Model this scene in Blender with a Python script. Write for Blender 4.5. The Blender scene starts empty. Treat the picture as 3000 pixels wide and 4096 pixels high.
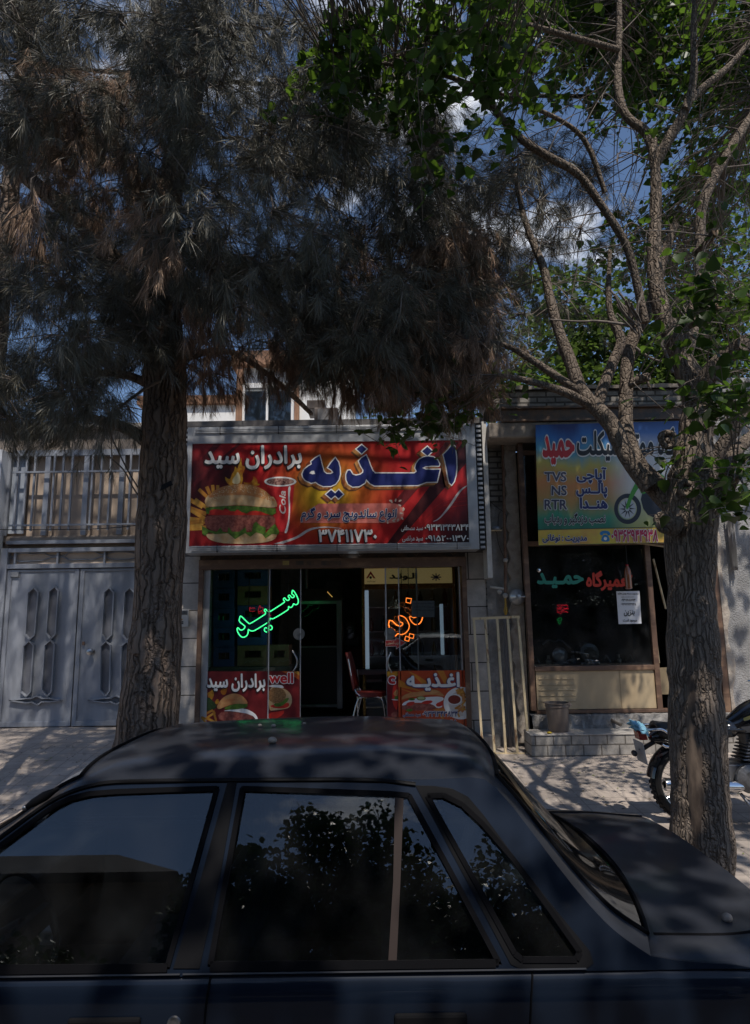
import bpy, math, random, re
import numpy as np
from mathutils import Vector, Matrix
from mathutils.geometry import tessellate_polygon, delaunay_2d_cdt

SC = bpy.context.scene
COL = SC.collection
R = math.radians
PI = math.pi

# ------------------------------------------------------------------ camera, sky, sun, exposure
CAM_H, PITCH, ROLL, FPX = 1.90, R(9.43), R(0.8), 2600.0     # focal length in pixels of a 3000 wide frame
cam = bpy.data.objects.new("camera", bpy.data.cameras.new("camera"))
COL.objects.link(cam)
cam.location = (0, 0, CAM_H)
cam.rotation_euler = (Matrix.Rotation(R(90) + PITCH, 3, 'X') @ Matrix.Rotation(-ROLL, 3, 'Z')).to_euler()
cam.data.sensor_fit = 'VERTICAL'
cam.data.sensor_height = 36.0
cam.data.lens = FPX / 4096 * 36.0
cam.data.clip_start = 0.05
cam.data.clip_end = 600
SC.camera = cam

SUN_D = Vector((-0.25, 1.0, -1.88)).normalized()             # direction the light travels
world = bpy.data.worlds.new("World")
SC.world = world
world.use_nodes = True
nt = world.node_tree
bg = nt.nodes['Background']
sky = nt.nodes.new('ShaderNodeTexSky')
sky.sky_type = 'NISHITA'
sky.sun_disc = False
sky.sun_elevation = math.asin(-SUN_D.z)
sky.sun_rotation = math.atan2(-SUN_D.x, -SUN_D.y)
sky.altitude = 1000
sky.dust_density = 0.6
sky.ozone_density = 3.0
# loose white clouds low in the sky
tc = nt.nodes.new('ShaderNodeTexCoord')
no = nt.nodes.new('ShaderNodeTexNoise')
no.inputs['Scale'].default_value = 2.6
no.inputs['Detail'].default_value = 7
no.inputs['Roughness'].default_value = 0.6
mp = nt.nodes.new('ShaderNodeMapping')
mp.inputs['Scale'].default_value = (1, 1, 2.4)
mp.inputs['Location'].default_value = (3.3, 1.7, 0.4)
ramp = nt.nodes.new('ShaderNodeValToRGB')
ramp.color_ramp.elements[0].position = 0.60
ramp.color_ramp.elements[0].color = (0, 0, 0, 1)
ramp.color_ramp.elements[1].position = 0.72
ramp.color_ramp.elements[1].color = (1, 1, 1, 1)
mix = nt.nodes.new('ShaderNodeMixRGB')
mix.inputs['Color2'].default_value = (9.0, 9.2, 9.6, 1)
nt.links.new(tc.outputs['Generated'], mp.inputs['Vector'])
nt.links.new(mp.outputs['Vector'], no.inputs['Vector'])
nt.links.new(no.outputs['Fac'], ramp.inputs['Fac'])
nt.links.new(ramp.outputs['Color'], mix.inputs['Fac'])
nt.links.new(sky.outputs['Color'], mix.inputs['Color1'])
nt.links.new(mix.outputs['Color'], bg.inputs['Color'])
bg.inputs['Strength'].default_value = 0.15

sun = bpy.data.objects.new("sun", bpy.data.lights.new("sun", 'SUN'))
COL.objects.link(sun)
sun.data.energy = 5.0
sun.data.angle = R(0.53)
sun.data.color = (1.0, 0.935, 0.85)
sun.rotation_euler = SUN_D.to_track_quat('-Z', 'Y').to_euler()

SC.view_settings.view_transform = 'Standard'
SC.view_settings.look = 'None'
SC.view_settings.gamma = 1.0
SC.view_settings.use_curve_mapping = False
SC.view_settings.exposure = -0.27
SC.render.engine = 'CYCLES'
SC.cycles.max_bounces = 6
SC.cycles.diffuse_bounces = 3
SC.cycles.transparent_max_bounces = 10
SC.cycles.caustics_reflective = False
SC.cycles.caustics_refractive = False
SC.cycles.sample_clamp_indirect = 4.0
try:
    SC.cycles.use_denoising = True
except Exception:
    pass

# ------------------------------------------------------------------ survey of the photograph: a pixel and a distance give a point
def ray(px, py):
    u = (px - 1500) / FPX
    v = (2048 - py) / FPX
    c, s = math.cos(ROLL), math.sin(ROLL)
    u2, v2 = u * c + v * s, -u * s + v * c
    return u2, math.cos(PITCH) - v2 * math.sin(PITCH), math.sin(PITCH) + v2 * math.cos(PITCH)

def at(px, py, Y):
    a, b, c = ray(px, py)
    t = Y / b
    return Vector((a * t, Y, CAM_H + c * t))

def crop(x0, y0, s, Y):
    """maps a pixel of an enlarged crop to the point on the upright plane at distance Y"""
    return lambda x, y: at(x0 + x * s, y0 + y * s, Y)

# ------------------------------------------------------------------ mesh helpers
class MB:
    def __init__(self, m=None):
        self.V, self.F, self.MI, self.mats, self.cur = [], [], [], [], 0
        if m is not None:
            self.use(m)
    def use(self, m):
        if m not in self.mats:
            self.mats.append(m)
        self.cur = self.mats.index(m)
        return self
    def add(self, vs, fs):
        n = len(self.V)
        self.V += [tuple(v) for v in vs]
        for f in fs:
            self.F.append(tuple(i + n for i in f))
            self.MI.append(self.cur)
        return self
    def box(self, x0, x1, y0, y1, z0, z1):
        v = [(x, y, z) for z in (z0, z1) for y in (y0, y1) for x in (x0, x1)]
        return self.add(v, [(0, 2, 3, 1), (4, 5, 7, 6), (0, 1, 5, 4), (2, 6, 7, 3), (0, 4, 6, 2), (1, 3, 7, 5)])
    def bar(self, p, q, w, d, up=(0, 0, 1)):
        p, q = Vector(p), Vector(q)
        t = (q - p).normalized()
        a = t.cross(Vector(up))
        if a.length < 1e-4:
            a = t.cross(Vector((0, 1, 0)))
        a.normalize()
        b = a.cross(t)
        v = []
        for o in (p, q):
            for i, j in ((-1, -1), (1, -1), (1, 1), (-1, 1)):
                v.append(o + a * (i * w / 2) + b * (j * d / 2))
        return self.add(v, [(0, 1, 2, 3), (7, 6, 5, 4), (0, 4, 5, 1), (1, 5, 6, 2), (2, 6, 7, 3), (3, 7, 4, 0)])
    def tube(self, pts, r, n=8, cap=True, closed=False, wob=None):
        pts = [Vector(p) for p in pts]
        k = len(pts)
        rs = r if isinstance(r, (list, tuple)) else [r] * k
        vs, prev = [], None
        for i, p in enumerate(pts):
            if closed:
                t = pts[(i + 1) % k] - pts[i - 1]
            else:
                t = pts[min(i + 1, k - 1)] - pts[max(i - 1, 0)]
            t = t.normalized() if t.length > 1e-9 else Vector((0, 0, 1))
            if prev is None:
                a = t.cross(Vector((0, 0, 1)))
                if a.length < 0.1:
                    a = t.cross(Vector((0, 1, 0)))
            else:
                a = prev - t * prev.dot(t)
            a.normalize()
            prev = a
            b = t.cross(a)
            for j in range(n):
                th = 2 * PI * j / n
                rr = rs[i] * (wob(i, j, p) if wob else 1.0)
                vs.append(p + (a * math.cos(th) + b * math.sin(th)) * rr)
        fs = []
        for i in range(k if closed else k - 1):
            i2 = (i + 1) % k
            for j in range(n):
                j2 = (j + 1) % n
                fs.append((i * n + j, i * n + j2, i2 * n + j2, i2 * n + j))
        if cap and not closed:
            fs.append(tuple(reversed(range(n))))
            fs.append(tuple(range((k - 1) * n, k * n)))
        return self.add(vs, fs)
    def flat(self, contours, fn):
        """filled plane figure, the first contour with holes; fn maps 2-D to 3-D"""
        if not isinstance(contours[0][0], (tuple, list, Vector)):
            contours = [contours]
        flatv = [q for c in contours for q in c]
        tris = tessellate_polygon([[Vector((q[0], q[1], 0)) for q in c] for c in contours])
        return self.add([fn(*q) for q in flatv], tris)
    def slab(self, contours, fn, d):
        """the same with thickness: d is the 3-D offset of the back face"""
        if not isinstance(contours[0][0], (tuple, list, Vector)):
            contours = [contours]
        flatv = [q for c in contours for q in c]
        tris = [tuple(t) for t in tessellate_polygon([[Vector((q[0], q[1], 0)) for q in c] for c in contours])]
        n = len(flatv)
        v = [Vector(fn(*q)) for q in flatv]
        d = Vector(d)
        fs = list(tris) + [tuple(i + n for i in reversed(t)) for t in tris]
        o = 0
        for c in contours:
            m = len(c)
            for i in range(m):
                j = (i + 1) % m
                fs.append((o + i, o + j, o + j + n, o + i + n))
            o += m
        return self.add(v + [p + d for p in v], fs)
    def ball(self, c, r, n=12, m=8):
        c = Vector(c)
        r = r if isinstance(r, (tuple, list)) else (r, r, r)
        vs = [c + Vector((0, 0, r[2]))]
        for i in range(1, m):
            ph = PI * i / m
            for j in range(n):
                th = 2 * PI * j / n
                vs.append(c + Vector((r[0] * math.sin(ph) * math.cos(th), r[1] * math.sin(ph) * math.sin(th), r[2] * math.cos(ph))))
        vs.append(c - Vector((0, 0, r[2])))
        fs = [(0, 1 + j, 1 + (j + 1) % n) for j in range(n)]
        for i in range(m - 2):
            for j in range(n):
                a, b = 1 + i * n + j, 1 + i * n + (j + 1) % n
                fs.append((a, a + n, b + n, b))
        L = len(vs) - 1
        o = 1 + (m - 2) * n
        fs += [(L, o + (j + 1) % n, o + j) for j in range(n)]
        return self.add(vs, fs)
    def lathe(self, prof, c, axis=(0, 0, 1), n=20, cap=True):
        """prof: (radius, height along axis)"""
        c, ax = Vector(c), Vector(axis).normalized()
        a = ax.cross(Vector((1, 0, 0)))
        if a.length < 0.1:
            a = ax.cross(Vector((0, 1, 0)))
        a.normalize()
        b = ax.cross(a)
        vs, fs = [], []
        for r, h in prof:
            for j in range(n):
                th = 2 * PI * j / n
                vs.append(c + ax * h + (a * math.cos(th) + b * math.sin(th)) * r)
        for i in range(len(prof) - 1):
            for j in range(n):
                j2 = (j + 1) % n
                fs.append((i * n + j, i * n + j2, (i + 1) * n + j2, (i + 1) * n + j))
        if cap:
            fs.append(tuple(reversed(range(n))))
            fs.append(tuple(range((len(prof) - 1) * n, len(prof) * n)))
        return self.add(vs, fs)
    def grid(self, rows):
        n = len(rows[0])
        vs = [p for r in rows for p in r]
        fs = [(i * n + j, i * n + j + 1, (i + 1) * n + j + 1, (i + 1) * n + j) for i in range(len(rows) - 1) for j in range(n - 1)]
        return self.add(vs, fs)
    def build(self, name, parent=None, smooth=None, bevel=0, solid=0):
        me = bpy.data.meshes.new(name)
        me.from_pydata(self.V, [], self.F)
        for m in self.mats:
            me.materials.append(m)
        me.polygons.foreach_set('material_index', self.MI)
        if smooth:
            me.polygons.foreach_set('use_smooth', [True] * len(self.F))
            me.set_sharp_from_angle(angle=R(smooth))
        me.update()
        o = bpy.data.objects.new(name, me)
        COL.objects.link(o)
        if bevel:
            b = o.modifiers.new("bevel", 'BEVEL')
            b.width = bevel
            b.segments = 2
            b.limit_method = 'ANGLE'
            b.angle_limit = R(50)
        if solid:
            s = o.modifiers.new("solid", 'SOLIDIFY')
            s.thickness = solid
            s.offset = 0
        return hang(o, parent)

def np_mesh(name, verts, faces, mats, parent, midx=None, smooth=False):
    me = bpy.data.meshes.new(name)
    k = faces.shape[1]
    me.vertices.add(len(verts))
    me.vertices.foreach_set('co', np.ascontiguousarray(verts, np.float32).ravel())
    me.loops.add(faces.size)
    me.loops.foreach_set('vertex_index', np.ascontiguousarray(faces, np.int32).ravel())
    me.polygons.add(len(faces))
    me.polygons.foreach_set('loop_start', np.arange(0, faces.size, k, dtype=np.int32))
    for m in (mats if isinstance(mats, list) else [mats]):
        me.materials.append(m)
    if midx is not None:
        me.polygons.foreach_set('material_index', np.ascontiguousarray(midx, np.int32))
    if smooth:
        me.polygons.foreach_set('use_smooth', np.ones(len(faces), bool))
    me.update(calc_edges=True)
    me.validate()
    o = bpy.data.objects.new(name, me)
    COL.objects.link(o)
    return hang(o, parent)

WORLD_POS = {}
def hang(o, parent):
    """vertices are written in world coordinates: undo the parent's place"""
    if parent is not None:
        o.parent = parent
        w = WORLD_POS.get(parent.name, Vector((0, 0, 0)))
        o.location = -w
    WORLD_POS[o.name] = Vector((0, 0, 0))
    return o

def thing(name, label, cat, loc=(0, 0, 0), group=None, kind=None):
    o = bpy.data.objects.new(name, None)
    COL.objects.link(o)
    o.empty_display_size = 0.1
    o.location = loc
    WORLD_POS[o.name] = Vector(loc)
    return tag(o, label, cat, group, kind)

def tag(o, label=None, cat=None, group=None, kind=None):
    if label: o['label'] = label
    if cat: o['category'] = cat
    if group: o['group'] = group
    if kind: o['kind'] = kind
    return o

def copy_tree(o, parent=None):
    c = o.copy()
    COL.objects.link(c)
    c.parent = parent
    WORLD_POS[c.name] = WORLD_POS[o.name].copy()
    for ch in [x for x in list(COL.objects) if x.parent == o]:
        copy_tree(ch, c)
    return c

# ------------------------------------------------------------------ materials
MATS = {}
def pm(name, col, rough=0.6, metal=0.0, col2=None, ns=6.0, nd=5, stretch=(1, 1, 1), bump=0.0, bs=None, lo=0.4, hi=0.62, coat=0.0, spec=None, emit=None, es=0.0, island=0.0, bd=0.01):
    """principled material with one noise for colour wear and one for bump, in object space"""
    if name in MATS:
        return MATS[name]
    m = bpy.data.materials.new(name)
    m.use_nodes = True
    t = m.node_tree
    b = t.nodes['Principled BSDF']
    b.inputs['Base Color'].default_value = (*col, 1)
    b.inputs['Roughness'].default_value = rough
    b.inputs['Metallic'].default_value = metal
    if coat:
        b.inputs['Coat Weight'].default_value = coat
        b.inputs['Coat Roughness'].default_value = 0.06
    if spec is not None:
        b.inputs['Specular IOR Level'].default_value = spec
    if emit:
        b.inputs['Emission Color'].default_value = (*emit, 1)
        b.inputs['Emission Strength'].default_value = es
    src = None
    if col2 or bump:
        co = t.nodes.new('ShaderNodeTexCoord')
        mp = t.nodes.new('ShaderNodeMapping')
        mp.inputs['Scale'].default_value = stretch
        t.links.new(co.outputs['Object'], mp.inputs['Vector'])
    if col2:
        n = t.nodes.new('ShaderNodeTexNoise')
        n.inputs['Scale'].default_value = ns
        n.inputs['Detail'].default_value = nd
        n.inputs['Roughness'].default_value = 0.65
        rp = t.nodes.new('ShaderNodeValToRGB')
        rp.color_ramp.elements[0].position = lo
        rp.color_ramp.elements[0].color = (*col, 1)
        rp.color_ramp.elements[1].position = hi
        rp.color_ramp.elements[1].color = (*col2, 1)
        t.links.new(mp.outputs['Vector'], n.inputs['Vector'])
        t.links.new(n.outputs['Fac'], rp.inputs['Fac'])
        src = rp.outputs['Color']
    if island:
        g = t.nodes.new('ShaderNodeNewGeometry')
        h = t.nodes.new('ShaderNodeHueSaturation')
        mr = t.nodes.new('ShaderNodeMapRange')
        mr.inputs['To Min'].default_value = 1 - island
        mr.inputs['To Max'].default_value = 1 + island
        t.links.new(g.outputs['Random Per Island'], mr.inputs['Value'])
        t.links.new(mr.outputs['Result'], h.inputs['Value'])
        if src is not None:
            t.links.new(src, h.inputs['Color'])
        else:
            h.inputs['Color'].default_value = (*col, 1)
        src = h.outputs['Color']
    if src is not None:
        t.links.new(src, b.inputs['Base Color'])
    if bump:
        n2 = t.nodes.new('ShaderNodeTexNoise')
        n2.inputs['Scale'].default_value = bs or ns * 3
        n2.inputs['Detail'].default_value = 6
        bp = t.nodes.new('ShaderNodeBump')
        bp.inputs['Strength'].default_value = bump
        bp.inputs['Distance'].default_value = bd
        t.links.new(mp.outputs['Vector'], n2.inputs['Vector'])
        t.links.new(n2.outputs['Fac'], bp.inputs['Height'])
        t.links.new(bp.outputs['Normal'], b.inputs['Normal'])
    MATS[name] = m
    return m

def emitter(name, col, s):
    m = bpy.data.materials.new(name)
    m.use_nodes = True
    t = m.node_tree
    t.nodes.remove(t.nodes['Principled BSDF'])
    e = t.nodes.new('ShaderNodeEmission')
    e.inputs['Color'].default_value = (*col, 1)
    e.inputs['Strength'].default_value = s
    t.links.new(e.outputs[0], t.nodes['Material Output'].inputs[0])
    return m

def glass(name, tint=(0.8, 0.85, 0.85), ior=1.5, rough=0.0, dust=0.0, dustcol=(0.5, 0.5, 0.5), gloss=1.0):
    """thin window glass: lets light straight through and mirrors by Fresnel"""
    m = bpy.data.materials.new(name)
    m.use_nodes = True
    t = m.node_tree
    t.nodes.remove(t.nodes['Principled BSDF'])
    tr = t.nodes.new('ShaderNodeBsdfTransparent')
    tr.inputs[0].default_value = (*tint, 1)
    gl = t.nodes.new('ShaderNodeBsdfGlossy')
    gl.inputs['Color'].default_value = (gloss, gloss, gloss, 1)
    gl.inputs['Roughness'].default_value = rough
    fr = t.nodes.new('ShaderNodeFresnel')
    fr.inputs['IOR'].default_value = ior
    mx = t.nodes.new('ShaderNodeMixShader')
    t.links.new(fr.outputs[0], mx.inputs[0])
    t.links.new(tr.outputs[0], mx.inputs[1])
    t.links.new(gl.outputs[0], mx.inputs[2])
    out = mx.outputs[0]
    if dust:
        df = t.nodes.new('ShaderNodeBsdfDiffuse')
        df.inputs[0].default_value = (*dustcol, 1)
        co = t.nodes.new('ShaderNodeTexCoord')
        n = t.nodes.new('ShaderNodeTexNoise')
        n.inputs['Scale'].default_value = 5
        n.inputs['Detail'].default_value = 8
        mr = t.nodes.new('ShaderNodeMapRange')
        mr.inputs['From Min'].default_value = 0.35
        mr.inputs['From Max'].default_value = 0.75
        mr.inputs['To Max'].default_value = dust
        m2 = t.nodes.new('ShaderNodeMixShader')
        t.links.new(co.outputs['Object'], n.inputs['Vector'])
        t.links.new(n.outputs['Fac'], mr.inputs['Value'])
        t.links.new(mr.outputs['Result'], m2.inputs[0])
        t.links.new(out, m2.inputs[1])
        t.links.new(df.outputs[0], m2.inputs[2])
        out = m2.outputs[0]
    t.links.new(out, t.nodes['Material Output'].inputs[0])
    return m

# ------------------------------------------------------------------ Persian lettering from the built-in typeface
FORMS = {'ا': (0xFE8D, 0xFE8E), 'آ': (0xFE81, 0xFE82), 'ب': (0xFE8F, 0xFE90, 0xFE91, 0xFE92), 'پ': (0xFB56, 0xFB57, 0xFB58, 0xFB59), 'ت': (0xFE95, 0xFE96, 0xFE97, 0xFE98), 'ج': (0xFE9D, 0xFE9E, 0xFE9F, 0xFEA0), 'چ': (0xFB7A, 0xFB7B, 0xFB7C, 0xFB7D), 'ح': (0xFEA1, 0xFEA2, 0xFEA3, 0xFEA4), 'د': (0xFEA9, 0xFEAA), 'ذ': (0xFEAB, 0xFEAC), 'ر': (0xFEAD, 0xFEAE), 'ز': (0xFEAF, 0xFEB0), 'س': (0xFEB1, 0xFEB2, 0xFEB3, 0xFEB4), 'ش': (0xFEB5, 0xFEB6, 0xFEB7, 0xFEB8), 'ص': (0xFEB9, 0xFEBA, 0xFEBB, 0xFEBC), 'ض': (0xFEBD, 0xFEBE, 0xFEBF, 0xFEC0), 'ط': (0xFEC1, 0xFEC2, 0xFEC3, 0xFEC4), 'ع': (0xFEC9, 0xFECA, 0xFECB, 0xFECC), 'غ': (0xFECD, 0xFECE, 0xFECF, 0xFED0), 'ف': (0xFED1, 0xFED2, 0xFED3, 0xFED4), 'ق': (0xFED5, 0xFED6, 0xFED7, 0xFED8), 'ک': (0xFB8E, 0xFB8F, 0xFB90, 0xFB91), 'گ': (0xFB92, 0xFB93, 0xFB94, 0xFB95), 'ل': (0xFEDD, 0xFEDE, 0xFEDF, 0xFEE0), 'م': (0xFEE1, 0xFEE2, 0xFEE3, 0xFEE4), 'ن': (0xFEE5, 0xFEE6, 0xFEE7, 0xFEE8), 'و': (0xFEED, 0xFEEE), 'ه': (0xFEE9, 0xFEEA, 0xFEEB, 0xFEEC), 'ی': (0xFBFC, 0xFBFD, 0xFBFE, 0xFBFF), 'ى': (0xFBFC, 0xFBFD, 0xFBFE, 0xFBFF), 'ـ': (0x640,) * 4}
def shape(s):
    out, n = [], len(s)
    dual = lambda ch: ch in FORMS and len(FORMS[ch]) == 4
    for i, ch in enumerate(s):
        if ch not in FORMS:
            out.append(ch)
            continue
        pj = i > 0 and dual(s[i - 1])
        nj = i < n - 1 and s[i + 1] in FORMS and dual(ch)
        f = FORMS[ch]
        k = (3 if nj else 1) if pj else (2 if nj else 0)
        out.append(chr(f[k] if k < len(f) else f[1 if pj else 0]))
    r = ''.join(reversed(out))
    return re.sub('[۰-۹]+', lambda q: q.group(0)[::-1], r)

GLYPH = {}
def _outline(body):
    """closed outlines of a piece of text"""
    c = bpy.data.curves.new('glyph', 'FONT')
    c.body = body
    c.size = 1.0
    c.fill_mode = 'NONE'
    c.resolution_u = 3
    o = bpy.data.objects.new('glyph', c)
    COL.objects.link(o)
    e = o.evaluated_get(bpy.context.evaluated_depsgraph_get())
    me = e.to_mesh()
    co = [(q.co.x, q.co.y) for q in me.vertices]
    nb = {}
    for d in me.edges:
        a, b = d.vertices
        nb.setdefault(a, []).append(b)
        nb.setdefault(b, []).append(a)
    e.to_mesh_clear()
    bpy.data.objects.remove(o)
    bpy.data.curves.remove(c)
    loops, seen = [], set()
    for st in range(len(co)):
        if st in seen or st not in nb:
            continue
        lp, prev, cur = [st], None, st
        seen.add(st)
        while True:
            nx = [k for k in nb[cur] if k != prev and k not in seen] if prev is not None else [k for k in sorted(nb[cur]) if k not in seen]
            if not nx:
                break
            prev, cur = cur, (nx[0] if prev is not None or (st + 1) not in nx else st + 1)
            seen.add(cur)
            lp.append(cur)
        if len(lp) > 2:
            loops.append([co[k] for k in lp])
    return loops
def _winding(q, loops):
    w = 0
    for p in loops:
        for k in range(len(p)):
            (x1, y1), (x2, y2) = p[k], p[(k + 1) % len(p)]
            side_ = (x2 - x1) * (q[1] - y1) - (q[0] - x1) * (y2 - y1)
            if y1 <= q[1] < y2 and side_ > 0:
                w += 1
            elif y2 <= q[1] < y1 and side_ < 0:
                w -= 1
    return w
def glyph(ch):
    """(verts, faces) of the filled letter and its advance; overlapping outlines are merged"""
    if ch not in GLYPH:
        lp = _outline(ch)
        ref = max(q[0] for p in _outline('I') for q in p)
        adv = max(q[0] for p in _outline(ch + 'I') for q in p) - ref
        vs, ed = [], []
        for p in lp:
            o = len(vs)
            vs += [Vector(q) for q in p]
            ed += [(o + k, o + (k + 1) % len(p)) for k in range(len(p))]
        r = delaunay_2d_cdt(vs, ed, [], 0, 1e-5)
        v = [(q[0], q[1]) for q in r[0]]
        f = []
        for t in r[2]:
            c = (sum(v[k][0] for k in t) / len(t), sum(v[k][1] for k in t) / len(t))
            if _winding(c, lp):
                f.append(tuple(t))
        GLYPH[ch] = ([(v, f)], adv)
    return GLYPH[ch]
def letters(txt, off=0.0, rtl=True, slant=0.0):
    """list of (verts, faces, sheet number); off thickens the strokes"""
    s = shape(txt) if rtl else txt
    x, out = 0.0, []
    sh = [(0, 0)]
    if off > 0:
        n = 8 if off < .07 else 12
        sh += [(off * math.cos(2 * PI * k / n), off * math.sin(2 * PI * k / n)) for k in range(n)]
    for gi, ch in enumerate(s):
        if ch == ' ':
            x += 0.25
            continue
        pieces, adv = glyph(ch)
        for pi_, (v, f) in enumerate(pieces):
            for si, (ox, oy) in enumerate(sh):
                out.append(([(a + x + ox + slant * b, b + oy) for a, b in v], f, si * 6 + (pi_ % 3) * 2 + gi % 2))
        x += adv
    return out
def write(mb, txt, fn, box, off=0.0, lift=0.0, rtl=True, slant=0.0, rings=(), turn=False):
    """fit a line of text into box = (x0, y0, x1, y1) of a plane whose y runs down; fn maps it to 3-D.
    rings: (extra offset, material, dx, dy) drawn behind the letters, each a sheet below the next"""
    base = letters(txt, 0.0, rtl, slant)
    xs = [q[0] for v, f, k in base for q in v]
    ys = [q[1] for v, f, k in base for q in v]
    ax, bx, ay, by = min(xs), max(xs), min(ys), max(ys)
    x0, y0, x1, y1 = box
    front = mb.cur
    lay = [(r[0], r[1], r[2], r[3]) for r in rings] + [(0.0, None, 0, 0)]
    for li, (ex, m, dx, dy) in enumerate(lay):
        if m is not None:
            mb.use(m)
        else:
            mb.cur = front
        for v, f, k in letters(txt, off + ex, rtl, slant):
            d = -0.0026 * li - 0.0006 - 0.000025 * k - lift
            P = []
            for a, b in v:
                s_, t_ = (a - ax) / (bx - ax), (b - ay) / (by - ay)
                if turn:                                   # reads from below upwards
                    q = fn(x0 + (1 - t_) * (x1 - x0) + dx, y1 - s_ * (y1 - y0) + dy)
                else:
                    q = fn(x0 + s_ * (x1 - x0) + dx, y1 - t_ * (y1 - y0) + dy)
                P.append((q[0], q[1] + d, q[2]))
            mb.add(P, f)
    mb.cur = front

def grow(poly, d):
    """offset a closed plane polygon outwards by d"""
    A = sum(poly[i][0] * poly[(i + 1) % len(poly)][1] - poly[(i + 1) % len(poly)][0] * poly[i][1] for i in range(len(poly)))
    sg = 1 if A > 0 else -1
    out = []
    for i in range(len(poly)):
        p, q, r = Vector(poly[i - 1]), Vector(poly[i]), Vector(poly[(i + 1) % len(poly)])
        a, b = (q - p), (r - q)
        if a.length < 1e-6 or b.length < 1e-6:
            out.append(tuple(q))
            continue
        a.normalize(); b.normalize()
        n1, n2 = Vector((a.y, -a.x)) * sg, Vector((b.y, -b.x)) * sg
        n = n1 + n2
        if n.length < 0.2:
            n = n1
        n = n.normalized()
        k = 1.0 / max(0.45, n.dot(n1))
        out.append(tuple(q + n * d * k))
    return out
def smooth_poly(poly, it=1):
    for _ in range(it):
        o = []
        for i in range(len(poly)):
            p, q = poly[i], poly[(i + 1) % len(poly)]
            o.append((p[0] * .75 + q[0] * .25, p[1] * .75 + q[1] * .25))
            o.append((p[0] * .25 + q[0] * .75, p[1] * .25 + q[1] * .75))
        poly = o
    return poly
def smooth_line(pts, it=2):
    pts = [Vector(p) for p in pts]
    for _ in range(it):
        o = [pts[0]]
        for a, b in zip(pts[:-1], pts[1:]):
            o += [a * .75 + b * .25, a * .25 + b * .75]
        o.append(pts[-1])
        pts = o
    return pts
def lifted(fn, d):
    def g(x, y):
        q = Vector(fn(x, y))
        q.y -= d
        return q
    return g
def oval(cx, cy, rx, ry, n=20, rot=0.0, a0=0, a1=2 * PI):
    c, s = math.cos(rot), math.sin(rot)
    o = []
    for i in range(n):
        t = a0 + (a1 - a0) * i / (n if a1 - a0 > 6.28 else n - 1)
        x, y = rx * math.cos(t), ry * math.sin(t)
        o.append((cx + x * c - y * s, cy + x * s + y * c))
    return o
# ------------------------------------------------------------------ materials of the place
alu = pm("aluminium", (0.52, 0.53, 0.55), 0.38, 0.35, (0.42, 0.42, 0.43), 4, lo=.45, hi=.7)
steel_dark = pm("dark_steel", (0.07, 0.06, 0.055), 0.55, 0.3, (0.14, 0.085, 0.055), 8)
rust_cream = pm("chipped_cream_paint", (0.62, 0.50, 0.31), 0.5, 0, (0.26, 0.14, 0.07), 14, stretch=(1, 1, .25), lo=.58, hi=.66)
brown_paint = pm("brown_paint", (0.13, 0.075, 0.05), 0.5, 0, (0.26, 0.16, 0.1), 9, stretch=(.4, 1, 1), lo=.5, hi=.7)
gate_paint = pm("grey_gate_paint", (0.30, 0.32, 0.365), 0.42, 0.0, (0.225, 0.24, 0.27), 5, stretch=(1, 1, .22), bump=.12, bs=7, bd=.02)
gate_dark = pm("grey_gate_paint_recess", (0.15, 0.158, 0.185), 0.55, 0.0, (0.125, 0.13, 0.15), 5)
wall_beige = pm("beige_plaster", (0.40, 0.33, 0.27), 0.85, 0, (0.32, 0.26, 0.21), 4, bump=.15, bs=40)
pale_wall = pm("white_render", (0.80, 0.79, 0.77), 0.8, 0, (0.72, 0.71, 0.69), 3)
wood_brown = pm("brown_stone", (0.34, 0.18, 0.10), 0.6, 0, (0.22, 0.11, 0.06), 6, stretch=(3, 3, .5))
roughcast = pm("grey_roughcast", (0.36, 0.35, 0.345), 0.95, 0, (0.25, 0.245, 0.24), 3.5, bump=.9, bs=55, bd=.02)
cement = pm("old_cement", (0.30, 0.285, 0.27), 0.95, 0, (0.19, 0.18, 0.17), 5, bump=.7, bs=30, bd=.02)
plaster_edge = pm("broken_plaster", (0.50, 0.44, 0.37), 0.9, 0, (0.36, 0.30, 0.25), 8, bump=.7, bs=26, bd=.02)
concrete_slab = pm("stained_concrete", (0.30, 0.255, 0.21), 0.9, 0, (0.20, 0.17, 0.145), 5, bump=.5, bs=25)
rubber = pm("black_rubber", (0.012, 0.012, 0.013), 0.6, spec=.25)
chrome = pm("chrome", (0.75, 0.75, 0.76), 0.12, 1.0)
chrome_worn = pm("worn_chrome", (0.45, 0.45, 0.46), 0.3, 1.0, (0.25, 0.23, 0.22), 12)
black_plastic = pm("black_plastic", (0.02, 0.02, 0.022), 0.4)
wire_m = pm("black_cable", (0.015, 0.015, 0.016), 0.6)
white_m = pm("white_print", (0.78, 0.77, 0.76), 0.45)
navy_m = pm("navy_print", (0.012, 0.02, 0.13), 0.4)
black_m = pm("black_print", (0.012, 0.012, 0.014), 0.45)
red_m = pm("red_print", (0.52, 0.02, 0.025), 0.4)
paper_m = pm("white_paper", (0.74, 0.75, 0.78), 0.6, 0, (0.66, 0.67, 0.70), 4)

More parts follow.
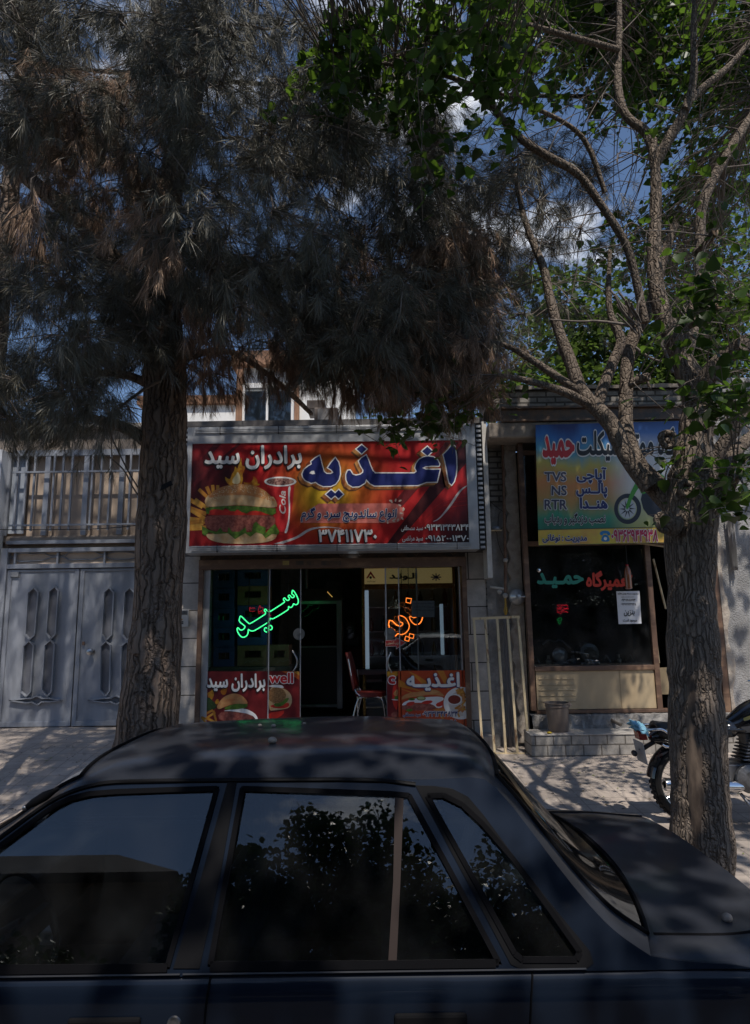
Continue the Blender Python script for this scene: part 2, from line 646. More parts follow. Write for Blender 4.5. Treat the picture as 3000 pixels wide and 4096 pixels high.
def stone_tiles(name, col, col2, w, h, offs=(0, 0, 0), mortar=(0.06, 0.055, 0.05), ms=0.012, flat=False, ofs=0.5, bump=.3, nscale=7, mcol_noise=True):
    """brick texture laid on an upright (x, z) or level (x, y) face, in metres"""
    m = bpy.data.materials.new(name)
    m.use_nodes = True
    t = m.node_tree
    b = t.nodes['Principled BSDF']
    co = t.nodes.new('ShaderNodeTexCoord')
    mp = t.nodes.new('ShaderNodeMapping')
    mp.inputs['Location'].default_value = offs
    if not flat:
        mp.inputs['Rotation'].default_value = (-PI / 2, 0, 0)
    br = t.nodes.new('ShaderNodeTexBrick')
    br.offset = ofs
    br.inputs['Color1'].default_value = (*col, 1)
    br.inputs['Color2'].default_value = (*col2, 1)
    br.inputs['Mortar'].default_value = (*mortar, 1)
    br.inputs['Scale'].default_value = 1
    br.inputs['Brick Width'].default_value = w
    br.inputs['Row Height'].default_value = h
    br.inputs['Mortar Size'].default_value = ms
    n = t.nodes.new('ShaderNodeTexNoise')
    n.inputs['Scale'].default_value = nscale
    n.inputs['Detail'].default_value = 8
    n.inputs['Roughness'].default_value = 0.7
    mr = t.nodes.new('ShaderNodeMapRange')
    mr.inputs['From Min'].default_value = .3
    mr.inputs['From Max'].default_value = .7
    mr.inputs['To Min'].default_value = .58
    mr.inputs['To Max'].default_value = 1.2
    mul = t.nodes.new('ShaderNodeMixRGB')
    mul.blend_type = 'MULTIPLY'
    mul.inputs[0].default_value = 1
    t.links.new(co.outputs['Object'], mp.inputs['Vector'])
    t.links.new(mp.outputs['Vector'], br.inputs['Vector'])
    t.links.new(co.outputs['Object'], n.inputs['Vector'])
    t.links.new(n.outputs['Fac'], mr.inputs['Value'])
    t.links.new(br.outputs['Color'], mul.inputs[1])
    t.links.new(mr.outputs['Result'], mul.inputs[2])
    t.links.new(mul.outputs['Color'], b.inputs['Base Color'])
    b.inputs['Roughness'].default_value = 0.85
    ad = t.nodes.new('ShaderNodeMath')
    ad.operation = 'MULTIPLY_ADD'
    ad.inputs[1].default_value = -1.0
    t.links.new(br.outputs['Fac'], ad.inputs[0])
    t.links.new(n.outputs['Fac'], ad.inputs[2])
    bp = t.nodes.new('ShaderNodeBump')
    bp.inputs['Strength'].default_value = bump
    bp.inputs['Distance'].default_value = .012
    t.links.new(ad.outputs[0], bp.inputs['Height'])
    t.links.new(bp.outputs['Normal'], b.inputs['Normal'])
    return m

# ------------------------------------------------------------------ ground
def sm(a, b, x):
    x = max(0.0, min(1.0, (x - a) / (b - a)))
    return x * x * (3 - 2 * x)
def gz(x, y):
    base = 0.20 + 0.145 * sm(3.9, 7.6, y) 
    return base + 0.27 * sm(4.9, 8.4, y) * sm(-0.9, -2.4, x) + 0.012 * math.sin(x * 1.7 + y) * sm(4.2, 5, y)

asphalt = pm("asphalt", (0.055, 0.054, 0.054), 0.9, 0, (0.085, 0.08, 0.076), 3, bump=.6, bs=180, bd=.006)
mb = MB(asphalt)
mb.grid([[(x, y, 0.0 if y > -12 else 0.0) for x in (-120, -20, -6, 0, 6, 20, 120)] for y in (-120, -30, -9, 0, 4.0, 4.02)])
tag(mb.build("street"), kind='structure', label="grey asphalt street under the parked dark sedan")
pav = stone_tiles("pavement_blocks", (0.445, 0.375, 0.32), (0.41, 0.348, 0.298), 0.2, 0.2, mortar=(0.30, 0.255, 0.22), ms=.006, flat=True, ofs=0, bump=.5, nscale=1.7)
rows = []
for j in range(61):
    y = 4.12 + j * (14 - 4.12) / 60
    rows.append([(x, y, gz(x, y)) for x in np.linspace(-16, 16, 121)])
mb = MB(pav)
mb.grid(rows)
tag(mb.build("pavement", smooth=60), kind='structure', label="dusty block paved pavement between trees and shops")
mb = MB(pm("kerb_stone", (0.33, 0.31, 0.29), 0.85, 0, (0.22, 0.21, 0.2), 5, bump=.4))
for i in range(-16, 16):
    mb.box(i + .006, i + .994, 3.98, 4.13, -.1, .205 + .003 * math.sin(i * 2.1))
tag(mb.build("kerb", bevel=.015), kind='structure', label="worn stone kerb along the pavement edge")
# dry litter of leaves and fruit on the pavement: nobody could count it
rnd = random.Random(5)
mb = MB()
lit = [pm("dry_leaf", (0.30, 0.22, 0.10), .8), pm("pale_litter", (0.55, 0.50, 0.42), .8), pm("green_litter", (0.20, 0.22, 0.06), .8), pm("dark_litter", (0.07, 0.055, 0.045), .8)]
for i in range(3600):
    x, y = rnd.uniform(-5, 4.5), rnd.uniform(4.2, 8.1)
    mb.use(lit[rnd.choice((0, 0, 1, 1, 1, 2, 3, 3))])
    a, s = rnd.uniform(0, 6.28), rnd.uniform(.006, .018)
    z = gz(x, y) + .004
    p = [(x + s * math.cos(a + k), y + s * .6 * math.sin(a + k), z + rnd.uniform(0, .006)) for k in (0, 1.3, 3.1, 4.4)]
    mb.add(p, [(0, 1, 2, 3)])
tag(mb.build("leaf_litter"), "small dry leaves and fruit scattered over the pavement", "litter", kind='stuff')

# ------------------------------------------------------------------ left house with the grey gate
YG = 8.6
G = crop(0, 1650, .5984, YG)          # plane of the gate and the barred opening
def rect(fn, x0, y0, x1, y1):
    """box limits on a plane from two pixel corners"""
    a, b = fn(x0, y0), fn(x1, y1)
    return min(a.x, b.x), max(a.x, b.x), min(a.z, b.z), max(a.z, b.z)
GX0, GX1, GZB = -4.86, -2.66, 0.615
house = thing("courtyard_house", "low beige house wall with a flat stone coping above the grey gate", "house", (-4.5, YG, .6))
mb = MB(wall_beige)
mb.box(-9, -5.0, 8.55, 8.9, .2, 4.55)
mb.box(-5.0, -2.62, 8.55, 8.9, 4.22, 4.52)
mb.box(-5.0, -2.62, 8.56, 8.9, 2.99, 3.06)
mb.build("wall", house)
mb = MB(pm("coping_stone", (0.46, 0.42, 0.38), .8, 0, (.36, .33, .3), 5))
mb.box(-9, -2.58, 8.47, 8.95, 4.52, 4.58)
mb.build("coping", house, bevel=.006)
mb = MB(pm("inner_beige_board", (0.52, 0.41, 0.32), .8, 0, (.44, .345, .265), 3, stretch=(1, 1, .4)))
mb.box(-4.99, -2.63, 8.63, 8.69, .4, 4.215)
mb.build("back_panel", house)
mb = MB(pm("white_pilaster", (0.55, 0.58, 0.63), .6, 0, (.47, .49, .53), 3))
mb.box(-5.02, -4.93, 8.36, 8.55, .5, 4.2)
mb.build("pilaster", house, bevel=.004)
mb = MB(wood_brown)
mb.box(-4.9, -2.63, 8.545, 8.6, 2.945, 2.985)
mb.build("brown_lintel", house)

# barred opening over the gate
bars = thing("window_grille", "grey iron bars and frame over the beige opening above the gate", "grille", (-3.8, 8.5, 3.6))
fr = MB(gate_paint)
for xa in (62, 325, 585, 822, 1090):
    a = G(xa, 560).x
    fr.box(a - .035, a + .035, 8.52, 8.56, 3.065, 4.19)
for ya, yb in ((262, 300), (860, 882)):
    _, _, z0, z1 = rect(G, 300, ya, 400, yb)
    fr.box(-4.88, -2.66, 8.513, 8.568, z0, z1)
fr.build("frame", bars, bevel=.003)
rl = MB(gate_paint)
for ya in (410, 760):
    z = G(500, ya).z
    rl.box(-4.83, -2.66, 8.455, 8.475, z - .012, z + .012)
for xa in (135, 194, 249, 378, 437, 497, 632, 692, 752, 885, 945, 1010):
    a = G(xa, 585).x
    rl.box(a - .012, a + .012, 8.476, 8.5, 3.12, 4.17)
rl.build("bar", bars)
# glossy pane behind the leftmost bay
mb = MB(pm("frosted_pane", (.40, .44, .50), .25, 0, (.30, .33, .38), 3))
a, b = G(70, 560).x, G(180, 560).x
mb.box(a, b, 8.585, 8.59, 3.1, 4.15)
mb.build("pane", bars)

gate = thing("metal_gate", "grey double leaf metal gate with elongated hexagon mouldings", "gate", (-3.8, 8.5, .6))
mb = MB(gate_paint)
ztop = G(500, 910).z; zt2 = G(500, 937).z; zl1 = G(500, 1015).z; zl2 = G(500, 1045).z
xL0, xL1 = -4.90, -4.81
xmid = (G(540, 1400).x)
mb.box(xL0, xL1, 8.46, 8.56, GZB, ztop)
mb.box(-2.72, -2.63, 8.46, 8.56, GZB, ztop)
mb.box(xL1, -2.72, 8.463, 8.557, zt2, ztop)
mb.box(xL1, -2.72, 8.463, 8.557, zl2, zl1)
for xa in (128, 410, 720, 1010):
    a = G(xa, 975).x
    mb.box(a - .012, a + .012, 8.49, 8.53, zl1, zt2)
mb.build("gate_frame", gate, bevel=.004)
mb = MB(MATS["inner_beige_board"])
mb.box(xL1 + .001, -2.721, 8.535, 8.545, zl1 + .001, zt2 - .001)
mb.build("transom_panel", gate)
scr = MB(gate_paint)
up = [(60, 968), (120, 965), (150, 945), (210, 945), (230, 952), (310, 942), (345, 962), (410, 965), (455, 960), (480, 938), (560, 938), (640, 930), (680, 950), (718, 958), (760, 938), (830, 935), (890, 938), (950, 960), (1020, 962)]
dn = [(60, 978), (120, 980), (145, 1000), (200, 998), (310, 993), (350, 975), (410, 970), (455, 972), (480, 992), (560, 985), (640, 988), (685, 970), (718, 965), (760, 985), (840, 985), (890, 982), (950, 965), (1020, 968)]
for pl in (up, dn):
    scr.tube(smooth_line([G(*q) - Vector((0, .075, 0)) for q in pl], 1), .008, 6)
scr.build("transom_scroll", gate, smooth=60)
H = crop(0, 2150, .3413, 8.47)
leaf_x = [(xL1 + .006, xmid - .008), (xmid + .008, -2.726)]
A1 = [(400, 590), (450, 645), (408, 1140), (345, 1200), (297, 1135), (330, 645)]
A2 = [(345, 1212), (395, 1265), (360, 1810), (310, 1865), (245, 1805), (280, 1270)]
B1 = [(645, 575), (685, 630), (650, 1135), (595, 1190), (543, 1120), (578, 630)]
B2 = [(595, 1202), (640, 1255), (605, 1805), (555, 1865), (492, 1795), (525, 1260)]
C1 = [(1280, 590), (1335, 645), (1310, 1140), (1245, 1205), (1195, 1135), (1222, 640)]
C2 = [(1245, 1217), (1298, 1265), (1285, 1800), (1235, 1860), (1172, 1790), (1183, 1275)]
D1 = [(x + 240, y + 2) for x, y in C1]
D2 = [(x + 240, y + 2) for x, y in C2]
orn = [(110, 1910), (300, 1887), (370, 1885), (430, 1858), (500, 1885), (560, 1882), (722, 1905), (600, 1925), (490, 1925), (440, 1962), (370, 1930), (310, 1938)]
orn2 = [(x + 925, y - 4) for x, y in orn]
for k, (xa, xb) in enumerate(leaf_x):
    lf = MB(gate_paint)
    zb, zt = GZB + .02, zl2 - .012
    lf.box(xa, xb, 8.50, 8.54, zb, zt)
    st = .055
    for r_ in ((xa, xa + st, zb, zt), (xb - st, xb, zb, zt), (xa + st, xb - st, zb, zb + .06), (xa + st, xb - st, zt - .03, zt)):
        lf.box(r_[0], r_[1], 8.485, 8.4995, r_[2], r_[3])
    door = lf.build("door_leaf", gate, bevel=.003)
    for hexes in ((A1, A2, B1, B2, orn), (C1, C2, D1, D2, orn2))[k]:
        mo = MB(gate_paint)
        pts = [H(*q) for q in hexes]
        P3 = [Vector((q.x, 8.478, q.z)) for q in pts]
        for i in range(len(P3)):
            mo.bar(P3[i], P3[(i + 1) % len(P3)], .014, .044, up=(0, 1, 0))
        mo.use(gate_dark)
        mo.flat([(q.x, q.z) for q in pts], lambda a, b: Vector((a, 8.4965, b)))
        mo.build("moulding", door)
    if k == 1:
        c = H(1070, 1340)
        kn = MB(chrome_worn)
        kn.lathe([(.036, 0), (.036, .010), (.016, .014), (.016, .038), (.034, .048), (.043, .066), (.039, .084), (.018, .094)], (c.x, 8.5, c.z), (0, -1, 0), 18)
        kn.build("knob", door, smooth=40)
        c = H(972, 1240)
        lk = MB(brown_paint)
        lk.box(c.x - .012, c.x + .02, 8.47, 8.4845, c.z - .022, c.z + .022)
        lk.build("latch", door, bevel=.003)
    else:
        x0, x1, z0, z1 = rect(H, 118, 405, 212, 462)
        pl = MB(pm("zinc_plate", (.38, .38, .38), .5, .4, (.25, .25, .26), 60))
        pl.box(x0, x1, 8.476, 8.4845, z0, z1)
        pl.build("number_plate", door, bevel=.002)
mb = MB(wire_m)
mb.tube(smooth_line([Vector((-7, 8.30, 3.22)), G(0, 800) - Vector((0, .25, 0)), G(350, 801) - Vector((0, .25, 0)), G(800, 795) - Vector((0, .25, 0)), Vector((-2.5, 8.3, 3.22))], 2), .006, 6)
tag(mb.build("telephone_wire", smooth=60), "thin black wire stretched across the bars above the gate", "wire")

# ------------------------------------------------------------------ snack shop
YS = 8.45
S2 = crop(700, 2180, .7567, YS)
shop = thing("snack_shop", "single storey snack shop clad in pale stone with a glazed front", "shop", (-.55, YS, .5))
clad = stone_tiles("stone_cladding", (0.52, 0.48, 0.44), (0.49, 0.455, 0.42), 1.6, 0.352, offs=(.4, 0.06, 0), mortar=(0.05, .045, .04), ms=.007, bump=.15, nscale=3)
FL = .50
mb = MB(clad)
mb.box(-2.63, -2.29, 8.46, 8.8, .2, 4.42)
mb.build("side_wall", shop)
mb = MB(clad)
mb.box(1.17, 1.42, 8.46, 8.8, .1, 4.42)
mb.build("side_wall", shop)
mb = MB(clad)
mb.box(1.421, 1.56, 8.455, 8.6, .1, 2.02)
mb.build("cladding_return", shop)
mb = MB(brown_paint)                                   # shutter box, lattice and lintel
x0, x1, z0, z1 = rect(S2, 125, 82, 1555, 112)
mb.box(-2.29, 1.17, 8.40, 8.56, z0, z1)
for sx in (-2.29, 1.11):
    mb.box(sx, sx + .06, 8.41, 8.55, FL, z0)
mb.build("lintel", shop, bevel=.004)
LINT0 = z0
mb = MB(steel_dark)
mb.box(-2.29, 1.17, 8.47, 8.7, z1 + .002, 2.92)
mb.build("shutter_box", shop)
mb = MB(brown_paint)
zz = []
xs = np.linspace(-2.25, 1.13, 29)
for i, x in enumerate(xs):
    zz.append((x, 8.43, z1 + .02 if i % 2 else 2.84))
mb.tube(zz, .006, 5)
mb.tube([(-2.27, 8.43, 2.845), (1.15, 8.43, 2.845)], .008, 5)
mb.build("lattice", shop)
# little stickers on the lintel
mb = MB(pm("sticker_yellow", (.35, .27, .09), .5))
for (a, b, mm) in ((572, 606, MATS["sticker_yellow"]), (642, 682, steel_dark), (696, 738, steel_dark), (775, 880, steel_dark)):
    x0, x1, z0, z1 = rect(S2, a, 86, b, 108)
    mb.use(mm).box(x0, x1, 8.397, 8.3995, z0, z1)
mb.build("sticker", shop)
# inside: floor, ceiling, walls
tile_w = stone_tiles("white_wall_tiles", (0.50, 0.50, 0.52), (0.47, 0.47, 0.49), .25, .33, ms=.004, mortar=(.2, .2, .2), ofs=0, bump=.05)
mb = MB(tile_w)
mb.box(-2.5, 1.4, 13.0, 13.2, .4, 3.3)
mb.box(-2.5, -2.3, 8.8, 13.0, .4, 3.3)
mb.box(1.2, 1.4, 8.8, 13.0, .4, 3.3)
mb.build("inner_wall", shop)
mb = MB(pm("floor_tiles", (.10, .095, .09), .35, 0, (.07, .065, .06), 6))
mb.box(-2.5, 1.4, 8.56, 13.2, .3, FL)
mb.build("floor", shop)
mb = MB(pm("shop_ceiling", (.45, .44, .42), .8))
mb.box(-2.5, 1.4, 8.8, 13.2, 3.3, 3.45)
mb.box(-2.61, 1.41, 8.7, 13.2, 4.3, 4.42)
mb.box(-2.28, 1.16, 8.7, 8.8, 2.925, 4.3)
mb.build("ceiling", shop)
mb = MB(pm("threshold_stone", (.33, .3, .28), .8, 0, (.22, .2, .19), 6))
mb.box(-2.60, 1.40, 8.14, 8.56, .15, FL + .001)
mb.build("threshold", shop, bevel=.01)

shopglass = glass("shop_glass", (.86, .89, .89), 1.52)
def pane(name, fn, x0, y0, x1, y1, Y, parent, fw=.022, m=alu):
    a, b, c, d = rect(fn, x0, y0, x1, y1)
    f = MB(m)
    f.box(a, a + fw, Y - .012, Y + .012, c, d)
    f.box(b - fw, b, Y - .012, Y + .012, c, d)
    f.box(a + fw, b - fw, Y - .012, Y + .012, d - fw, d)
    f.box(a + fw, b - fw, Y - .012, Y + .012, c, c + fw)
    o = f.build(name, parent)
    g = MB(shopglass)
    g.box(a + fw, b - fw, Y - .003, Y + .003, c + fw, d - fw)
    g.build("glass_pane", o)
    return a, b, c, d, o
zb_px = 970
pane("fixed_window", S2, 166, 113, 492, zb_px, 8.47, shop, .012)
_, _, _, _, dl = pane("sliding_door", S2, 488, 113, 661, zb_px, 8.505, shop, .012)
_, _, _, _, dr = pane("sliding_door", S2, 1108, 113, 1300, zb_px, 8.505, shop, .018)
pane("fixed_window", S2, 1178, 113, 1533, zb_px, 8.47, shop, .012)
mb = MB(alu)
x0, x1, z0, z1 = rect(S2, 142, 113, 164, 970)
mb.box(x0, x1, 8.455, 8.5, FL, LINT0)
mb.build("jamb", shop, bevel=.003)
mb = MB(alu)
x0, x1, z0, z1 = rect(S2, 1532, 113, 1549, 970)
mb.box(x0, x1, 8.455, 8.5, FL, LINT0)
mb.build("jamb", shop, bevel=.003)
for pts, par in (([(622, 560), (645, 590), (650, 625), (640, 650), (625, 668)], dl), ([(1140, 568), (1126, 595), (1122, 625), (1130, 650), (1145, 672)], dr)):
    h = MB(chrome_worn)
    h.tube(smooth_line([S2(*q) - Vector((0, .02 if q[1] in (560, 668, 568, 672) else .05, 0)) for q in pts], 2), .012, 8)
    h.build("handle", par, smooth=60)
for c, par in ((S2(645, 471), dl), (S2(1128, 468), dr)):
    h = MB(pm("frosted_disc", (.13, .135, .135), .45))
    h.lathe([(.075, 0), (.075, .004), (.02, .006), (.02, .014), (.012, .018)], (c.x + .02, 8.50, c.z), (0, -1, 0), 24)
    h.build("lock_disc", par, smooth=40)
# lit lamp showing over the lintel
x0, x1, z0, z1 = rect(S2, 918, 70, 963, 79)
mb = MB(emitter("cool_lamp", (.75, .88, 1.0), 3.0))
mb.box(x0, x1, 8.425, 8.45, z0, z1)
lp = mb.build("ceiling_lamp", bevel=.006)
tag(lp, "short lit white strip lamp under the edge of the red sign", "lamp")

# parapet strip over the sign
mb = MB(pm("parapet_tin", (.17, .16, .155), .6, .3, (.11, .1, .1), 5))
mb.box(-2.62, 1.44, 8.2, 8.66, 4.425, 4.50)
mb.build("parapet", shop)
mb = MB(pm("white_edge_tile", (.62, .6, .57), .6, 0, (.5, .48, .45), 5))
mb.box(1.40, 1.46, 8.14, 8.45, 2.4, 4.424)
mb.build("edge_strip", shop)

# ------------------------------------------------------------------ the big sign
YB = 8.10
S1 = crop(700, 1650, .7567, YB)
sign = thing("shop_sign", "wide red illustrated shop sign with a hamburger and large navy lettering", "sign", (-.55, 8.2, 2.75))
a, b, c, d = rect(S1, 70, 100, 1580, 742)
SX0, SX1, SZ0, SZ1 = -2.40, 1.30, 2.755, 4.385
mb = MB(alu)
px0, px1, pz0, pz1 = rect(S1, 92, 162, 1556, 696)
pz1 = S1(800, 156).z; pz0 = S1(800, 697).z
mb.box(SX0, SX1, 8.112, 8.42, SZ0, SZ1)
for (e0, e1, f0, f1) in ((SX0, px0, SZ0, SZ1), (px1, SX1, SZ0, SZ1), (px0, px1, pz1, SZ1), (px0, px1, SZ0, pz0)):
    mb.box(e0 + (0.0006 if e0 != SX0 else 0), e1, 8.094, 8.1115, f0, f1)
sf = mb.build("frame", sign, bevel=.003)
mb = MB(alu)
for zc in (SZ1 - .055, SZ0 + .055):
    for k in (-1, 0, 1):
        mb.box(SX0 + .1, SX1 - .1, 8.076, 8.0935, zc + k * .021 - .007, zc + k * .021 + .007)
mb.use(black_m)
for zc in (SZ1 - .055, SZ0 + .055):
    for x in np.linspace(SX0 + .42, SX1 - .28, 5):
        mb.box(x - .004, x + .004, 8.0755, 8.0940, zc - .05, zc + .05)
mb.build("trim_rail", sign)
mb = MB(black_m)
mb.box(SX1 + .001, SX1 + .075, 8.13, 8.36, SZ0, SZ1)
n = 26
mb.use(alu)
for k in range(n):
    z = SZ0 + .03 + (SZ1 - SZ0 - .06) * k / (n - 1)
    mb.box(SX1 + .02, SX1 + .079, 8.112, 8.125, z - .016, z + .013)
mb.build("side_fins", sign)
mb = MB(black_m)
mb.box(SX0 - .05, SX0 - .001, 8.13, 8.36, SZ0, SZ1)
mb.use(alu)
for k in range(n):
    z = SZ0 + .03 + (SZ1 - SZ0 - .06) * k / (n - 1)
    mb.box(SX0 - .054, SX0 - .01, 8.112, 8.125, z - .016, z + .013)
mb.build("side_fins", sign)

def sign_print():
    """printed red field with a yellow glow and darker corners"""
    m = bpy.data.materials.new("red_sign_print")
    m.use_nodes = True
    t = m.node_tree
    b = t.nodes['Principled BSDF']
    b.inputs['Roughness'].default_value = .32
    co = t.nodes.new('ShaderNodeTexCoord')
    base = (0.40, .018, .02, 1)
    cur = None
    def blob(cx, cz, rx, rz, col, prev, sharp=0.0):
        mp = t.nodes.new('ShaderNodeMapping')
        mp.inputs['Location'].default_value = (-cx / rx, 0, -cz / rz)
        mp.inputs['Scale'].default_value = (1 / rx, 0, 1 / rz)
        ln = t.nodes.new('ShaderNodeVectorMath')
        ln.operation = 'LENGTH'
        mr = t.nodes.new('ShaderNodeMapRange')
        mr.inputs['From Min'].default_value = sharp
        mr.inputs['From Max'].default_value = 1
        mr.inputs['To Min'].default_value = 1
        mr.inputs['To Max'].default_value = 0
        mr.interpolation_type = 'SMOOTHSTEP'
        mx = t.nodes.new('ShaderNodeMixRGB')
        mx.inputs['Color2'].default_value = (*col, 1)
        t.links.new(co.outputs['Object'], mp.inputs['Vector'])
        t.links.new(mp.outputs['Vector'], ln.inputs[0])
        t.links.new(ln.outputs['Value'], mr.inputs['Value'])
        t.links.new(mr.outputs['Result'], mx.inputs['Fac'])
        if prev is None:
            mx.inputs['Color1'].default_value = base
        else:
            t.links.new(prev, mx.inputs['Color1'])
        return mx.outputs['Color']
    P = lambda x, y: S1(x, y)
    q = P(820, 400); cur = blob(q.x, q.z, .95, .85, (.50, .16, .02), cur)
    q = P(790, 430); cur = blob(q.x, q.z, .50, .52, (.62, .40, .03), cur)
    q = P(1600, 720); cur = blob(q.x, q.z, .85, .9, (.035, .008, .012), cur, .25)
    q = P(80, 420); cur = blob(q.x, q.z, .75, 1.0, (.07, .01, .012), cur, .2)
    q = P(300, 330); cur = blob(q.x, q.z, .34, .30, (.05, .01, .01), cur, .2)
    t.links.new(cur, b.inputs['Base Color'])
    return m
mb = MB(sign_print())
mb.add([(px0, 8.1105, pz0), (px1, 8.1105, pz0), (px1, 8.1105, pz1), (px0, 8.1105, pz1)], [(0, 1, 2, 3)])
panel = mb.build("printed_panel", sign)
YP = 8.1095
S1p = crop(700, 1650, .7567, YP)
TT = crop(1180, 1740, .4358, YP)
dk = pm("dark_red_print", (.11, .012, .015), .35)
mb = MB(dk)                                            # diagonal bars of the print
lay = lambda k: (lambda x, y: Vector(S1p(x, y)) - Vector((0, .0004 * k, 0)))
mb.flat([(1430, 158), (1500, 158), (1180, 520), (1115, 520)], lay(1))
mb.use(pm("darker_red_print", (.06, .01, .012), .35))
mb.flat([(1520, 158), (1553, 158), (1553, 250), (1170, 694), (1120, 694)], lay(2))
mb.use(dk)
mb.flat([(95, 330), (95, 300), (210, 160), (250, 160)], lay(1))
mb.flat([(100, 395), (95, 370), (330, 165), (350, 165)], lay(2))
mb.use(pm("white_swoosh", (.55, .5, .5), .4))
sw = smooth_line([(1553, 378, 0), (1500, 410, 0), (1450, 490, 0), (1395, 560, 0), (1365, 575, 0)], 2)
sw2 = smooth_line([(1365, 578, 0), (1400, 565, 0), (1465, 490, 0), (1512, 412, 0), (1553, 384, 0)], 2)
mb.flat([(q.x, q.y) for q in sw] + [(q.x, q.y) for q in sw2], lay(4))
sw = smooth_line([(520, 694, 0), (640, 660, 0), (700, 612, 0), (790, 600, 0), (880, 612, 0)], 2)
sw2 = smooth_line([(880, 614, 0), (790, 606, 0), (712, 622, 0), (660, 662, 0), (570, 694, 0)], 2)
mb.flat([(q.x, q.y) for q in sw] + [(q.x, q.y) for q in sw2], lay(4))
mb.use(pm("red_swoosh", (.5, .02, .02), .4))
for o in (0, 24, 45):
    sw = smooth_line([(1553, 440 + o, 0), (1440, 455 + o, 0), (1370, 500 + o, 0), (1300, 570 + o, 0)], 2)
    mb.flat([(q.x, q.y) for q in sw] + [(q.x + 1, q.y + 3) for q in reversed(sw)], lay(3))
mb.use(pm("pink_plaque", (.60, .17, .14), .4))
mb.flat([(760, 482), (1150, 480)] + oval(1150, 532, 60, 52, 14, 0, -PI / 2, PI / 2) + [(660, 584), (700, 520)], lay(3))
mb.use(pm("pale_scroll", (.62, .5, .42), .4))
for k in range(13):
    a_ = -1.9 + k * .32
    cx, cy = 1150 + 56 * math.cos(a_), 525 + 56 * math.sin(a_)
    mb.flat(oval(cx + 8 * math.cos(k * 2.3), cy - 6 + 8 * math.sin(k * 1.7), 9, 4.5, 10, k * .9), lay(5 + (k % 2)))
mb.build("print_pattern", panel)

# burger, chips, flames and cola cup
Bg = crop(740, 1880, .2906, YP)
L = lambda k: (lambda x, y: Vector(Bg(x, y)) - Vector((0, .0006 * k, 0)))
bun = pm("bun_print", (.50, .17, .06), .4, 0, (.62, .36, .14), 9, stretch=(1, 1, 2), lo=.35, hi=.75)
bun_pale = pm("bun_pale_print", (.62, .45, .26), .4, 0, (.55, .33, .15), 10)
patty = pm("patty_print", (.20, .045, .035), .4, 0, (.36, .12, .09), 30)
lett = pm("lettuce_print", (.12, .22, .03), .4, 0, (.05, .11, .015), 18)
tom = pm("tomato_print", (.55, .03, .02), .4)
chips = pm("chips_print", (.62, .33, .06), .4, 0, (.5, .22, .03), 14)
chips2 = pm("chips_dark_print", (.45, .19, .03), .4)
flame = pm("flame_print", (.60, .33, .03), .4, 0, (.42, .10, .01), 12)
flame2 = pm("flame_pale_print", (.75, .62, .35), .4)
cupred = pm("cup_red_print", (.50, .02, .025), .4)
mb = MB(flame)
mb.flat(smooth_poly([(610, 215), (560, 150), (548, 85), (590, 120), (625, 125), (640, 60), (680, 10), (690, -60), (720, -10), (735, -70), (780, -190), (775, -90), (800, -40), (850, -80), (815, 10), (790, 70), (800, 130), (780, 210)], 1), L(1))
mb.flat(smooth_poly([(820, 215), (800, 160), (850, 178), (905, 170), (940, 130), (930, 80), (975, 105), (1003, 155), (995, 190), (1035, 190), (1010, 220)], 1), L(1))
mb.use(flame2)
mb.flat(smooth_poly([(650, 190), (655, 120), (700, 70), (725, 20), (750, 60), (765, 120), (750, 195)], 1), L(2))
for i, (x, y, a_, ln, w) in enumerate([(330, 300, 1.15, 160, 48), (390, 290, 1.45, 170, 46), (450, 270, 1.6, 120, 44), (260, 330, .75, 190, 50), (140, 450, .5, 240, 60), (230, 470, .62, 230, 50), (170, 560, .35, 260, 56), (190, 620, .55, 260, 52), (130, 680, .12, 250, 56), (110, 720, -.12, 240, 52), (140, 760, -.25, 230, 50), (180, 800, -.05, 230, 60), (210, 700, .2, 200, 60)]):
    mb.use(chips if i % 3 else chips2)
    c_, s_ = math.cos(a_ + PI), math.sin(a_ + PI)
    dx, dy = -c_, -s_
    q = [(-ln / 2, -w / 2), (ln / 2, -w / 2), (ln / 2, w / 2), (-ln / 2, w / 2)]
    ca, sa = math.cos(a_), math.sin(a_)
    mb.flat([(x + u * ca - v * sa, y + u * sa + v * ca) for u, v in q], L(2 + i % 5))
mb.use(cupred)
mb.flat([(1120, 190), (1505, 200), (1480, 480), (1410, 870), (1300, 850), (1200, 600)], L(3))
mb.use(white_m)
mb.flat(oval(1312, 160, 222, 68, 28), L(5))
mb.flat(smooth_poly([(1420, 225), (1460, 225), (1440, 350), (1450, 520), (1440, 700), (1410, 862), (1360, 875), (1410, 750), (1432, 560), (1420, 380)], 1), L(4))
mb.use(pm("ice_print", (.10, .03, .03), .3, 0, (.5, .3, .25), 45))
mb.flat(oval(1312, 160, 190, 48, 28), L(6))
mb.use(pm("pale_cup_text", (.70, .62, .60), .4))
write(mb, "Cola", L(4), (1300, 290, 1385, 600), .02, 0, rtl=False, slant=.25, turn=True)
mb.use(bun_pale)
mb.flat(smooth_poly([(290, 870), (1270, 860), (1262, 930), (1180, 985), (1000, 1010), (760, 1020), (480, 1005), (350, 965), (300, 920)], 1), L(8))
mb.use(patty)
mb.flat(smooth_poly([(280, 640), (400, 622), (1180, 622), (1240, 650), (1248, 740), (1200, 810), (900, 850), (420, 850), (300, 800), (272, 720)], 1), L(9))
mb.use(tom)
mb.flat([(320, 540), (1170, 560), (1170, 622), (320, 622)], L(10))
mb.use(lett)
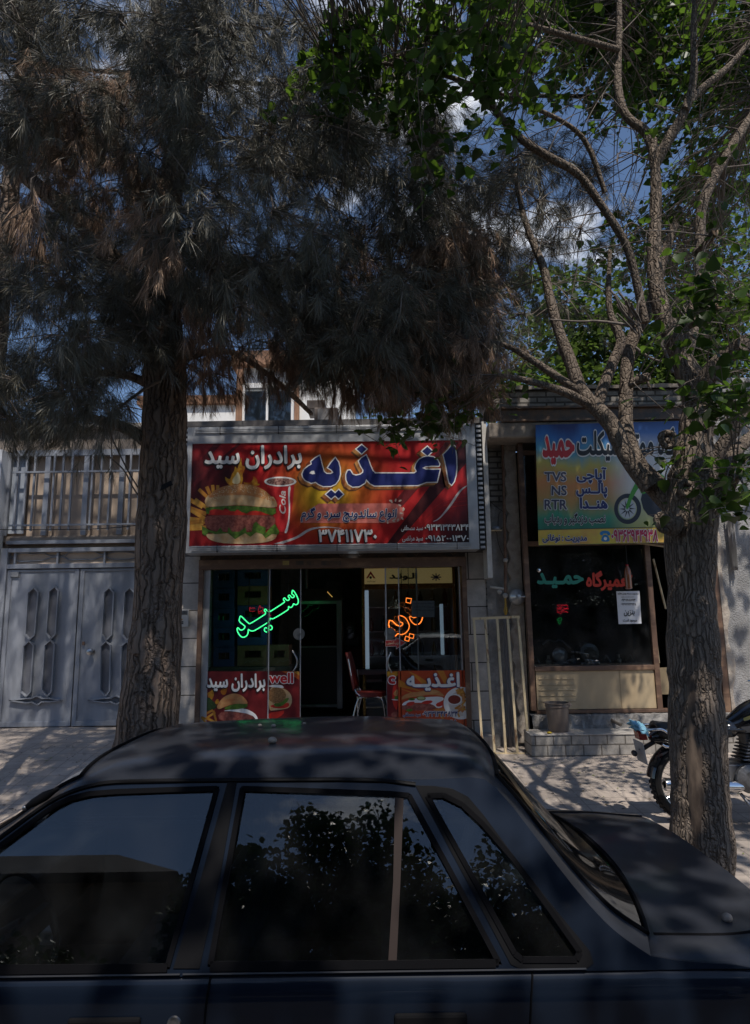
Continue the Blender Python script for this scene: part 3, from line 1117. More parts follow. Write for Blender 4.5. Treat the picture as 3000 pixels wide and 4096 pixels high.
mb.flat([(285, 520), (500, 500), (760, 490), (1250, 530), (1255, 590), (1200, 625), (1110, 600), (1040, 570), (960, 560), (900, 570), (850, 600), (780, 580), (720, 540), (690, 570), (620, 565), (560, 520), (520, 555), (450, 540), (380, 545), (340, 560), (335, 610), (295, 600)], L(11))
mb.flat([(235, 770), (290, 800), (340, 830), (440, 850), (490, 790), (520, 850), (585, 860), (600, 785), (650, 850), (750, 850), (835, 790), (850, 860), (920, 850), (945, 740), (980, 710), (1040, 770), (1110, 790), (1110, 870), (1170, 800), (1240, 740), (1300, 850), (1285, 890), (1200, 880), (1110, 940), (1060, 880), (980, 860), (900, 920), (830, 870), (760, 910), (690, 950), (590, 870), (420, 885), (330, 860), (280, 905), (240, 880)], L(12))
mb.use(bun_pale)
mb.flat(smooth_poly([(270, 410), (340, 330), (1200, 340), (1275, 460), (1262, 520), (1100, 515), (760, 480), (480, 500), (310, 510), (285, 480)], 1), L(13))
mb.use(bun)
mb.flat(smooth_poly([(300, 385), (420, 270), (560, 215), (760, 190), (930, 205), (1100, 275), (1220, 400), (1255, 445), (1100, 400), (860, 345), (620, 345), (420, 375)], 2), L(14))
mb.use(pm("sesame_print", (.72, .58, .38), .4))
rnd = random.Random(8)
for i in range(120):
    a_ = rnd.uniform(-1, 1)
    x = 770 + a_ * 430
    y = 205 + 170 * a_ * a_ + rnd.uniform(0, 95)
    mb.flat(oval(x, y, 8, 4.5, 6, rnd.uniform(0, 3)), L(15 + i % 4))
mb.build("burger_picture", panel)

# lettering of the sign
title = [
    [(1445, 85), (1466, 108), (1478, 200), (1481, 300), (1475, 370), (1458, 428), (1437, 456), (1418, 440), (1405, 390), (1390, 300), (1375, 230), (1362, 182), (1380, 165), (1405, 138), (1428, 108)],
    [(1328, 318), (1302, 430), (1205, 432), (1130, 460), (730, 465), (690, 445), (655, 405), (640, 440), (590, 470), (530, 475), (490, 450), (472, 410), (470, 365), (485, 328), (505, 325), (515, 340), (530, 365), (560, 373), (600, 365), (626, 345), (628, 322), (605, 285), (586, 240), (610, 215), (652, 188), (670, 225), (690, 280), (712, 330), (735, 353), (1095, 353), (1120, 335), (1103, 305), (1112, 268), (1140, 228), (1180, 205), (1225, 197), (1270, 205), (1305, 230), (1325, 268), (1318, 284), (1250, 282), (1200, 288), (1166, 303), (1200, 318), (1250, 320)],
    [(612, 92), (656, 130), (612, 172), (565, 130)],
    [(1215, 108), (1260, 150), (1215, 192), (1166, 150)],
    [(225, 192), (236, 230), (250, 290), (266, 340), (290, 358), (330, 358), (354, 345), (335, 320), (303, 300), (330, 260), (370, 213), (397, 250), (411, 300), (413, 360), (400, 410), (370, 450), (330, 468), (260, 470), (215, 450), (190, 430), (150, 440), (95, 415), (75, 388), (68, 360), (85, 320), (120, 290), (155, 270), (150, 245), (185, 215)],
    [(332, 505), (379, 545), (332, 584), (286, 545)],
    [(402, 505), (441, 545), (400, 584), (358, 545)]]
hole = [(150, 330), (176, 328), (186, 358), (160, 362), (130, 352)]
def TL(k, dx=0, dy=0):
    return lambda x, y: Vector(TT(x + dx, y + dy)) - Vector((0, .0008 * k, 0))
mb = MB()
gold = pm("gold_edge_print", (.55, .26, .08), .35, 0, (.22, .05, .02), 7, stretch=(2, 1, 1))
shade = pm("title_shadow_print", (.13, .05, .02), .4)
for i, t_ in enumerate(title):
    mb.use(shade).flat(grow(t_, 12), TL(1 + .1 * i, -36, 30))
    mb.use(gold).flat(grow(t_, 11), TL(3 + .1 * i, -26, 18))
    mb.use(gold).flat(grow(t_, 11), TL(5 + .1 * i, -12, 8))
    mb.use(white_m).flat(grow(t_, 10), TL(7 + .1 * i))
    mb.use(navy_m)
    mb.flat([t_, hole] if i == 4 else t_, TL(9 + .1 * i))
mb.use(white_m)
write(mb, "برادران سید", lay(6), (160, 178, 668, 298), .032, 0.004, rings=((.035, black_m, -3, 4),))
mb.use(navy_m)
write(mb, "انواع ساندویچ سرد و گرم", lay(6), (668, 503, 1172, 578), .022, 0.004, slant=.12, rings=((.045, white_m, 0, 0),))
mb.use(white_m)
write(mb, "۳۷۴۱۱۷۳۰", lay(6), (760, 620, 1065, 684), .03, 0.004, rings=((.03, black_m, -3, 3),))
write(mb, "۰۹۳۳۱۳۴۳۸۳۴", lay(6), (1320, 592, 1552, 624), .02, 0.004, rings=((.03, black_m, -2, 2),))
write(mb, "سید مصطفی", lay(6), (1195, 596, 1310, 630), .015, 0.004)
write(mb, "۰۹۱۵۲۰۰۱۳۷۰", lay(6), (1325, 650, 1552, 680), .02, 0.004, rings=((.03, black_m, -2, 2),))
write(mb, "سید مرتضی", lay(6), (1202, 652, 1310, 686), .015, 0.004)
mb.build("lettering", panel)

# ------------------------------------------------------------------ posters on the shop glass
def poster(name, fn, quad, Y, m, label):
    t = thing(name, label, "poster", Vector(fn(*quad[3])))
    mb = MB(m)
    mb.slab(quad, lambda x, y: (fn(x, y).x, Y, fn(x, y).z), (0, .0015, 0))
    sheet = mb.build("sheet", t)
    return t, sheet
Q = crop(780, 2660, .2663, 8.458)
pred = pm("maroon_print", (.17, .015, .018), .35, 0, (.12, .012, .014), 3)
t, sh = poster("poster", Q, [(148, 95), (1090, 95), (1085, 1010), (120, 1010)], 8.458, pred, "dark red poster with white lettering over a burger and flames")
Lq = lambda k: (lambda x, y: Vector(Q(x, y)) - Vector((0, .0007 * k, 0)))
mb = MB(flame)
for f_ in ([(180, 420), (230, 400), (265, 360), (290, 430), (270, 500), (240, 530), (190, 470)], [(380, 390), (440, 330), (470, 250), (490, 330), (470, 430), (430, 455), (395, 430)], [(290, 560), (340, 500), (370, 540), (330, 600)]):
    mb.flat(smooth_poly(f_, 1), Lq(1))
mb.use(pm("parsley_print", (.03, .07, .015), .5, 0, (.015, .03, .01), 40)).flat(smooth_poly([(135, 500), (210, 480), (260, 530), (320, 590), (330, 650), (200, 690), (132, 690)], 1), Lq(2))
mb.use(chips)
for i, (x, y, a_) in enumerate([(190, 720, -.5), (230, 760, -.6), (180, 810, .3), (250, 830, .5), (300, 770, 1.3), (160, 860, .9), (220, 890, .2)]):
    ca, sa = math.cos(a_), math.sin(a_)
    mb.use(chips if i % 2 else chips2).flat([(x + u * ca - v * sa, y + u * sa + v * ca) for u, v in ((-90, -16), (90, -16), (90, 16), (-90, 16))], Lq(3 + i))
mb.use(patty).flat(smooth_poly([(340, 720), (560, 690), (860, 720), (880, 830), (600, 850), (370, 840)], 1), Lq(11))
mb.use(white_m).flat(smooth_poly([(400, 690), (600, 660), (760, 650), (900, 720), (950, 800), (940, 840), (850, 740), (560, 690)], 1), Lq(12))
mb.use(lett).flat(smooth_poly([(440, 640), (560, 590), (790, 560), (790, 640), (600, 670), (460, 670)], 1), Lq(13))
mb.use(bun).flat(smooth_poly([(330, 640), (350, 570), (440, 470), (570, 420), (700, 445), (790, 540), (795, 590), (600, 575), (440, 630), (360, 670)], 2), Lq(14))
mb.use(bun_pale).flat(smooth_poly([(380, 850), (880, 845), (870, 930), (600, 960), (400, 930)], 1), Lq(12))
mb.build("burger_picture", sh)
mb = MB(white_m)
write(mb, "برادران سید", Lq(15), (185, 135, 1055, 392), .035, .001, rings=((.03, black_m, -8, 8),))
mb.build("lettering", sh)
t, sh = poster("poster", Q, [(1098, 95), (1572, 95), (1570, 1010), (1094, 1010)], 8.488, pred, "dark red poster reading well with a round breaded sandwich, on the sliding pane")
Ql = crop(780, 2660, .2663, 8.487)
Lq = lambda k: (lambda x, y: Vector(Ql(x, y)) - Vector((0, .0007 * k, 0)))
mb = MB(pm("orange_print", (.50, .12, .02), .35, 0, (.42, .07, .02), 4)).flat([(1300, 97), (1568, 97), (1568, 225), (1480, 170)], Lq(1))
mb.use(chips).flat([(1480, 97), (1568, 97), (1568, 160)], Lq(2))
mb.use(tom).flat(smooth_poly([(1100, 720), (1300, 690), (1340, 680), (1330, 740), (1200, 820), (1100, 800)], 1), Lq(1))
mb.use(bun_pale).flat(smooth_poly([(1105, 335), (1250, 325), (1380, 370), (1450, 450), (1460, 560), (1420, 640), (1330, 665), (1200, 680), (1105, 690)], 2), Lq(2))
mb.use(white_m).flat(smooth_poly([(1115, 300), (1300, 295), (1350, 350), (1200, 335), (1110, 330)], 1), Lq(3))
mb.use(tom).flat(smooth_poly([(1130, 600), (1300, 590), (1420, 560), (1410, 630), (1320, 655), (1150, 640)], 1), Lq(4))
mb.use(lett).flat(smooth_poly([(1180, 580), (1360, 500), (1420, 490), (1380, 560), (1300, 620), (1200, 630)], 1), Lq(5))
mb.use(pm("crumb_print", (.36, .19, .07), .5, 0, (.18, .08, .03), 50)).flat(oval(1230, 455, 138, 120, 24), Lq(6))
mb.build("burger_picture", sh)
mb = MB(red_m)
write(mb, "well", Lq(8), (1120, 120, 1470, 268), .03, .001, rtl=False, rings=((.05, white_m, 0, 0),))
mb.use(white_m)
write(mb, "۱۸۸۷۳", Lq(8), (1110, 798, 1360, 870), .02, .001)
mb.build("lettering", sh)
O = crop(1530, 2640, .2240, 8.458)
orange = pm("orange_poster_print", (.50, .075, .02), .35, 0, (.46, .05, .018), 2)
t, sh = poster("poster", O, [(280, 195), (1520, 182), (1535, 1200), (288, 1200)], 8.458, orange, "orange poster with white lettering over a long sandwich and a plate of chips")
Lo = lambda k: (lambda x, y: Vector(O(x, y)) - Vector((0, .0007 * k, 0)))
mb = MB(pm("orange_ray_print", (.56, .20, .03), .35))
for f_ in ([(460, 197), (620, 270), (1000, 520), (700, 420)], [(970, 190), (1090, 190), (1220, 470), (1170, 540)], [(285, 340), (520, 480), (700, 560), (285, 480)], [(285, 500), (500, 560), (640, 640)], [(900, 880), (1110, 860), (1090, 1080)]):
    mb.flat(f_, Lo(1))
mb.use(white_m).flat(oval(1400, 770, 310, 290, 36, 0, PI / 2 - .5, 3 * PI / 2 + .35), Lo(2))
mb.use(pm("plate_inner_print", (.60, .55, .52), .4)).flat(oval(1440, 770, 260, 230, 30, 0, PI / 2, 3 * PI / 2), Lo(3))
rnd = random.Random(4)
for i in range(34):
    x, y, a_ = rnd.uniform(1340, 1450), rnd.choice((rnd.uniform(540, 640), rnd.uniform(820, 980), rnd.uniform(640, 820))), rnd.uniform(0, 3)
    if abs(y - 705) < 90 and x < 1420: continue
    ca, sa = math.cos(a_), math.sin(a_)
    mb.use((chips, chips2, bun)[i % 3]).flat([(x + u * ca - v * sa, y + u * sa + v * ca) for u, v in ((-60, -16), (60, -16), (60, 16), (-60, 16))], Lo(4 + i * .2))
mb.use(white_m).flat(oval(1290, 705, 130, 95, 28), Lo(12))
mb.use(pm("sauce_print", (.17, .02, .015), .3)).flat(oval(1282, 705, 112, 80, 28), Lo(13))
mb.use(patty).flat(smooth_poly([(340, 820), (500, 780), (700, 790), (950, 760), (1090, 740), (1080, 830), (880, 890), (600, 910), (350, 890)], 1), Lo(3))
mb.use(white_m).flat(smooth_poly([(345, 790), (420, 730), (600, 680), (800, 660), (1050, 650), (1110, 700), (1000, 760), (1090, 830), (980, 870), (900, 790), (700, 760), (500, 770), (360, 820)], 1), Lo(4))
mb.use(tom).flat(smooth_poly([(410, 790), (480, 745), (580, 740), (560, 800), (460, 825)], 1), Lo(5)).flat(smooth_poly([(680, 770), (760, 725), (900, 720), (880, 770), (760, 790)], 1), Lo(5)).flat(smooth_poly([(940, 800), (1000, 750), (1085, 740), (1080, 810), (990, 840)], 1), Lo(5))
mb.use(lett).flat(oval(690, 685, 82, 38, 18), Lo(6)).flat(oval(520, 700, 60, 22, 14), Lo(6)).flat(smooth_poly([(400, 900), (470, 865), (560, 880), (500, 930)], 1), Lo(6))
mb.use(pm("cucumber_print", (.42, .45, .22), .4)).flat(oval(690, 680, 66, 28, 18), Lo(7))
mb.use(bun).flat(smooth_poly([(330, 720), (345, 650), (480, 580), (640, 570), (840, 520), (1000, 540), (1115, 640), (1060, 650), (900, 610), (700, 640), (520, 660), (400, 690)], 2), Lo(8))
mb.build("sandwich_picture", sh)
mb = MB(white_m)
write(mb, "اغـذیــه", Lo(12), (440, 225, 1365, 535), .04, .003, rings=((.03, navy_m, -5, 8),))
mb.use(navy_m)
write(mb, "۰۹۳۳۱۳۴۳۸۳۴", Lo(12), (715, 915, 1340, 1005), .03, .003, rings=((.05, white_m, 0, 0),))
write(mb, "سید مصطفی", Lo(12), (365, 935, 680, 1018), .025, .003, rings=((.05, white_m, 0, 0),))
write(mb, "۰۹۱۵۲۰۰۱۳۷۰", Lo(12), (735, 1070, 1340, 1155), .03, .003, rings=((.05, white_m, 0, 0),))
mb.build("lettering", sh)
t, sh = poster("poster", O, [(75, 200), (276, 203), (282, 1180), (90, 1180)], 8.488, pred, "narrow red and yellow poster strip with a red letter c, mostly behind the orange one")
Ol = crop(1530, 2640, .2240, 8.487)
Lo = lambda k: (lambda x, y: Vector(Ol(x, y)) - Vector((0, .0007 * k, 0)))
mb = MB(flame).flat([(76, 202), (270, 205), (274, 270), (200, 330), (82, 290)], Lo(1))
mb.use(tom).flat(smooth_poly([(190, 440), (276, 330), (276, 900), (210, 860), (170, 700)], 1), Lo(1))
mb.use(bun).flat(smooth_poly([(190, 590), (276, 500), (276, 640), (210, 640)], 1), Lo(2))
mb.use(lett).flat(smooth_poly([(205, 660), (276, 630), (278, 710), (220, 700)], 1), Lo(3))
mb.use(white_m).flat([(160, 700), (278, 705), (278, 722), (180, 715)], Lo(4))
mb.use(patty).flat(smooth_poly([(140, 970), (210, 920), (278, 930), (280, 1050), (180, 1030)], 1), Lo(2))
mb.use(lett).flat(smooth_poly([(150, 1080), (220, 1030), (280, 1040), (281, 1130), (190, 1130)], 1), Lo(3))
mb.build("burger_picture", sh)
mb = MB(red_m)
write(mb, "c", Lo(6), (115, 300, 215, 415), .05, .001, rtl=False, rings=((.06, white_m, 0, 0),))
mb.build("lettering", sh)

# ------------------------------------------------------------------ neon lettering behind the glass
def loopify(pts, r=12, closed=True):
    return smooth_poly(pts, 2) if closed else [(q.x, q.y) for q in smooth_line([(a, b, 0) for a, b in pts], 2)]
Ng = crop(900, 2330, .1937, 8.53)
green = emitter("green_neon", (.06, 1.0, .30), 2.6)
neon = thing("neon_sign", "green outline neon lettering glowing behind the left glass", "neon sign", Vector(Ng(880, 800)))
main = [(1395, 150), (1440, 200), (1490, 290), (1518, 370), (1510, 430), (1470, 465), (1435, 450), (1410, 433), (1405, 470), (1372, 518), (1335, 512), (1308, 488), (1315, 530), (1300, 568), (1010, 745), (960, 752), (930, 733), (925, 780), (900, 817), (620, 990), (560, 1005), (510, 990), (478, 962), (480, 1040), (450, 1102), (380, 1138), (320, 1112), (270, 1040), (248, 980), (253, 938), (275, 936), (300, 970), (340, 987), (390, 962), (417, 915), (400, 890), (288, 806), (300, 740), (316, 686), (350, 710), (490, 848), (520, 852), (810, 670), (842, 640), (830, 600), (808, 580), (823, 548), (845, 552), (870, 590), (910, 607), (950, 590), (1225, 412), (1232, 385), (1203, 360), (1213, 322), (1238, 318), (1260, 355), (1295, 374), (1327, 355), (1332, 320), (1303, 295), (1315, 262), (1340, 262), (1370, 305), (1400, 317), (1432, 295), (1425, 265), (1378, 235), (1385, 190)]
mb = MB(green)
for pl in (main, [(905, 878), (980, 905), (962, 987), (888, 957)], [(825, 923), (895, 957), (880, 1032), (806, 1002)]):
    mb.tube([Ng(*q) for q in smooth_poly(pl, 1)], .0075, 6, closed=True)
mb.build("glowing_tube", neon, smooth=60)
mb = MB(black_plastic)
for q in ((880, 620), (1300, 480), (480, 900)):
    p = Ng(*q)
    mb.box(p.x - .004, p.x + .004, 8.535, 8.56, p.z - .004, p.z + .6)
mb.build("hanger", neon)
No = crop(1480, 2230, .2421, 8.53)
orange_e = emitter("orange_neon", (1.0, .20, .03), 3.4)
neon = thing("neon_sign", "orange outline neon lettering glowing behind the right glass", "neon sign", Vector(No(520, 1100)))
mb = MB(orange_e)
for pl, cl in (([(475, 962), (480, 1060), (562, 1090), (480, 1152), (328, 1012), (303, 1115), (325, 1137), (300, 1215)], 0), ([(322, 1303), (372, 1313), (430, 1292), (460, 1250), (500, 1277), (560, 1267), (620, 1222), (652, 1150), (642, 1090), (592, 1002), (530, 965), (480, 958)], 0), ([(355, 1160), (412, 1200), (350, 1228)], 1), ([(600, 670), (686, 680), (670, 757), (594, 740)], 1), ([(655, 1256), (724, 1275), (716, 1337), (643, 1323)], 1), ([(590, 1298), (653, 1320), (641, 1384), (573, 1366)], 1), ([(870, 868), (706, 752), (688, 848), (803, 922), (780, 972), (735, 997), (700, 985), (662, 968), (652, 1000), (690, 1072), (760, 1118), (832, 1087), (866, 1010), (868, 975)], 0)):
    q = smooth_poly(pl, 1) if cl and len(pl) > 4 else pl if cl else [(v.x, v.y) for v in smooth_line([(a_, b_, 0) for a_, b_ in pl], 1)]
    mb.tube([No(*v) for v in q], .0072, 6, closed=bool(cl))
mb.build("glowing_tube", neon, smooth=60)
mb = MB(black_plastic)
for q in ((640, 680), (530, 970)):
    p = No(*q)
    mb.box(p.x - .004, p.x + .004, 8.535, 8.56, p.z, p.z + .6)
mb.build("hanger", neon)
# arrow sticker and the paper on the right pane
mb = MB(red_m)
No2 = crop(1480, 2230, .2421, 8.466)
f = lambda x, y: No2(x, y) - Vector((0, 0.0, 0))
mb = MB(pm("sticker_border", (.5, .42, .4), .4)).slab([(255, 1365), (425, 1358), (422, 1312), (595, 1405), (432, 1518), (428, 1468), (255, 1473)], f, (0, .001, 0))
mb.use(pm("dull_red_sticker", (.40, .04, .04), .4)).flat([(260, 1373), (432, 1366), (432, 1328), (580, 1407), (440, 1500), (436, 1460), (260, 1465)], lifted(f, .0012))
mb.use(pm("cream_print", (.7, .62, .42), .5))
write(mb, "درب کشویی", lifted(f, .0012), (275, 1385, 485, 1445), .015, .0005)
tag(mb.build("arrow_sticker"), "red arrow sticker pointing right, stuck low on the glass under the orange neon", "sticker")
mb = MB(paper_m)
f = lambda x, y: No2(x, y) + Vector((0, .008, 0))
f = crop(1480, 2230, .2421, 8.50)
mb.slab([(686, 715), (1065, 715), (1065, 985), (688, 985)], f, (0, .001, 0))
mb.use(black_m)
for k, tx in enumerate(("آرایشگاه سید خیابان به آدرس", "بین یوسف زاده ۲۰ و ۲۲ زعفران", "کبیر خانه بخشی انتقال یافت")):
    write(mb, tx, lifted(f, .001), (720, 742 + 56 * k, 1050, 775 + 56 * k), .006, .0005)
tag(mb.build("paper_notice"), "white printed sheet on the glass behind the orange neon", "notice")
red_led = emitter("red_led", (1.0, .03, .05), .9)
mb = MB(red_led)
for pl in ([(500, 505), (488, 545), (495, 590), (540, 595), (600, 590)], [(500, 505), (520, 545), (545, 515), (560, 545), (580, 515), (605, 540)], [(700, 470), (680, 530), (668, 580), (700, 600), (760, 570), (775, 530), (740, 505), (720, 530), (705, 470)], [(665, 600), (690, 650), (715, 620), (690, 590), (665, 600)], [(720, 575), (760, 610), (800, 632), (740, 630)], [(905, 665), (935, 680), (915, 695), (900, 680)]):
    mb.tube([Ng(*q) + Vector((0, .06, 0)) for q in pl], .0022, 5)
tag(mb.build("led_scribble"), "small dim red light lettering left of the green neon", "led sign")

# intercom and small plate on the stone
x0, x1, z0, z1 = rect(crop(0, 1650, .5984, 8.45), 1188, 1320, 1260, 1432)
t = thing("intercom", "silver door intercom panel on the stone left of the shop", "intercom", ((x0 + x1) / 2, 8.45, z0))
mb = MB(pm("intercom_face", (.60, .60, .59), .35, .3))
mb.box(x0, x1, 8.43, 8.459, z0, z1)
mb.build("casing", t, bevel=.004)
mb = MB(black_m)
for k in range(7):
    z = z1 - .012 - k * .008
    mb.box(x0 + .012, x1 - .012, 8.4275, 8.4298, z - .0022, z + .0022)
mb.build("speaker_slots", t)
mb = MB(chips)
mb.box(x0 + .01, (x0 + x1) / 2, 8.4275, 8.4298, z0 + .085, z0 + .10)
mb.build("name_label", t)
mb = MB(black_plastic)
for i in (0, 1):
    for j in (0, 1):
        mb.box(x0 + .035 + i * .028, x0 + .057 + i * .028, 8.425, 8.4298, z0 + .035 + j * .02, z0 + .05 + j * .02)
mb.build("button", t, bevel=.002)
x0, x1, z0, z1 = rect(crop(0, 1650, .5984, 8.45), 1170, 1243, 1212, 1295)
mb = MB(pm("blue_plate", (.07, .12, .17), .4))
mb.box(x0, x1, 8.445, 8.4585, z0, z1)
tag(mb.build("house_plate", bevel=.002), "small dull blue plate on the stone above the intercom", "plate")
# ------------------------------------------------------------------ inside the snack shop
def S2y(Y):
    return crop(700, 2180, .7567, Y)
blue_c = pm("blue_crate", (.045, .095, .32), .5, 0, (.03, .07, .24), 5)
brown_c = pm("tan_crate", (.30, .18, .095), .55, 0, (.23, .14, .07), 5)
def crate(x0, x1, y0, z0, z1, m, label, wide=False):
    t = thing("drink_crate", label, "crate", ((x0 + x1) / 2, y0 + .17, z0), "drink crates stacked inside the shop window")
    w = .014
    b = MB(m)
    y1 = y0 + .32
    h = z1 - z0
    b.box(x0, x1, y0, y1, z0, z0 + .02)
    for ya, yb in ((y0, y0 + w), (y1 - w, y1)):
        b.box(x0, x1, ya, yb, z0 + .02, z0 + h * .38)
        b.box(x0, x1, ya, yb, z0 + h * .72, z1 - .004)
        g = (x1 - x0) * .24
        b.box(x0, x0 + g, ya, yb, z0 + h * .38, z0 + h * .72)
        b.box(x1 - g, x1, ya, yb, z0 + h * .38, z0 + h * .72)
    for xa, xb in ((x0, x0 + w), (x1 - w, x1)):
        b.box(xa, xb, y0 + w, y1 - w, z0 + .02, z1 - .004)
    b.build("body", t, bevel=.004)
    s = MB(pm("crate_scrawl", (.34, .30, .27), .6))
    if wide:
        zc = z0 + h * .2
        s.tube(smooth_line([(x0 + .1, y0 - .002, zc - .02), (x0 + .16, y0 - .002, zc + .025), (x0 + .18, y0 - .002, zc - .01), (x0 + .24, y0 - .002, zc + .03), (x0 + .3, y0 - .002, zc)], 1), .0025, 4)
        s.build("emblem", t)
    else:
        bt = MB(pm("bottle_glass", (.05, .045, .03), .15))
        n = 4
        for i in range(n):
            x = x0 + .05 + (x1 - x0 - .1) * i / (n - 1)
            bt.lathe([(.026, 0), (.027, .14), (.011, .2), (.011, h * .96 - .03)], (x, y0 + .1, z0 + .022), (0, 0, 1), 8)
        bt.build("bottles", t)
F9 = S2y(9.15)
c1 = [(203, 312, 122, 226, 'b'), (203, 312, 228, 332, 'b'), (203, 312, 334, 436, 'b'), (203, 312, 438, 540, 'b'), (203, 312, 542, 642, 'b')]
c2 = [(330, 492, 118, 214, 'b'), (330, 492, 216, 316, 't'), (330, 492, 318, 420, 'b'), (330, 492, 422, 528, 'b'), (330, 492, 530, 638, 't')]
c3 = [(500, 602, 528, 638, 't')]
words_c = {0: "topmost", 1: "second from the top", 2: "middle", 3: "second from the bottom", 4: "lowest"}
for cn, col_ in (("left stack in the shop window", c1), ("stack behind the green neon", c2)):
    for k, (xa, xb, ya, yb, m) in enumerate(col_):
        x0, x1, z0, z1 = rect(F9, xa, ya, xb, yb)
        crate(x0, x1, 9.15, z0, z1 - .001, blue_c if m == 'b' else brown_c, ("blue" if m == 'b' else "tan") + " drink crate, %s of the %s" % (words_c[k], cn), m == 't')
x0, x1, z0, z1 = rect(F9, 500, 528, 602, 638)
crate(x0, x1, 9.15, z0, z1 - .001, brown_c, "tan drink crate standing alone right of the crate stacks", True)
# plinth that carries the crates
mb = MB(pm("crate_bench", (.14, .12, .10), .7, 0, (.1, .085, .07), 5))
x0, x1, z0, z1 = rect(F9, 190, 100, 612, 640)
mb.box(x0, x1, 9.13, 9.5, FL + .001, z0)
tag(mb.build("low_bench", bevel=.005), "low dark bench under the drink crates", "bench")

# grill cabinet with hood and pipe
K = S2y(10.0)
x0, x1, z0, z1 = rect(K, 655, 295, 885, 800)
gl = thing("grill_cabinet", "tall dark glass and steel grill cabinet seen through the open doorway", "cabinet", ((x0 + x1) / 2, 10.2, FL))
stain = pm("stainless", (.36, .36, .37), .28, .9, (.24, .23, .22), 5, stretch=(1, 1, .2))
mb = MB(pm("cabinet_dark", (.02, .018, .017), .35))
mb.box(x0, x1 - .09, 10.1, 10.75, FL + .12, z1 - .02)
mb.build("body", gl)
mb = MB(stain)
mb.box(x1 - .085, x1, 10.05, 10.75, FL + .1, z1)
mb.box(x0, x1 - .086, 10.06, 10.0999, z1 - .05, z1)
zm = K(700, 540).z
mb.box(x0, x1 - .086, 10.07, 10.0998, zm - .012, zm + .012)
mb.box(x0, x1 - .086, 10.07, 10.0998, FL + .12, FL + .16)
mb.build("steel_frame", gl, bevel=.004)
mb = MB(glass("sooty_glass", (.5, .48, .45), 1.15))
mb.box(x0 + .01, x1 - .09, 10.075, 10.08, zm + .02, z1 - .055)
mb.build("glass_pane", gl)
mb = MB(stain)
zt = K(700, 228).z
xa, xb = K(668, 228).x, K(850, 228).x
mb.add([(x0, 10.02, z1 + .002), (x1 + .02, 10.02, z1 + .002), (x1 + .02, 10.8, z1 + .002), (x0, 10.8, z1 + .002), (xa, 10.25, zt), (xb, 10.25, zt), (xb, 10.7, zt), (xa, 10.7, zt)], [(0, 1, 5, 4), (1, 2, 6, 5), (2, 3, 7, 6), (3, 0, 4, 7), (4, 5, 6, 7)])
mb.build("hood", gl)
mb = MB(emitter("warm_glint", (1.0, .62, .15), .5))
mb.tube([K(805, 247) - Vector((0, .0, 0)), K(832, 275)], .006, 5)
mb.build("heating_lamp", gl)
mb = MB(stain)
p = K(678, 225)
rr = [.05 + (.004 if i % 2 else 0) for i in range(40)]
mb.tube([(p.x, 10.45, zt + (3.29 - zt) * i / 39) for i in range(40)], rr, 14)
mb.build("exhaust_pipe", gl, smooth=60)
# slicer wheel
c = S2y(11)(925, 455)
t = thing("meat_slicer", "round steel slicer wheel behind the glass cabinet", "slicer", (c.x, 11, c.z - .2))
mb = MB(stain)
mb.lathe([(.15, 0), (.15, .02), (.12, .035), (.05, .04), (.04, .06)], (c.x, 11.0, c.z), (0, -1, 0), 28)
mb.build("blade", t, smooth=40)
mb = MB(pm("slicer_body", (.3, .3, .3), .5, .3))
mb.box(c.x - .12, c.x + .15, 11.02, 11.3, c.z - .25, c.z + .02)
mb.build("body", t, bevel=.01)
mb = MB(pm("dark_red_counter", (.14, .025, .02), .5, 0, (.09, .02, .015), 4))
mb.box(c.x - .5, c.x + .6, 10.9, 11.5, FL + .001, c.z - .251)
tag(mb.build("counter", bevel=.006), "dark red counter under the steel slicer", "counter")
x0, x1, z0, z1 = rect(S2y(12.9), 798, 196, 885, 275)
mb = MB(pm("white_boiler", (.55, .55, .56), .4))
mb.box(x0, x1, 12.75, 12.99, z0, z1)
mb.box(x0 + .04, x1 - .04, 12.73, 12.7495, z0 + .06, z1 - .1)
tag(mb.build("wall_cabinet", bevel=.01), "white box hung on the tiled back wall", "cabinet")

# fridge with a lit header
Fr = S2y(9.6)
x0, x1, z0, z1 = rect(Fr, 990, 122, 1500, 900)
fz0, fz1 = FL, z1
t = thing("display_fridge", "tall display fridge with lit yellow header and white tubes", "fridge", ((x0 + x1) / 2, 9.9, FL))
goldm = pm("gold_trim", (.40, .25, .08), .25, .85)
mb = MB(pm("fridge_inner", (.30, .31, .33), .5))
mb.box(x0, x1, 10.20, 10.25, fz0, fz1)
mb.box(x0, x0 + .03, 9.62, 10.2, fz0, fz1)
mb.box(x1 - .03, x1, 9.62, 10.2, fz0, fz1)
mb.box(x0 + .03, x1 - .03, 9.62, 10.2, fz1 - .03, fz1)
mb.box(x0 + .03, x1 - .03, 9.62, 10.2, fz0, fz0 + .15)
mb.build("cabinet", t)
mb = MB(goldm)
mb.box(x0 - .012, x0 + .03, 9.58, 9.6195, fz0, fz1 + .02)
mb.box(x1 - .03, x1 + .012, 9.58, 9.6195, fz0, fz1 + .02)
zh0 = Fr(1100, 206).z; zh1 = Fr(1100, 234).z
mb.box(x0 + .031, x1 - .031, 9.585, 9.6194, zh1, zh0)
mb.box(x0 + .031, x1 - .031, 9.585, 9.6194, fz1 - .01, fz1 + .02)
mb.build("gold_frame", t, bevel=.003)
hm = bpy.data.materials.new("lit_header")
hm.use_nodes = True
hb = hm.node_tree.nodes['Principled BSDF']
hb.inputs['Base Color'].default_value = (.55, .45, .22, 1)
hb.inputs['Emission Color'].default_value = (.85, .66, .28, 1)
hb.inputs['Emission Strength'].default_value = .12
mb = MB(hm)
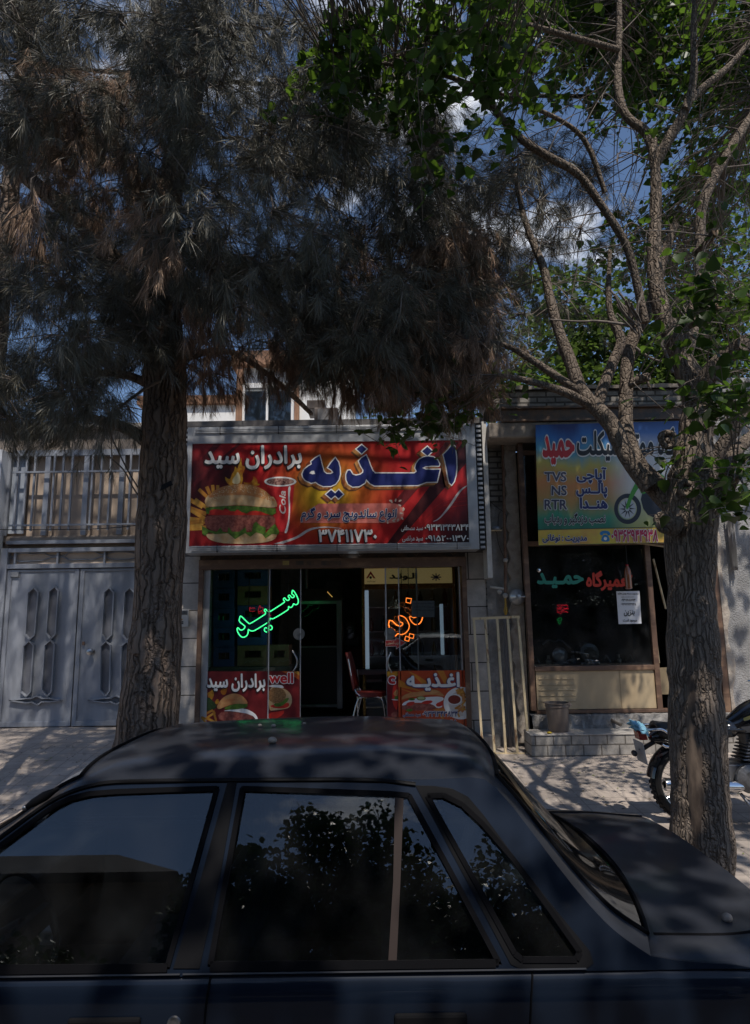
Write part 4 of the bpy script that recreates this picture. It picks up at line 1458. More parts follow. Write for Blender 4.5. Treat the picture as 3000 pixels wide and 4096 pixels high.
mb.box(x0 + .031, x1 - .031, 9.59, 9.6193, zh0 + .001, fz1 - .011)
head = mb.build("header_panel", t)
Fh = crop(700, 2180, .7567, 9.588)
mb = MB(red_m)
mb.flat([(1034, 138), (1060, 176), (1050, 176), (1034, 154), (1020, 176), (1010, 176)], Fh)
mb.use(black_m)
mb.flat(oval(1034, 172, 7, 7, 10), lifted(Fh, .001))
write(mb, "تهویه الوند", Fh, (1015, 188, 1060, 197), .01)
write(mb, "الـونـد", Fh, (1135, 148, 1278, 186), .05)
mb.use(navy_m)
for k in range(4):
    a_ = k * PI / 4
    mb.flat([(1380 + 28 * math.cos(a_) - 3 * math.sin(a_), 170 + 20 * math.sin(a_) + 3 * math.cos(a_)), (1380 - 28 * math.cos(a_) - 3 * math.sin(a_), 170 - 20 * math.sin(a_) + 3 * math.cos(a_)), (1380 - 28 * math.cos(a_) + 3 * math.sin(a_), 170 - 20 * math.sin(a_) - 3 * math.cos(a_)), (1380 + 28 * math.cos(a_) + 3 * math.sin(a_), 170 + 20 * math.sin(a_) - 3 * math.cos(a_))], lifted(Fh, .0006 * k))
mb.build("header_lettering", head)
tube_m = emitter("white_tube", (.62, .78, 1.0), .34)
mb = MB(tube_m)
for (xa, xb, ya, yb) in ((1003, 1028, 240, 655), (1398, 1424, 312, 580)):
    a, b, c_, d = rect(S2y(9.66), xa, ya, xb, yb)
    mb.box(a, b, 9.64, 9.68, c_, d)
mb.build("light_tube", t, bevel=.008)
mb = MB(shopglass)
mb.box(x0 + .031, x1 - .031, 9.60, 9.606, fz0 + .16, zh1 - .002)
mb.build("glass_pane", t)
mb = MB(pm("wire_shelf", (.4, .4, .42), .4, .6))
for k in range(4):
    z = fz0 + .5 + k * .36
    mb.box(x0 + .05, x1 - .05, 9.75, 10.19, z, z + .01)
mb.build("shelf", t)
rnd = random.Random(3)
for k in range(4):
    z = fz0 + .511 + k * .36
    for i in range(7):
        x = x0 + .12 + i * (x1 - x0 - .24) / 6
        if rnd.random() < .3: continue
        mb = MB(pm("drink_%d" % (i % 3), ((.10, .02, .015), (.02, .02, .02), (.16, .10, .03))[i % 3], .25))
        h = rnd.uniform(.2, .27)
        mb.lathe([(.034, 0), (.036, .02), (.036, h * .6), (.014, h * .85), (.014, h)], (x, 9.85, z), (0, 0, 1), 10)
        tag(mb.build("drink_bottle", smooth=40), "small drink bottle on a shelf inside the display fridge", "bottle", "bottles in the display fridge")

# glass table and red chairs
T = S2y(9.1)
za = T(1000, 655).z
tx0, tx1 = T(952, 650).x, T(1250, 650).x
t = thing("dining_table", "glass topped table with chrome legs in the doorway", "table", (tx0 + .35, 9.3, FL))
mb = MB(glass("table_glass", (.6, .7, .68), 1.5))
mb.box(tx0, tx1, 9.05, 9.7, za, za + .012)
mb.build("table_top", t)
mb = MB(pm("table_apron", (.12, .115, .11), .4))
mb.box(tx0 + .02, tx1 - .02, 9.08, 9.1, za - .075, za - .001)
mb.build("apron", t)
mb = MB(MATS["table_apron"])
mb.box(tx0 + .02, tx1 - .02, 9.65, 9.67, za - .075, za - .001)
mb.build("apron", t)
for x in (tx0 + .03, tx1 - .03):
    for y in (9.09, 9.66):
        mb = MB(chrome)
        mb.tube([(x, y, FL), (x, y, za - .002)], .016, 10)
        mb.build("leg", t, smooth=60)
redv = pm("red_vinyl", (.15, .014, .011), .5, 0, (.11, .011, .009), 6)
def chair(x, y, ang, label):
    t = thing("dining_chair", label, "chair", (x, y, FL), "red vinyl dining chairs")
    ca, sa = math.cos(ang), math.sin(ang)
    def W(a, b, z):
        return Vector((x + a * ca - b * sa, y + a * sa + b * ca, FL + z))
    mb = MB(redv)
    top = [(-.2, -.2), (.2, -.2), (.2, .2), (-.2, .2)]
    pts = smooth_poly(top, 2)
    mb.slab(pts, lambda a, b: W(a, b, .47), (0, 0, -.05))
    mb.build("seat", t, smooth=50)
    mb = MB(redv)
    rows = []
    for i in range(9):
        s_ = i / 8
        z = .50 + .48 * s_
        b = -.2 - .10 * s_ ** 1.3
        w_ = .19 * (1 - .25 * s_ ** 4)
        rows.append([W(a * w_, b - .02 * (1 - a * a), z) for a in (-1, -.5, 0, .5, 1)])
    mb.grid(rows)
    mb.build("backrest", t, smooth=60, solid=.035)
    for sgn in (-1, 1):
        mb = MB(chrome)
        mb.tube(smooth_line([W(sgn * .2, .22, 0), W(sgn * .19, .19, .38), W(sgn * .17, .12, .425), W(sgn * .17, -.1, .425), W(sgn * .2, -.16, .38), W(sgn * .22, -.24, 0)], 2), .011, 8)
        mb.build("leg_frame", t, smooth=60)
        mb = MB(chrome)
        mb.tube(smooth_line([W(sgn * .17, -.12, .43), W(sgn * .18, -.2, .5), W(sgn * .18, -.27, .9)], 2), .011, 8)
        mb.build("back_post", t, smooth=60)
p = S2y(8.85)(1035, 745)
chair(p.x, 8.85, -PI / 2 - .12, "red vinyl chair with chrome legs turned sideways in the open doorway")

# ------------------------------------------------------------------ motorcycle repair shop on the right
YR = 8.25
R4 = crop(1880, 2150, .678, YR)
R3 = crop(1880, 1600, .678, YR)
work = thing("repair_shop", "run down brick repair shop with a broad window and stained concrete edge", "shop", (2.9, YR, .35))
bricks = stone_tiles("rough_bricks", (0.30, 0.275, 0.245), (0.245, 0.22, 0.195), .235, .076, mortar=(.085, .075, .065), ms=.012, bump=1.0, nscale=9)
mb = MB(bricks)
mb.box(1.421, 1.85, 8.46, 8.75, 2.0, 4.15)
mb.build("brick_pier", work)
mb = MB(cement)
rows = []
rnd = random.Random(2)
for i in range(30):
    z = .30 + 3.05 * i / 29
    rows.append([(x, 8.445 - .018 * rnd.random() - (.012 if j in (2, 3, 4) else 0), z) for j, x in enumerate(np.linspace(1.43, 1.86, 9))])
mb.grid(rows)
mb.box(1.43, 1.86, 8.452, 8.7, .1, 2.0)
mb.build("cement_patch", work)
mb = MB(plaster_edge)
rows = []
for i in range(46):
    z = .38 + 3.80 * i / 45
    a = 1.70 + .028 * math.sin(i * 1.9) + .02 * rnd.random() + .03 * (i < 10)
    b = 1.872
    rows.append([(a, 8.45, z), (a + .008, 8.385, z), ((a + b) / 2, 8.372 + .012 * rnd.random(), z), (b + .006 * rnd.random(), 8.368, z), (b + .004, 8.5, z)])
mb.grid(rows)
mb.build("plaster_strip", work)
mb = MB(concrete_slab)
mb.box(1.46, 4.35, 7.98, 8.7, 4.155, 4.36)
mb.build("canopy_slab", work, bevel=.02)
mb = MB(steel_dark)
mb.box(1.62, 4.4, 7.95, 8.5, 4.362, 4.39)
mb.box(1.62, 4.4, 7.99, 8.02, 4.39, 4.53)
mb.box(1.62, 4.4, 7.94, 8.5, 4.53, 4.56)
mb.build("steel_beam", work, bevel=.003)
mb = MB(bricks)
mb.box(1.45, 4.4, 8.05, 8.6, 4.562, 4.80)
mb.build("brick_parapet", work)
mb = MB(concrete_slab)
rows = []
for i in range(40):
    x = 1.43 + 3.0 * i / 39
    h = 4.84 + .02 * rnd.random() - .03 * (i < 3)
    rows.append([(x, 8.0, 4.802), (x, 7.99 + .02 * rnd.random(), h), (x, 8.3, h + .02 * rnd.random()), (x, 8.62, h), (x, 8.62, 4.802)])
mb.grid(rows)
mb.build("mortar_cap", work)
# dark inside
mb = MB(pm("workshop_inside", (.055, .052, .05), .8, 0, (.03, .028, .027), 3))
mb.box(1.85, 4.4, 11.4, 11.5, .3, 4.15)
mb.box(1.86, 1.9, 8.5, 11.4, .3, 4.15)
mb.box(4.4, 4.45, 8.45, 11.4, .3, 4.15)
mb.box(1.9, 4.4, 8.5, 11.4, .3, .5)
mb.box(1.9, 4.4, 8.7, 11.4, 4.12, 4.15)
mb.build("inner_wall", work)
wx0, wx1 = 1.93, 3.44
wzb, wzt = R4(700, 760).z, 3.98
post_x1 = 3.52
door_x1 = 4.27
mb = MB(brown_paint)
mb.box(1.872, 1.935, 8.21, 8.29, .78, 4.15)
mb.box(wx1 - .03, wx1 + .035, 8.205, 8.295, .78, 2.86)
mb.box(4.22, 4.30, 8.2, 8.3, .5, 4.0)
z0, z1 = R4(600, 785).z, R4(600, 757).z
mb.box(1.936, wx1 - .031, 8.20, 8.29, z0, z1)
mb.box(1.936, 4.219, 8.20, 8.295, .745, .785)
mb.box(1.936, 4.219, 8.215, 8.285, 2.80, 2.86)
mb.box(1.936, 4.219, 8.215, 8.285, 3.99, 4.05)
mb.build("window_frame", work, bevel=.004)
mb = MB(glass("workshop_glass", (.80, .83, .83), 1.52, 0, .035, (.55, .56, .58)))
mb.box(1.936, wx1 - .031, 8.245, 8.251, z1 + .001, 2.799)
wp = mb.build("window_pane", work)
mb = MB(glass("upper_glass", (.35, .34, .32), 1.5, .1, .25, (.2, .18, .16)))
mb.box(1.936, 4.219, 8.245, 8.251, 2.861, 3.989)
mb.build("upper_pane", work)
mb = MB(brown_paint)
for x in (2.10, 2.13):
    mb.box(x - .012, x + .012, 8.20, 8.244, 2.87, 3.98)
mb.build("mullion", work)
mb = MB(pm("cream_sheet_metal", (.52, .41, .26), .45, 0, (.45, .345, .215), 2.5, stretch=(1, 1, .5), bump=.08, bs=4))
a, b, c, d = 1.95, 3.405, .79, z0 - .004
mb.box(a, b, 8.225, 8.25, c, d)
for k in range(5):
    z = c + (d - c) * (.22 + .145 * k)
    mb.box(a + .03, a + .47, 8.216, 8.2249, z - .006, z + .006)
mb.box(2.98, 2.99, 8.219, 8.2249, c, d)
mb.build("cream_panel", work, bevel=.003)
mb = MB(pm("tan_panel", (.30, .23, .14), .6, 0, (.22, .17, .1), 5))
mb.box(3.477, 4.05, 8.25, 8.27, .95, z0 + .02)
mb.build("door_panel", work)
# plinth, step
mb = MB(cement)
rows = []
for i in range(60):
    x = 1.86 + 2.5 * i / 59
    rows.append([(x, 8.10 + .03 * rnd.random(), .56), (x, 8.10 + .045 * rnd.random(), .62), (x, 8.12 + .04 * rnd.random(), .68), (x, 8.14 + .03 * rnd.random(), .725 + .015 * rnd.random()), (x, 8.3, .744)])
mb.grid(rows)
mb.build("plinth", work)
mb = MB(pm("plinth_pipe", (.2, .17, .14), .5, .5))
q = R4(830, 1078)
mb.tube([(q.x - .03, 8.15, q.z + .02), (q.x + .03, 8.0, q.z - .02)], .02, 8)
mb.build("drain_pipe", work)
blocks = stone_tiles("step_blocks", (.36, .335, .305), (.31, .29, .265), .205, .1175, offs=(.05, -.345, 0), mortar=(.13, .115, .1), ms=.008, ofs=.35, bump=.4, nscale=10)
mb = MB(blocks)
mb.box(1.745, 4.4, 7.75, 8.12, .2, .566)
mb.build("step", work, bevel=.012)
mb = MB(pm("step_top", (.42, .39, .355), .9, 0, (.33, .305, .275), 6, bump=.5, bs=30))
mb.box(1.74, 4.4, 7.74, 8.115, .5665, .583)
mb.build("step_slab", work, bevel=.006)
mb = MB(roughcast)
mb.box(4.31, 9, 8.22, 8.6, .2, 5.0)
mb.build("roughcast_wall", work)
mb = MB(plaster_edge)
rows = []
for i in range(50):
    z = .4 + 4.4 * i / 49
    a = 4.305
    w_ = .05 + .03 * math.sin(i * .8) + .03 * rnd.random()
    rows.append([(a, 8.23, z), (a + .004, 8.205, z), (a + w_, 8.20 + .008 * rnd.random(), z), (a + w_ + .012, 8.221, z)])
mb.grid(rows)
mb.build("plaster_edge", work)
mb = MB(pm("door_edge_metal", (.22, .23, .26), .4, .4))
mb.box(4.10, 4.16, 8.19, 8.24, .8, 1.9)
mb.build("door_edge", work)
mb = MB(red_m)
q = crop(2550, 1500, .576, 8.2)
x0, x1, z0, z1 = rect(q, 505, 1045, 525, 1145)
mb.box(x0, x1, 8.16, 8.199, z0, z1)
mb.build("red_tag", work)

# window lettering, light scribbles, notice, bottle
W7 = crop(2120, 2230, .339, 8.243)
mb = MB(pm("teal_print", (.03, .25, .18), .5))
write(mb, "حمـیـد", W7, (90, 190, 625, 352), .045)
mb.use(pm("orange_red_print", (.62, .05, .025), .5))
write(mb, "تعمیرگاه", W7, (668, 165, 1200, 385), .045)
mb.build("window_lettering", wp)
mb = MB(emitter("small_red_led", (1, .02, .05), .8))
rnd = random.Random(11)
W7b = crop(2120, 2230, .339, 8.6)
for k in range(7):
    y = 560 + k * 15
    pts = [(320 + 22 * i + rnd.uniform(-6, 6), y + rnd.uniform(-16, 16)) for i in range(7)]
    mb.tube([W7b(*q) for q in pts], .0018, 4)
tag(mb.build("led_scribble"), "small red light lettering inside the repair shop window", "led sign")
mb = MB(emitter("small_green_led", (.03, .9, .2), .5))
for pl in ([(320, 740), (345, 712), (370, 712), (372, 745), (345, 750), (325, 745)], [(330, 760), (350, 790), (360, 765)]):
    mb.tube([W7b(*q) for q in pl], .0018, 4)
tag(mb.build("led_scribble"), "small green light lettering inside the repair shop window", "led sign")
Pn = crop(1880, 2150, .678, 8.236)
t = thing("paper_notice", "white paper notice with black lettering taped to the repair shop window", "notice", Vector(Pn(945, 510)))
mb = MB(paper_m)
mb.slab([(863, 318), (1000, 315), (1012, 508), (877, 511)], Pn, (0, .0012, 0))
sh = mb.build("sheet", t)
mb = MB(black_m)
for tx, bx in (("درصورت بسته بودن مغازه", (872, 325, 994, 338)), ("با شماره های تماس بگیرید", (892, 347, 966, 354)), ("۰۹۳۰۱۹۰۶۸۹۳", (892, 362, 974, 376)), ("۰۹۳۶۲۹۴۴۹۳۸", (890, 388, 980, 400)), ("بنزین", (908, 428, 970, 464)), ("موجود است", (902, 480, 984, 500))):
    write(mb, tx, lifted(Pn, .001), bx, .03, .0003)
mb.build("lettering", sh)
p = R4(937, 300)
bx_ = at(1880 + 937 * .678, 2150 + 305 * .678, 8.08)
bt = at(1880 + 937 * .678, 2150 + 160 * .678, 8.08)
hh = bt.z - bx_.z
t = thing("hanging_bottle", "plastic bottle of amber liquid hanging before the repair shop window", "bottle", (bx_.x, 8.08, bx_.z))
mb = MB(pm("amber_bottle", (.30, .10, .04), .2, 0, (.22, .07, .03), 8, coat=.6))
prof = [(.02, 0), (.042, .01)]
for i in range(9):
    prof += [(.044, hh * (.06 + .065 * i)), (.041, hh * (.09 + .065 * i))]
prof += [(.042, hh * .7), (.036, hh * .8), (.016, hh * .93), (.014, hh * .96)]
mb.lathe(prof, (bx_.x, 8.08, bx_.z), (0, 0, 1), 18)
mb.build("body", t, smooth=50)
mb = MB(red_m)
mb.lathe([(.017, hh * .96), (.017, hh)], (bx_.x, 8.08, bx_.z), (0, 0, 1), 14)
mb.build("cap", t, smooth=40)
mb = MB(wire_m)
mb.tube([(bx_.x, 8.08, bt.z - .01), (bx_.x + .005, 8.08, 2.84)], .003, 5)
mb.build("string", t)
mb = MB(pm("cream_stick", (.45, .36, .24), .6))
a, b = R4(925, 38), R4(1118, 65)
mb.bar((a.x, 8.06, a.z), (b.x, 8.06, b.z), .02, .02)
mb.tube([(b.x, 8.06, b.z), (b.x + .02, 8.06, R4(1130, 150).z)], .006, 5)
q = R4(1137, 172)
mb.use(pm("foil", (.6, .62, .66), .3, .8)).ball((q.x, 8.06, q.z), (.028, .028, .045), 10, 7)
tag(mb.build("hook_stick"), "pale stick under the banner with a foil wrapped end hanging from it", "stick")
for pl, lb in (([(1040, 60), (1080, 230), (1145, 745)], "long cream and rust bar leaning inside the doorway, the left one"), ([(1110, 120), (1145, 260), (1185, 420)], "long cream and rust bar leaning inside the doorway, half behind the tree trunk")):
    mb = MB(rust_cream)
    pts = [R4(*q) for q in pl]
    mb.tube([(q.x, 8.4, q.z) for q in pts], .014, 6)
    tag(mb.build("leaning_bar"), lb, "bar", "bars leaning in the doorway")
# things on the inner window sill
mb = MB(pm("sill_board", (.09, .085, .08), .7))
mb.box(1.96, 3.4, 8.30, 8.75, wzb - .06, wzb + .015)
tag(mb.build("inner_sill"), "dark board inside the repair shop window carrying spare parts", "shelf")
zs = wzb + .016
grey_p = pm("grey_machine", (.22, .225, .23), .4, .5, (.14, .14, .145), 6)
c = W7b(650, 1160)
t = thing("electric_motor", "grey round electric motor with slotted end behind the window", "motor", (c.x, 8.6, zs))
mb = MB(grey_p)
zc = zs + .135
mb.lathe([(.09, -.02), (.12, -.01), (.125, .05), (.125, .2), (.1, .24)], (c.x, 8.42, zc), (0, 1, 0), 24)
for k in range(16):
    a_ = 2 * PI * k / 16
    mb.bar((c.x + .125 * math.cos(a_), 8.46, zc + .125 * math.sin(a_)), (c.x + .125 * math.cos(a_), 8.62, zc + .125 * math.sin(a_)), .008, .02, up=(math.cos(a_), 0, math.sin(a_)))
mb.build("housing", t, smooth=40)
mb = MB(black_m)
for k in range(-4, 5):
    w_ = math.sqrt(max(.001, .08 ** 2 - (k * .017) ** 2))
    mb.box(c.x - w_, c.x + w_, 8.396, 8.3995, zc + k * .017 - .004, zc + k * .017 + .004)
mb.build("slots", t)
mb = MB(grey_p)
mb.box(c.x - .12, c.x + .12, 8.42, 8.66, zs, zs + .02)
mb.build("foot", t, bevel=.003)
c = W7b(312, 1150)
t = thing("headlamp_unit", "round chrome headlamp unit standing on the inner sill", "headlamp", (c.x, 8.45, zs))
mb = MB(chrome_worn)
zc = zs + .115
mb.lathe([(.03, .16), (.07, .12), (.092, .04), (.096, 0), (.088, -.008)], (c.x, 8.42, zc), (0, 1, 0), 24, cap=False)
mb.build("shell", t, smooth=50)
mb = MB(pm("lamp_lens", (.40, .42, .44), .1, .2))
mb.lathe([(.088, 0), (.06, -.016), (.02, -.022)], (c.x, 8.42, zc), (0, 1, 0), 24)
mb.build("lens", t, smooth=50)
mb = MB(grey_p)
mb.box(c.x - .1, c.x + .1, 8.38, 8.5, zs, zs + .025)
mb.build("base", t, bevel=.004)
rnd = random.Random(21)
for k in range(9):
    x = 2.02 + k * .15 + rnd.uniform(-.03, .03)
    if abs(x - c.x) < .12 or abs(x - W7b(650, 1160).x) < .15: continue
    mb = MB((grey_p, chrome_worn, black_plastic)[k % 3])
    s_ = rnd.uniform(.03, .05)
    if k % 2:
        mb.lathe([(s_ * .7, 0), (s_, .01), (s_, .05), (s_ * .5, .07), (s_ * .5, .11)], (x, 8.45, zs), (0, 0, 1), 12)
    else:
        mb.tube(smooth_line([(x - .05, 8.45, zs + .01), (x, 8.43, zs + .12), (x + .04, 8.46, zs + .06), (x + .06, 8.45, zs + .012)], 2), .011, 7)
    tag(mb.build("spare_part", smooth=40), "small metal spare part lying on the board inside the repair shop window", "spare part", "spare parts on the inner sill")
c = W7b(230, 1000)
mb = MB(pm("tarp_grey", (.16, .17, .19), .35, .3))
mb.tube(smooth_line([W7b(150, 1030), W7b(215, 965), W7b(300, 1000), W7b(350, 960), W7b(480, 1070)], 1), .012, 6)
tag(mb.build("bent_rod"), "bent metal rod over the headlamp behind the window", "rod")
q = W7(100, 150)
mb = MB(chrome)
mb.lathe([(.028, 0), (.024, .012), (.008, .02)], (q.x, 8.243, q.z), (0, -1, 0), 16)
tag(mb.build("window_stud", smooth=40), "small round bright stud at the top left of the repair shop window", "stud")

# the banner
B3 = crop(1880, 1600, .678, 7.925)
t = thing("shop_banner", "blue and yellow printed motorcycle repair banner behind the tree", "banner", Vector(B3(400, 850)))
bm = bpy.data.materials.new("banner_print")
bm.use_nodes = True
tt = bm.node_tree
bb = tt.nodes['Principled BSDF']
bb.inputs['Roughness'].default_value = .38
co = tt.nodes.new('ShaderNodeTexCoord')
sx = tt.nodes.new('ShaderNodeSeparateXYZ')
tt.links.new(co.outputs['Object'], sx.inputs[0])
bz0, bz1 = B3(700, 765).z, B3(700, 135).z
bx0, bx1 = B3(390, 450).x, B3(1245, 450).x
def mrn(out, a, b):
    m = tt.nodes.new('ShaderNodeMapRange')
    m.inputs['From Min'].default_value = a
    m.inputs['From Max'].default_value = b
    tt.links.new(out, m.inputs['Value'])
    return m.outputs['Result']
nz = tt.nodes.new('ShaderNodeTexNoise')
nz.inputs['Scale'].default_value = 2.2
nz.inputs['Detail'].default_value = 2
mpn = tt.nodes.new('ShaderNodeMapping')
mpn.inputs['Scale'].default_value = (2.6, 1, .45)
tt.links.new(co.outputs['Object'], mpn.inputs['Vector'])
tt.links.new(mpn.outputs['Vector'], nz.inputs['Vector'])
def ramp_of(fac, stops):
    r = tt.nodes.new('ShaderNodeValToRGB')
    e = r.color_ramp.elements
    e[0].position, e[0].color = stops[0][0], (*stops[0][1], 1)
    e[1].position, e[1].color = stops[-1][0], (*stops[-1][1], 1)
    for p_, c_ in stops[1:-1]:
        n_ = e.new(p_)
        n_.color = (*c_, 1)
    tt.links.new(fac, r.inputs['Fac'])
    return r.outputs['Color']
vv = mrn(sx.outputs['Z'], bz0, bz1)
ad = tt.nodes.new('ShaderNodeMath')
ad.operation = 'MULTIPLY_ADD'
ad.inputs[1].default_value = .30
tt.links.new(nz.outputs['Fac'], ad.inputs[0])
sb = tt.nodes.new('ShaderNodeMath')
sb.operation = 'SUBTRACT'
sb.inputs[1].default_value = .15
tt.links.new(vv, sb.inputs[0])
tt.links.new(sb.outputs[0], ad.inputs[2])
left = ramp_of(ad.outputs[0], [(0, (.02, .13, .09)), (.13, (.04, .27, .16)), (.3, (.40, .25, .07)), (.46, (.56, .22, .06)), (.6, (.46, .40, .08)), (.72, (.09, .33, .46)), (.85, (.025, .15, .46)), (1, (.008, .02, .14))])
right = ramp_of(vv, [(0, (.38, .41, .13)), (.18, (.48, .51, .30)), (.35, (.64, .65, .61)), (.72, (.62, .65, .70)), (.9, (.07, .17, .46)), (1, (.01, .05, .22))])
uu = mrn(sx.outputs['X'], bx0 + .48 * (bx1 - bx0), bx0 + .66 * (bx1 - bx0))
mx = tt.nodes.new('ShaderNodeMixRGB')
tt.links.new(uu, mx.inputs['Fac'])
tt.links.new(left, mx.inputs['Color1'])
tt.links.new(right, mx.inputs['Color2'])
tt.links.new(mx.outputs['Color'], bb.inputs['Base Color'])
Lb = lambda k: (lambda x, y: Vector(B3(x, y)) - Vector((0, .0008 * k, 0)))
def ripple(x, y):
    v = B3(x, y)
    return Vector((v.x, v.y, v.z))
mb = MB(bm)
mb.slab([(387, 147), (1245, 124), (1240, 838), (405, 858)], ripple, (0, .012, 0))
sheet = mb.build("sheet", t)
mb = MB(pm("banner_yellow", (.66, .52, .07), .4, 0, (.60, .34, .08), 3))
mb.flat([(402, 768), (1241, 748), (1240, 837), (405, 856)], Lb(1))
mb.use(pm("banner_dark_line", (.05, .08, .03), .4)).flat([(401, 764), (1241, 744), (1241, 749), (401, 769)], Lb(2))
mb.use(pm("banner_tyre", (.015, .018, .03), .4)).flat([oval(930, 642, 80, 90, 36), list(reversed(oval(928, 642, 56, 64, 30)))], Lb(1))
mb.use(pm("banner_disc", (.5, .53, .56), .4)).flat(oval(928, 642, 50, 58, 30), Lb(1))
mb.use(pm("banner_tyre", (.015, .018, .03)))
for k in range(10):
    a_ = k * PI / 5
    mb.flat([(928 + 14 * math.cos(a_ - .5), 642 + 16 * math.sin(a_ - .5)), (928 + 50 * math.cos(a_), 642 + 58 * math.sin(a_)), (928 + 14 * math.cos(a_ + .2), 642 + 16 * math.sin(a_ + .2))], Lb(2 + .1 * k))
mb.use(pm("banner_green", (.06, .30, .03), .4))
mb.flat(smooth_poly([(915, 640), (940, 560), (985, 470), (1010, 440), (1040, 450), (960, 570), (935, 645)], 1), Lb(4))
mb.flat(smooth_poly([(1050, 470), (1105, 435), (1140, 440), (1165, 490), (1130, 520), (1060, 540), (1010, 560), (1000, 520)], 1), Lb(4))
mb.use(pm("banner_dark", (.012, .014, .025), .4))
mb.flat(smooth_poly([(1000, 560), (1060, 540), (1160, 500), (1205, 485), (1225, 520), (1160, 600), (1100, 700), (1030, 670)], 1), Lb(3))
mb.flat(oval(1190, 650, 60, 80, 24), Lb(3))
mb.build("printed_motorcycle", sheet)
mb = MB(black_m)
wr = ((.045, white_m, 0, 0),)
write(mb, "گاه موتورسیکلت", Lb(5), (632, 168, 1205, 362), .035, .001, rings=wr)
mb.use(red_m)
write(mb, "حمید", Lb(5), (430, 222, 612, 372), .05, .001, rings=wr)
mb.use(navy_m)
write(mb, "آپاچی", Lb(5), (630, 400, 802, 492), .04, .001, rings=wr)
write(mb, "پالــس", Lb(5), (628, 492, 806, 575), .045, .001, rings=wr)
write(mb, "هنــدا", Lb(5), (650, 578, 808, 640), .045, .001, rings=wr)
write(mb, "مدیریت : نوغانی", Lb(5), (428, 793, 688, 842), .035, .001, rings=wr)
mb.use(pm("slate_print", (.05, .05, .09), .4))
write(mb, "TVS", Lb(5), (440, 427, 565, 480), .03, .001, rtl=False, rings=wr)
write(mb, "NS", Lb(5), (482, 508, 568, 562), .03, .001, rtl=False, rings=wr)
write(mb, "RTR", Lb(5), (440, 590, 570, 645), .03, .001, rtl=False, rings=wr)
mb.use(black_m)
write(mb, "نصب دزدگیر و ردیاب", Lb(5), (440, 668, 798, 738), .03, .001, rings=wr)
mb.use(pm("crimson_print", (.42, .01, .06), .4))
write(mb, "۰۹۳۶۲۹۴۴۹۳۸", Lb(5), (835, 768, 1106, 834), .035, .001, rings=wr)
mb.use(pm("phone_blue", (.02, .20, .45), .4))
mb.flat(smooth_poly([(772, 836), (778, 805), (790, 795), (805, 795), (818, 805), (826, 836)], 1), Lb(5))
mb.flat(smooth_poly([(764, 795), (770, 775), (800, 770), (824, 778), (828, 798), (812, 800), (808, 788), (786, 788), (782, 800)], 1), Lb(5))
mb.use(white_m).flat(oval(798, 818, 10, 10, 14), Lb(7))
mb.build("lettering", sheet)

# ------------------------------------------------------------------ pipe, gas meter, leaning grille, bucket
pp = thing("gas_pipe", "rusty brown gas pipe with a yellow tap running down the brick pier", "pipe", (1.62, 8.3, 1.9))
P8 = crop(1880, 1700, .3812, 8.33)
mb = MB(pm("rusty_pipe", (.16, .085, .055), .6, .2, (.24, .15, .10), 14))
pts = [P8(335, 90), P8(350, 450), P8(360, 930), P8(370, 1400), P8(372, 1760)]
mb.tube([(q.x, 8.33, q.z) for q in pts], .019, 10)
mb.build("riser", pp, smooth=60)
mb = MB(pm("pale_fitting", (.50, .48, .45), .6, 0, (.36, .33, .3), 12))
for (x, y, r) in ((372, 1420, .032), (372, 1790, .035), (310, 1750, .03)):
    q = P8(x, y)
    mb.ball((q.x, 8.33, q.z), r, 12, 8)
q1, q2 = P8(215, 1700), P8(370, 1720)
mb.tube([(q1.x, 8.36, q1.z), (q2.x, 8.34, q2.z)], .016, 8)
mb.build("fitting", pp, smooth=60)
mb = MB(pm("yellow_tap", (.42, .24, .03), .4))
pts = [P8(372, 1810), P8(374, 1900), P8(374, 1950), P8(374, 1995)]
mb.tube([(q.x, 8.33, q.z) for q in pts], [.012, .016, .03, .012], 10)
mb.build("tap", pp, smooth=60)
mt = thing("gas_regulator", "round silver gas regulator on the wall beside the pipe", "regulator", Vector(P8(495, 1810)))
mb = MB(pm("regulator_grey", (.50, .52, .54), .3, .6, (.38, .39, .4), 9))
q = P8(488, 1805)
mb.lathe([(.06, .09), (.1, .07), (.105, .04), (.105, .03), (.09, 0), (.045, -.03), (.028, -.055), (.0, -.06)], (q.x, 8.26, q.z), (0, 1, 0), 26, cap=False)
mb.build("body", mt, smooth=45)
mb = MB(chrome_worn)
mb.tube([(q.x, 8.23, q.z), (q.x + .085, 8.23, q.z)], .016, 8)
mb.build("spout", mt, smooth=60)
mb = MB(wire_m)
mb.tube(smooth_line([(q_.x, 8.37, q_.z) for q_ in (P8(170, 740), P8(240, 820), P8(330, 890), P8(395, 930), P8(380, 1060), P8(300, 1100), P8(300, 1000), P8(310, 920), P8(330, 905))], 2), .004, 5)
mb.tube(smooth_line([(q_.x, 8.37, q_.z) for q_ in (P8(120, 950), P8(200, 1060), P8(290, 1110), P8(290, 1200), P8(340, 1340), P8(372, 1400))], 2), .004, 5)
tag(mb.build("loose_cable", smooth=60), "thin black cables looping around the rusty gas pipe", "cable")
mb = MB(pm("grey_lamp_shell", (.24, .28, .36), .3, .3))
q = P8(280, 1080)
mb.ball((q.x, 8.36, q.z), (.055, .05, .03), 14, 8)
mb.use(rust_cream).box(q.x - .09, q.x + .07, 8.33, 8.4, q.z - .035, q.z - .025)
tag(mb.build("junction_box", smooth=60), "small blue grey box on a bracket on the pier", "box")

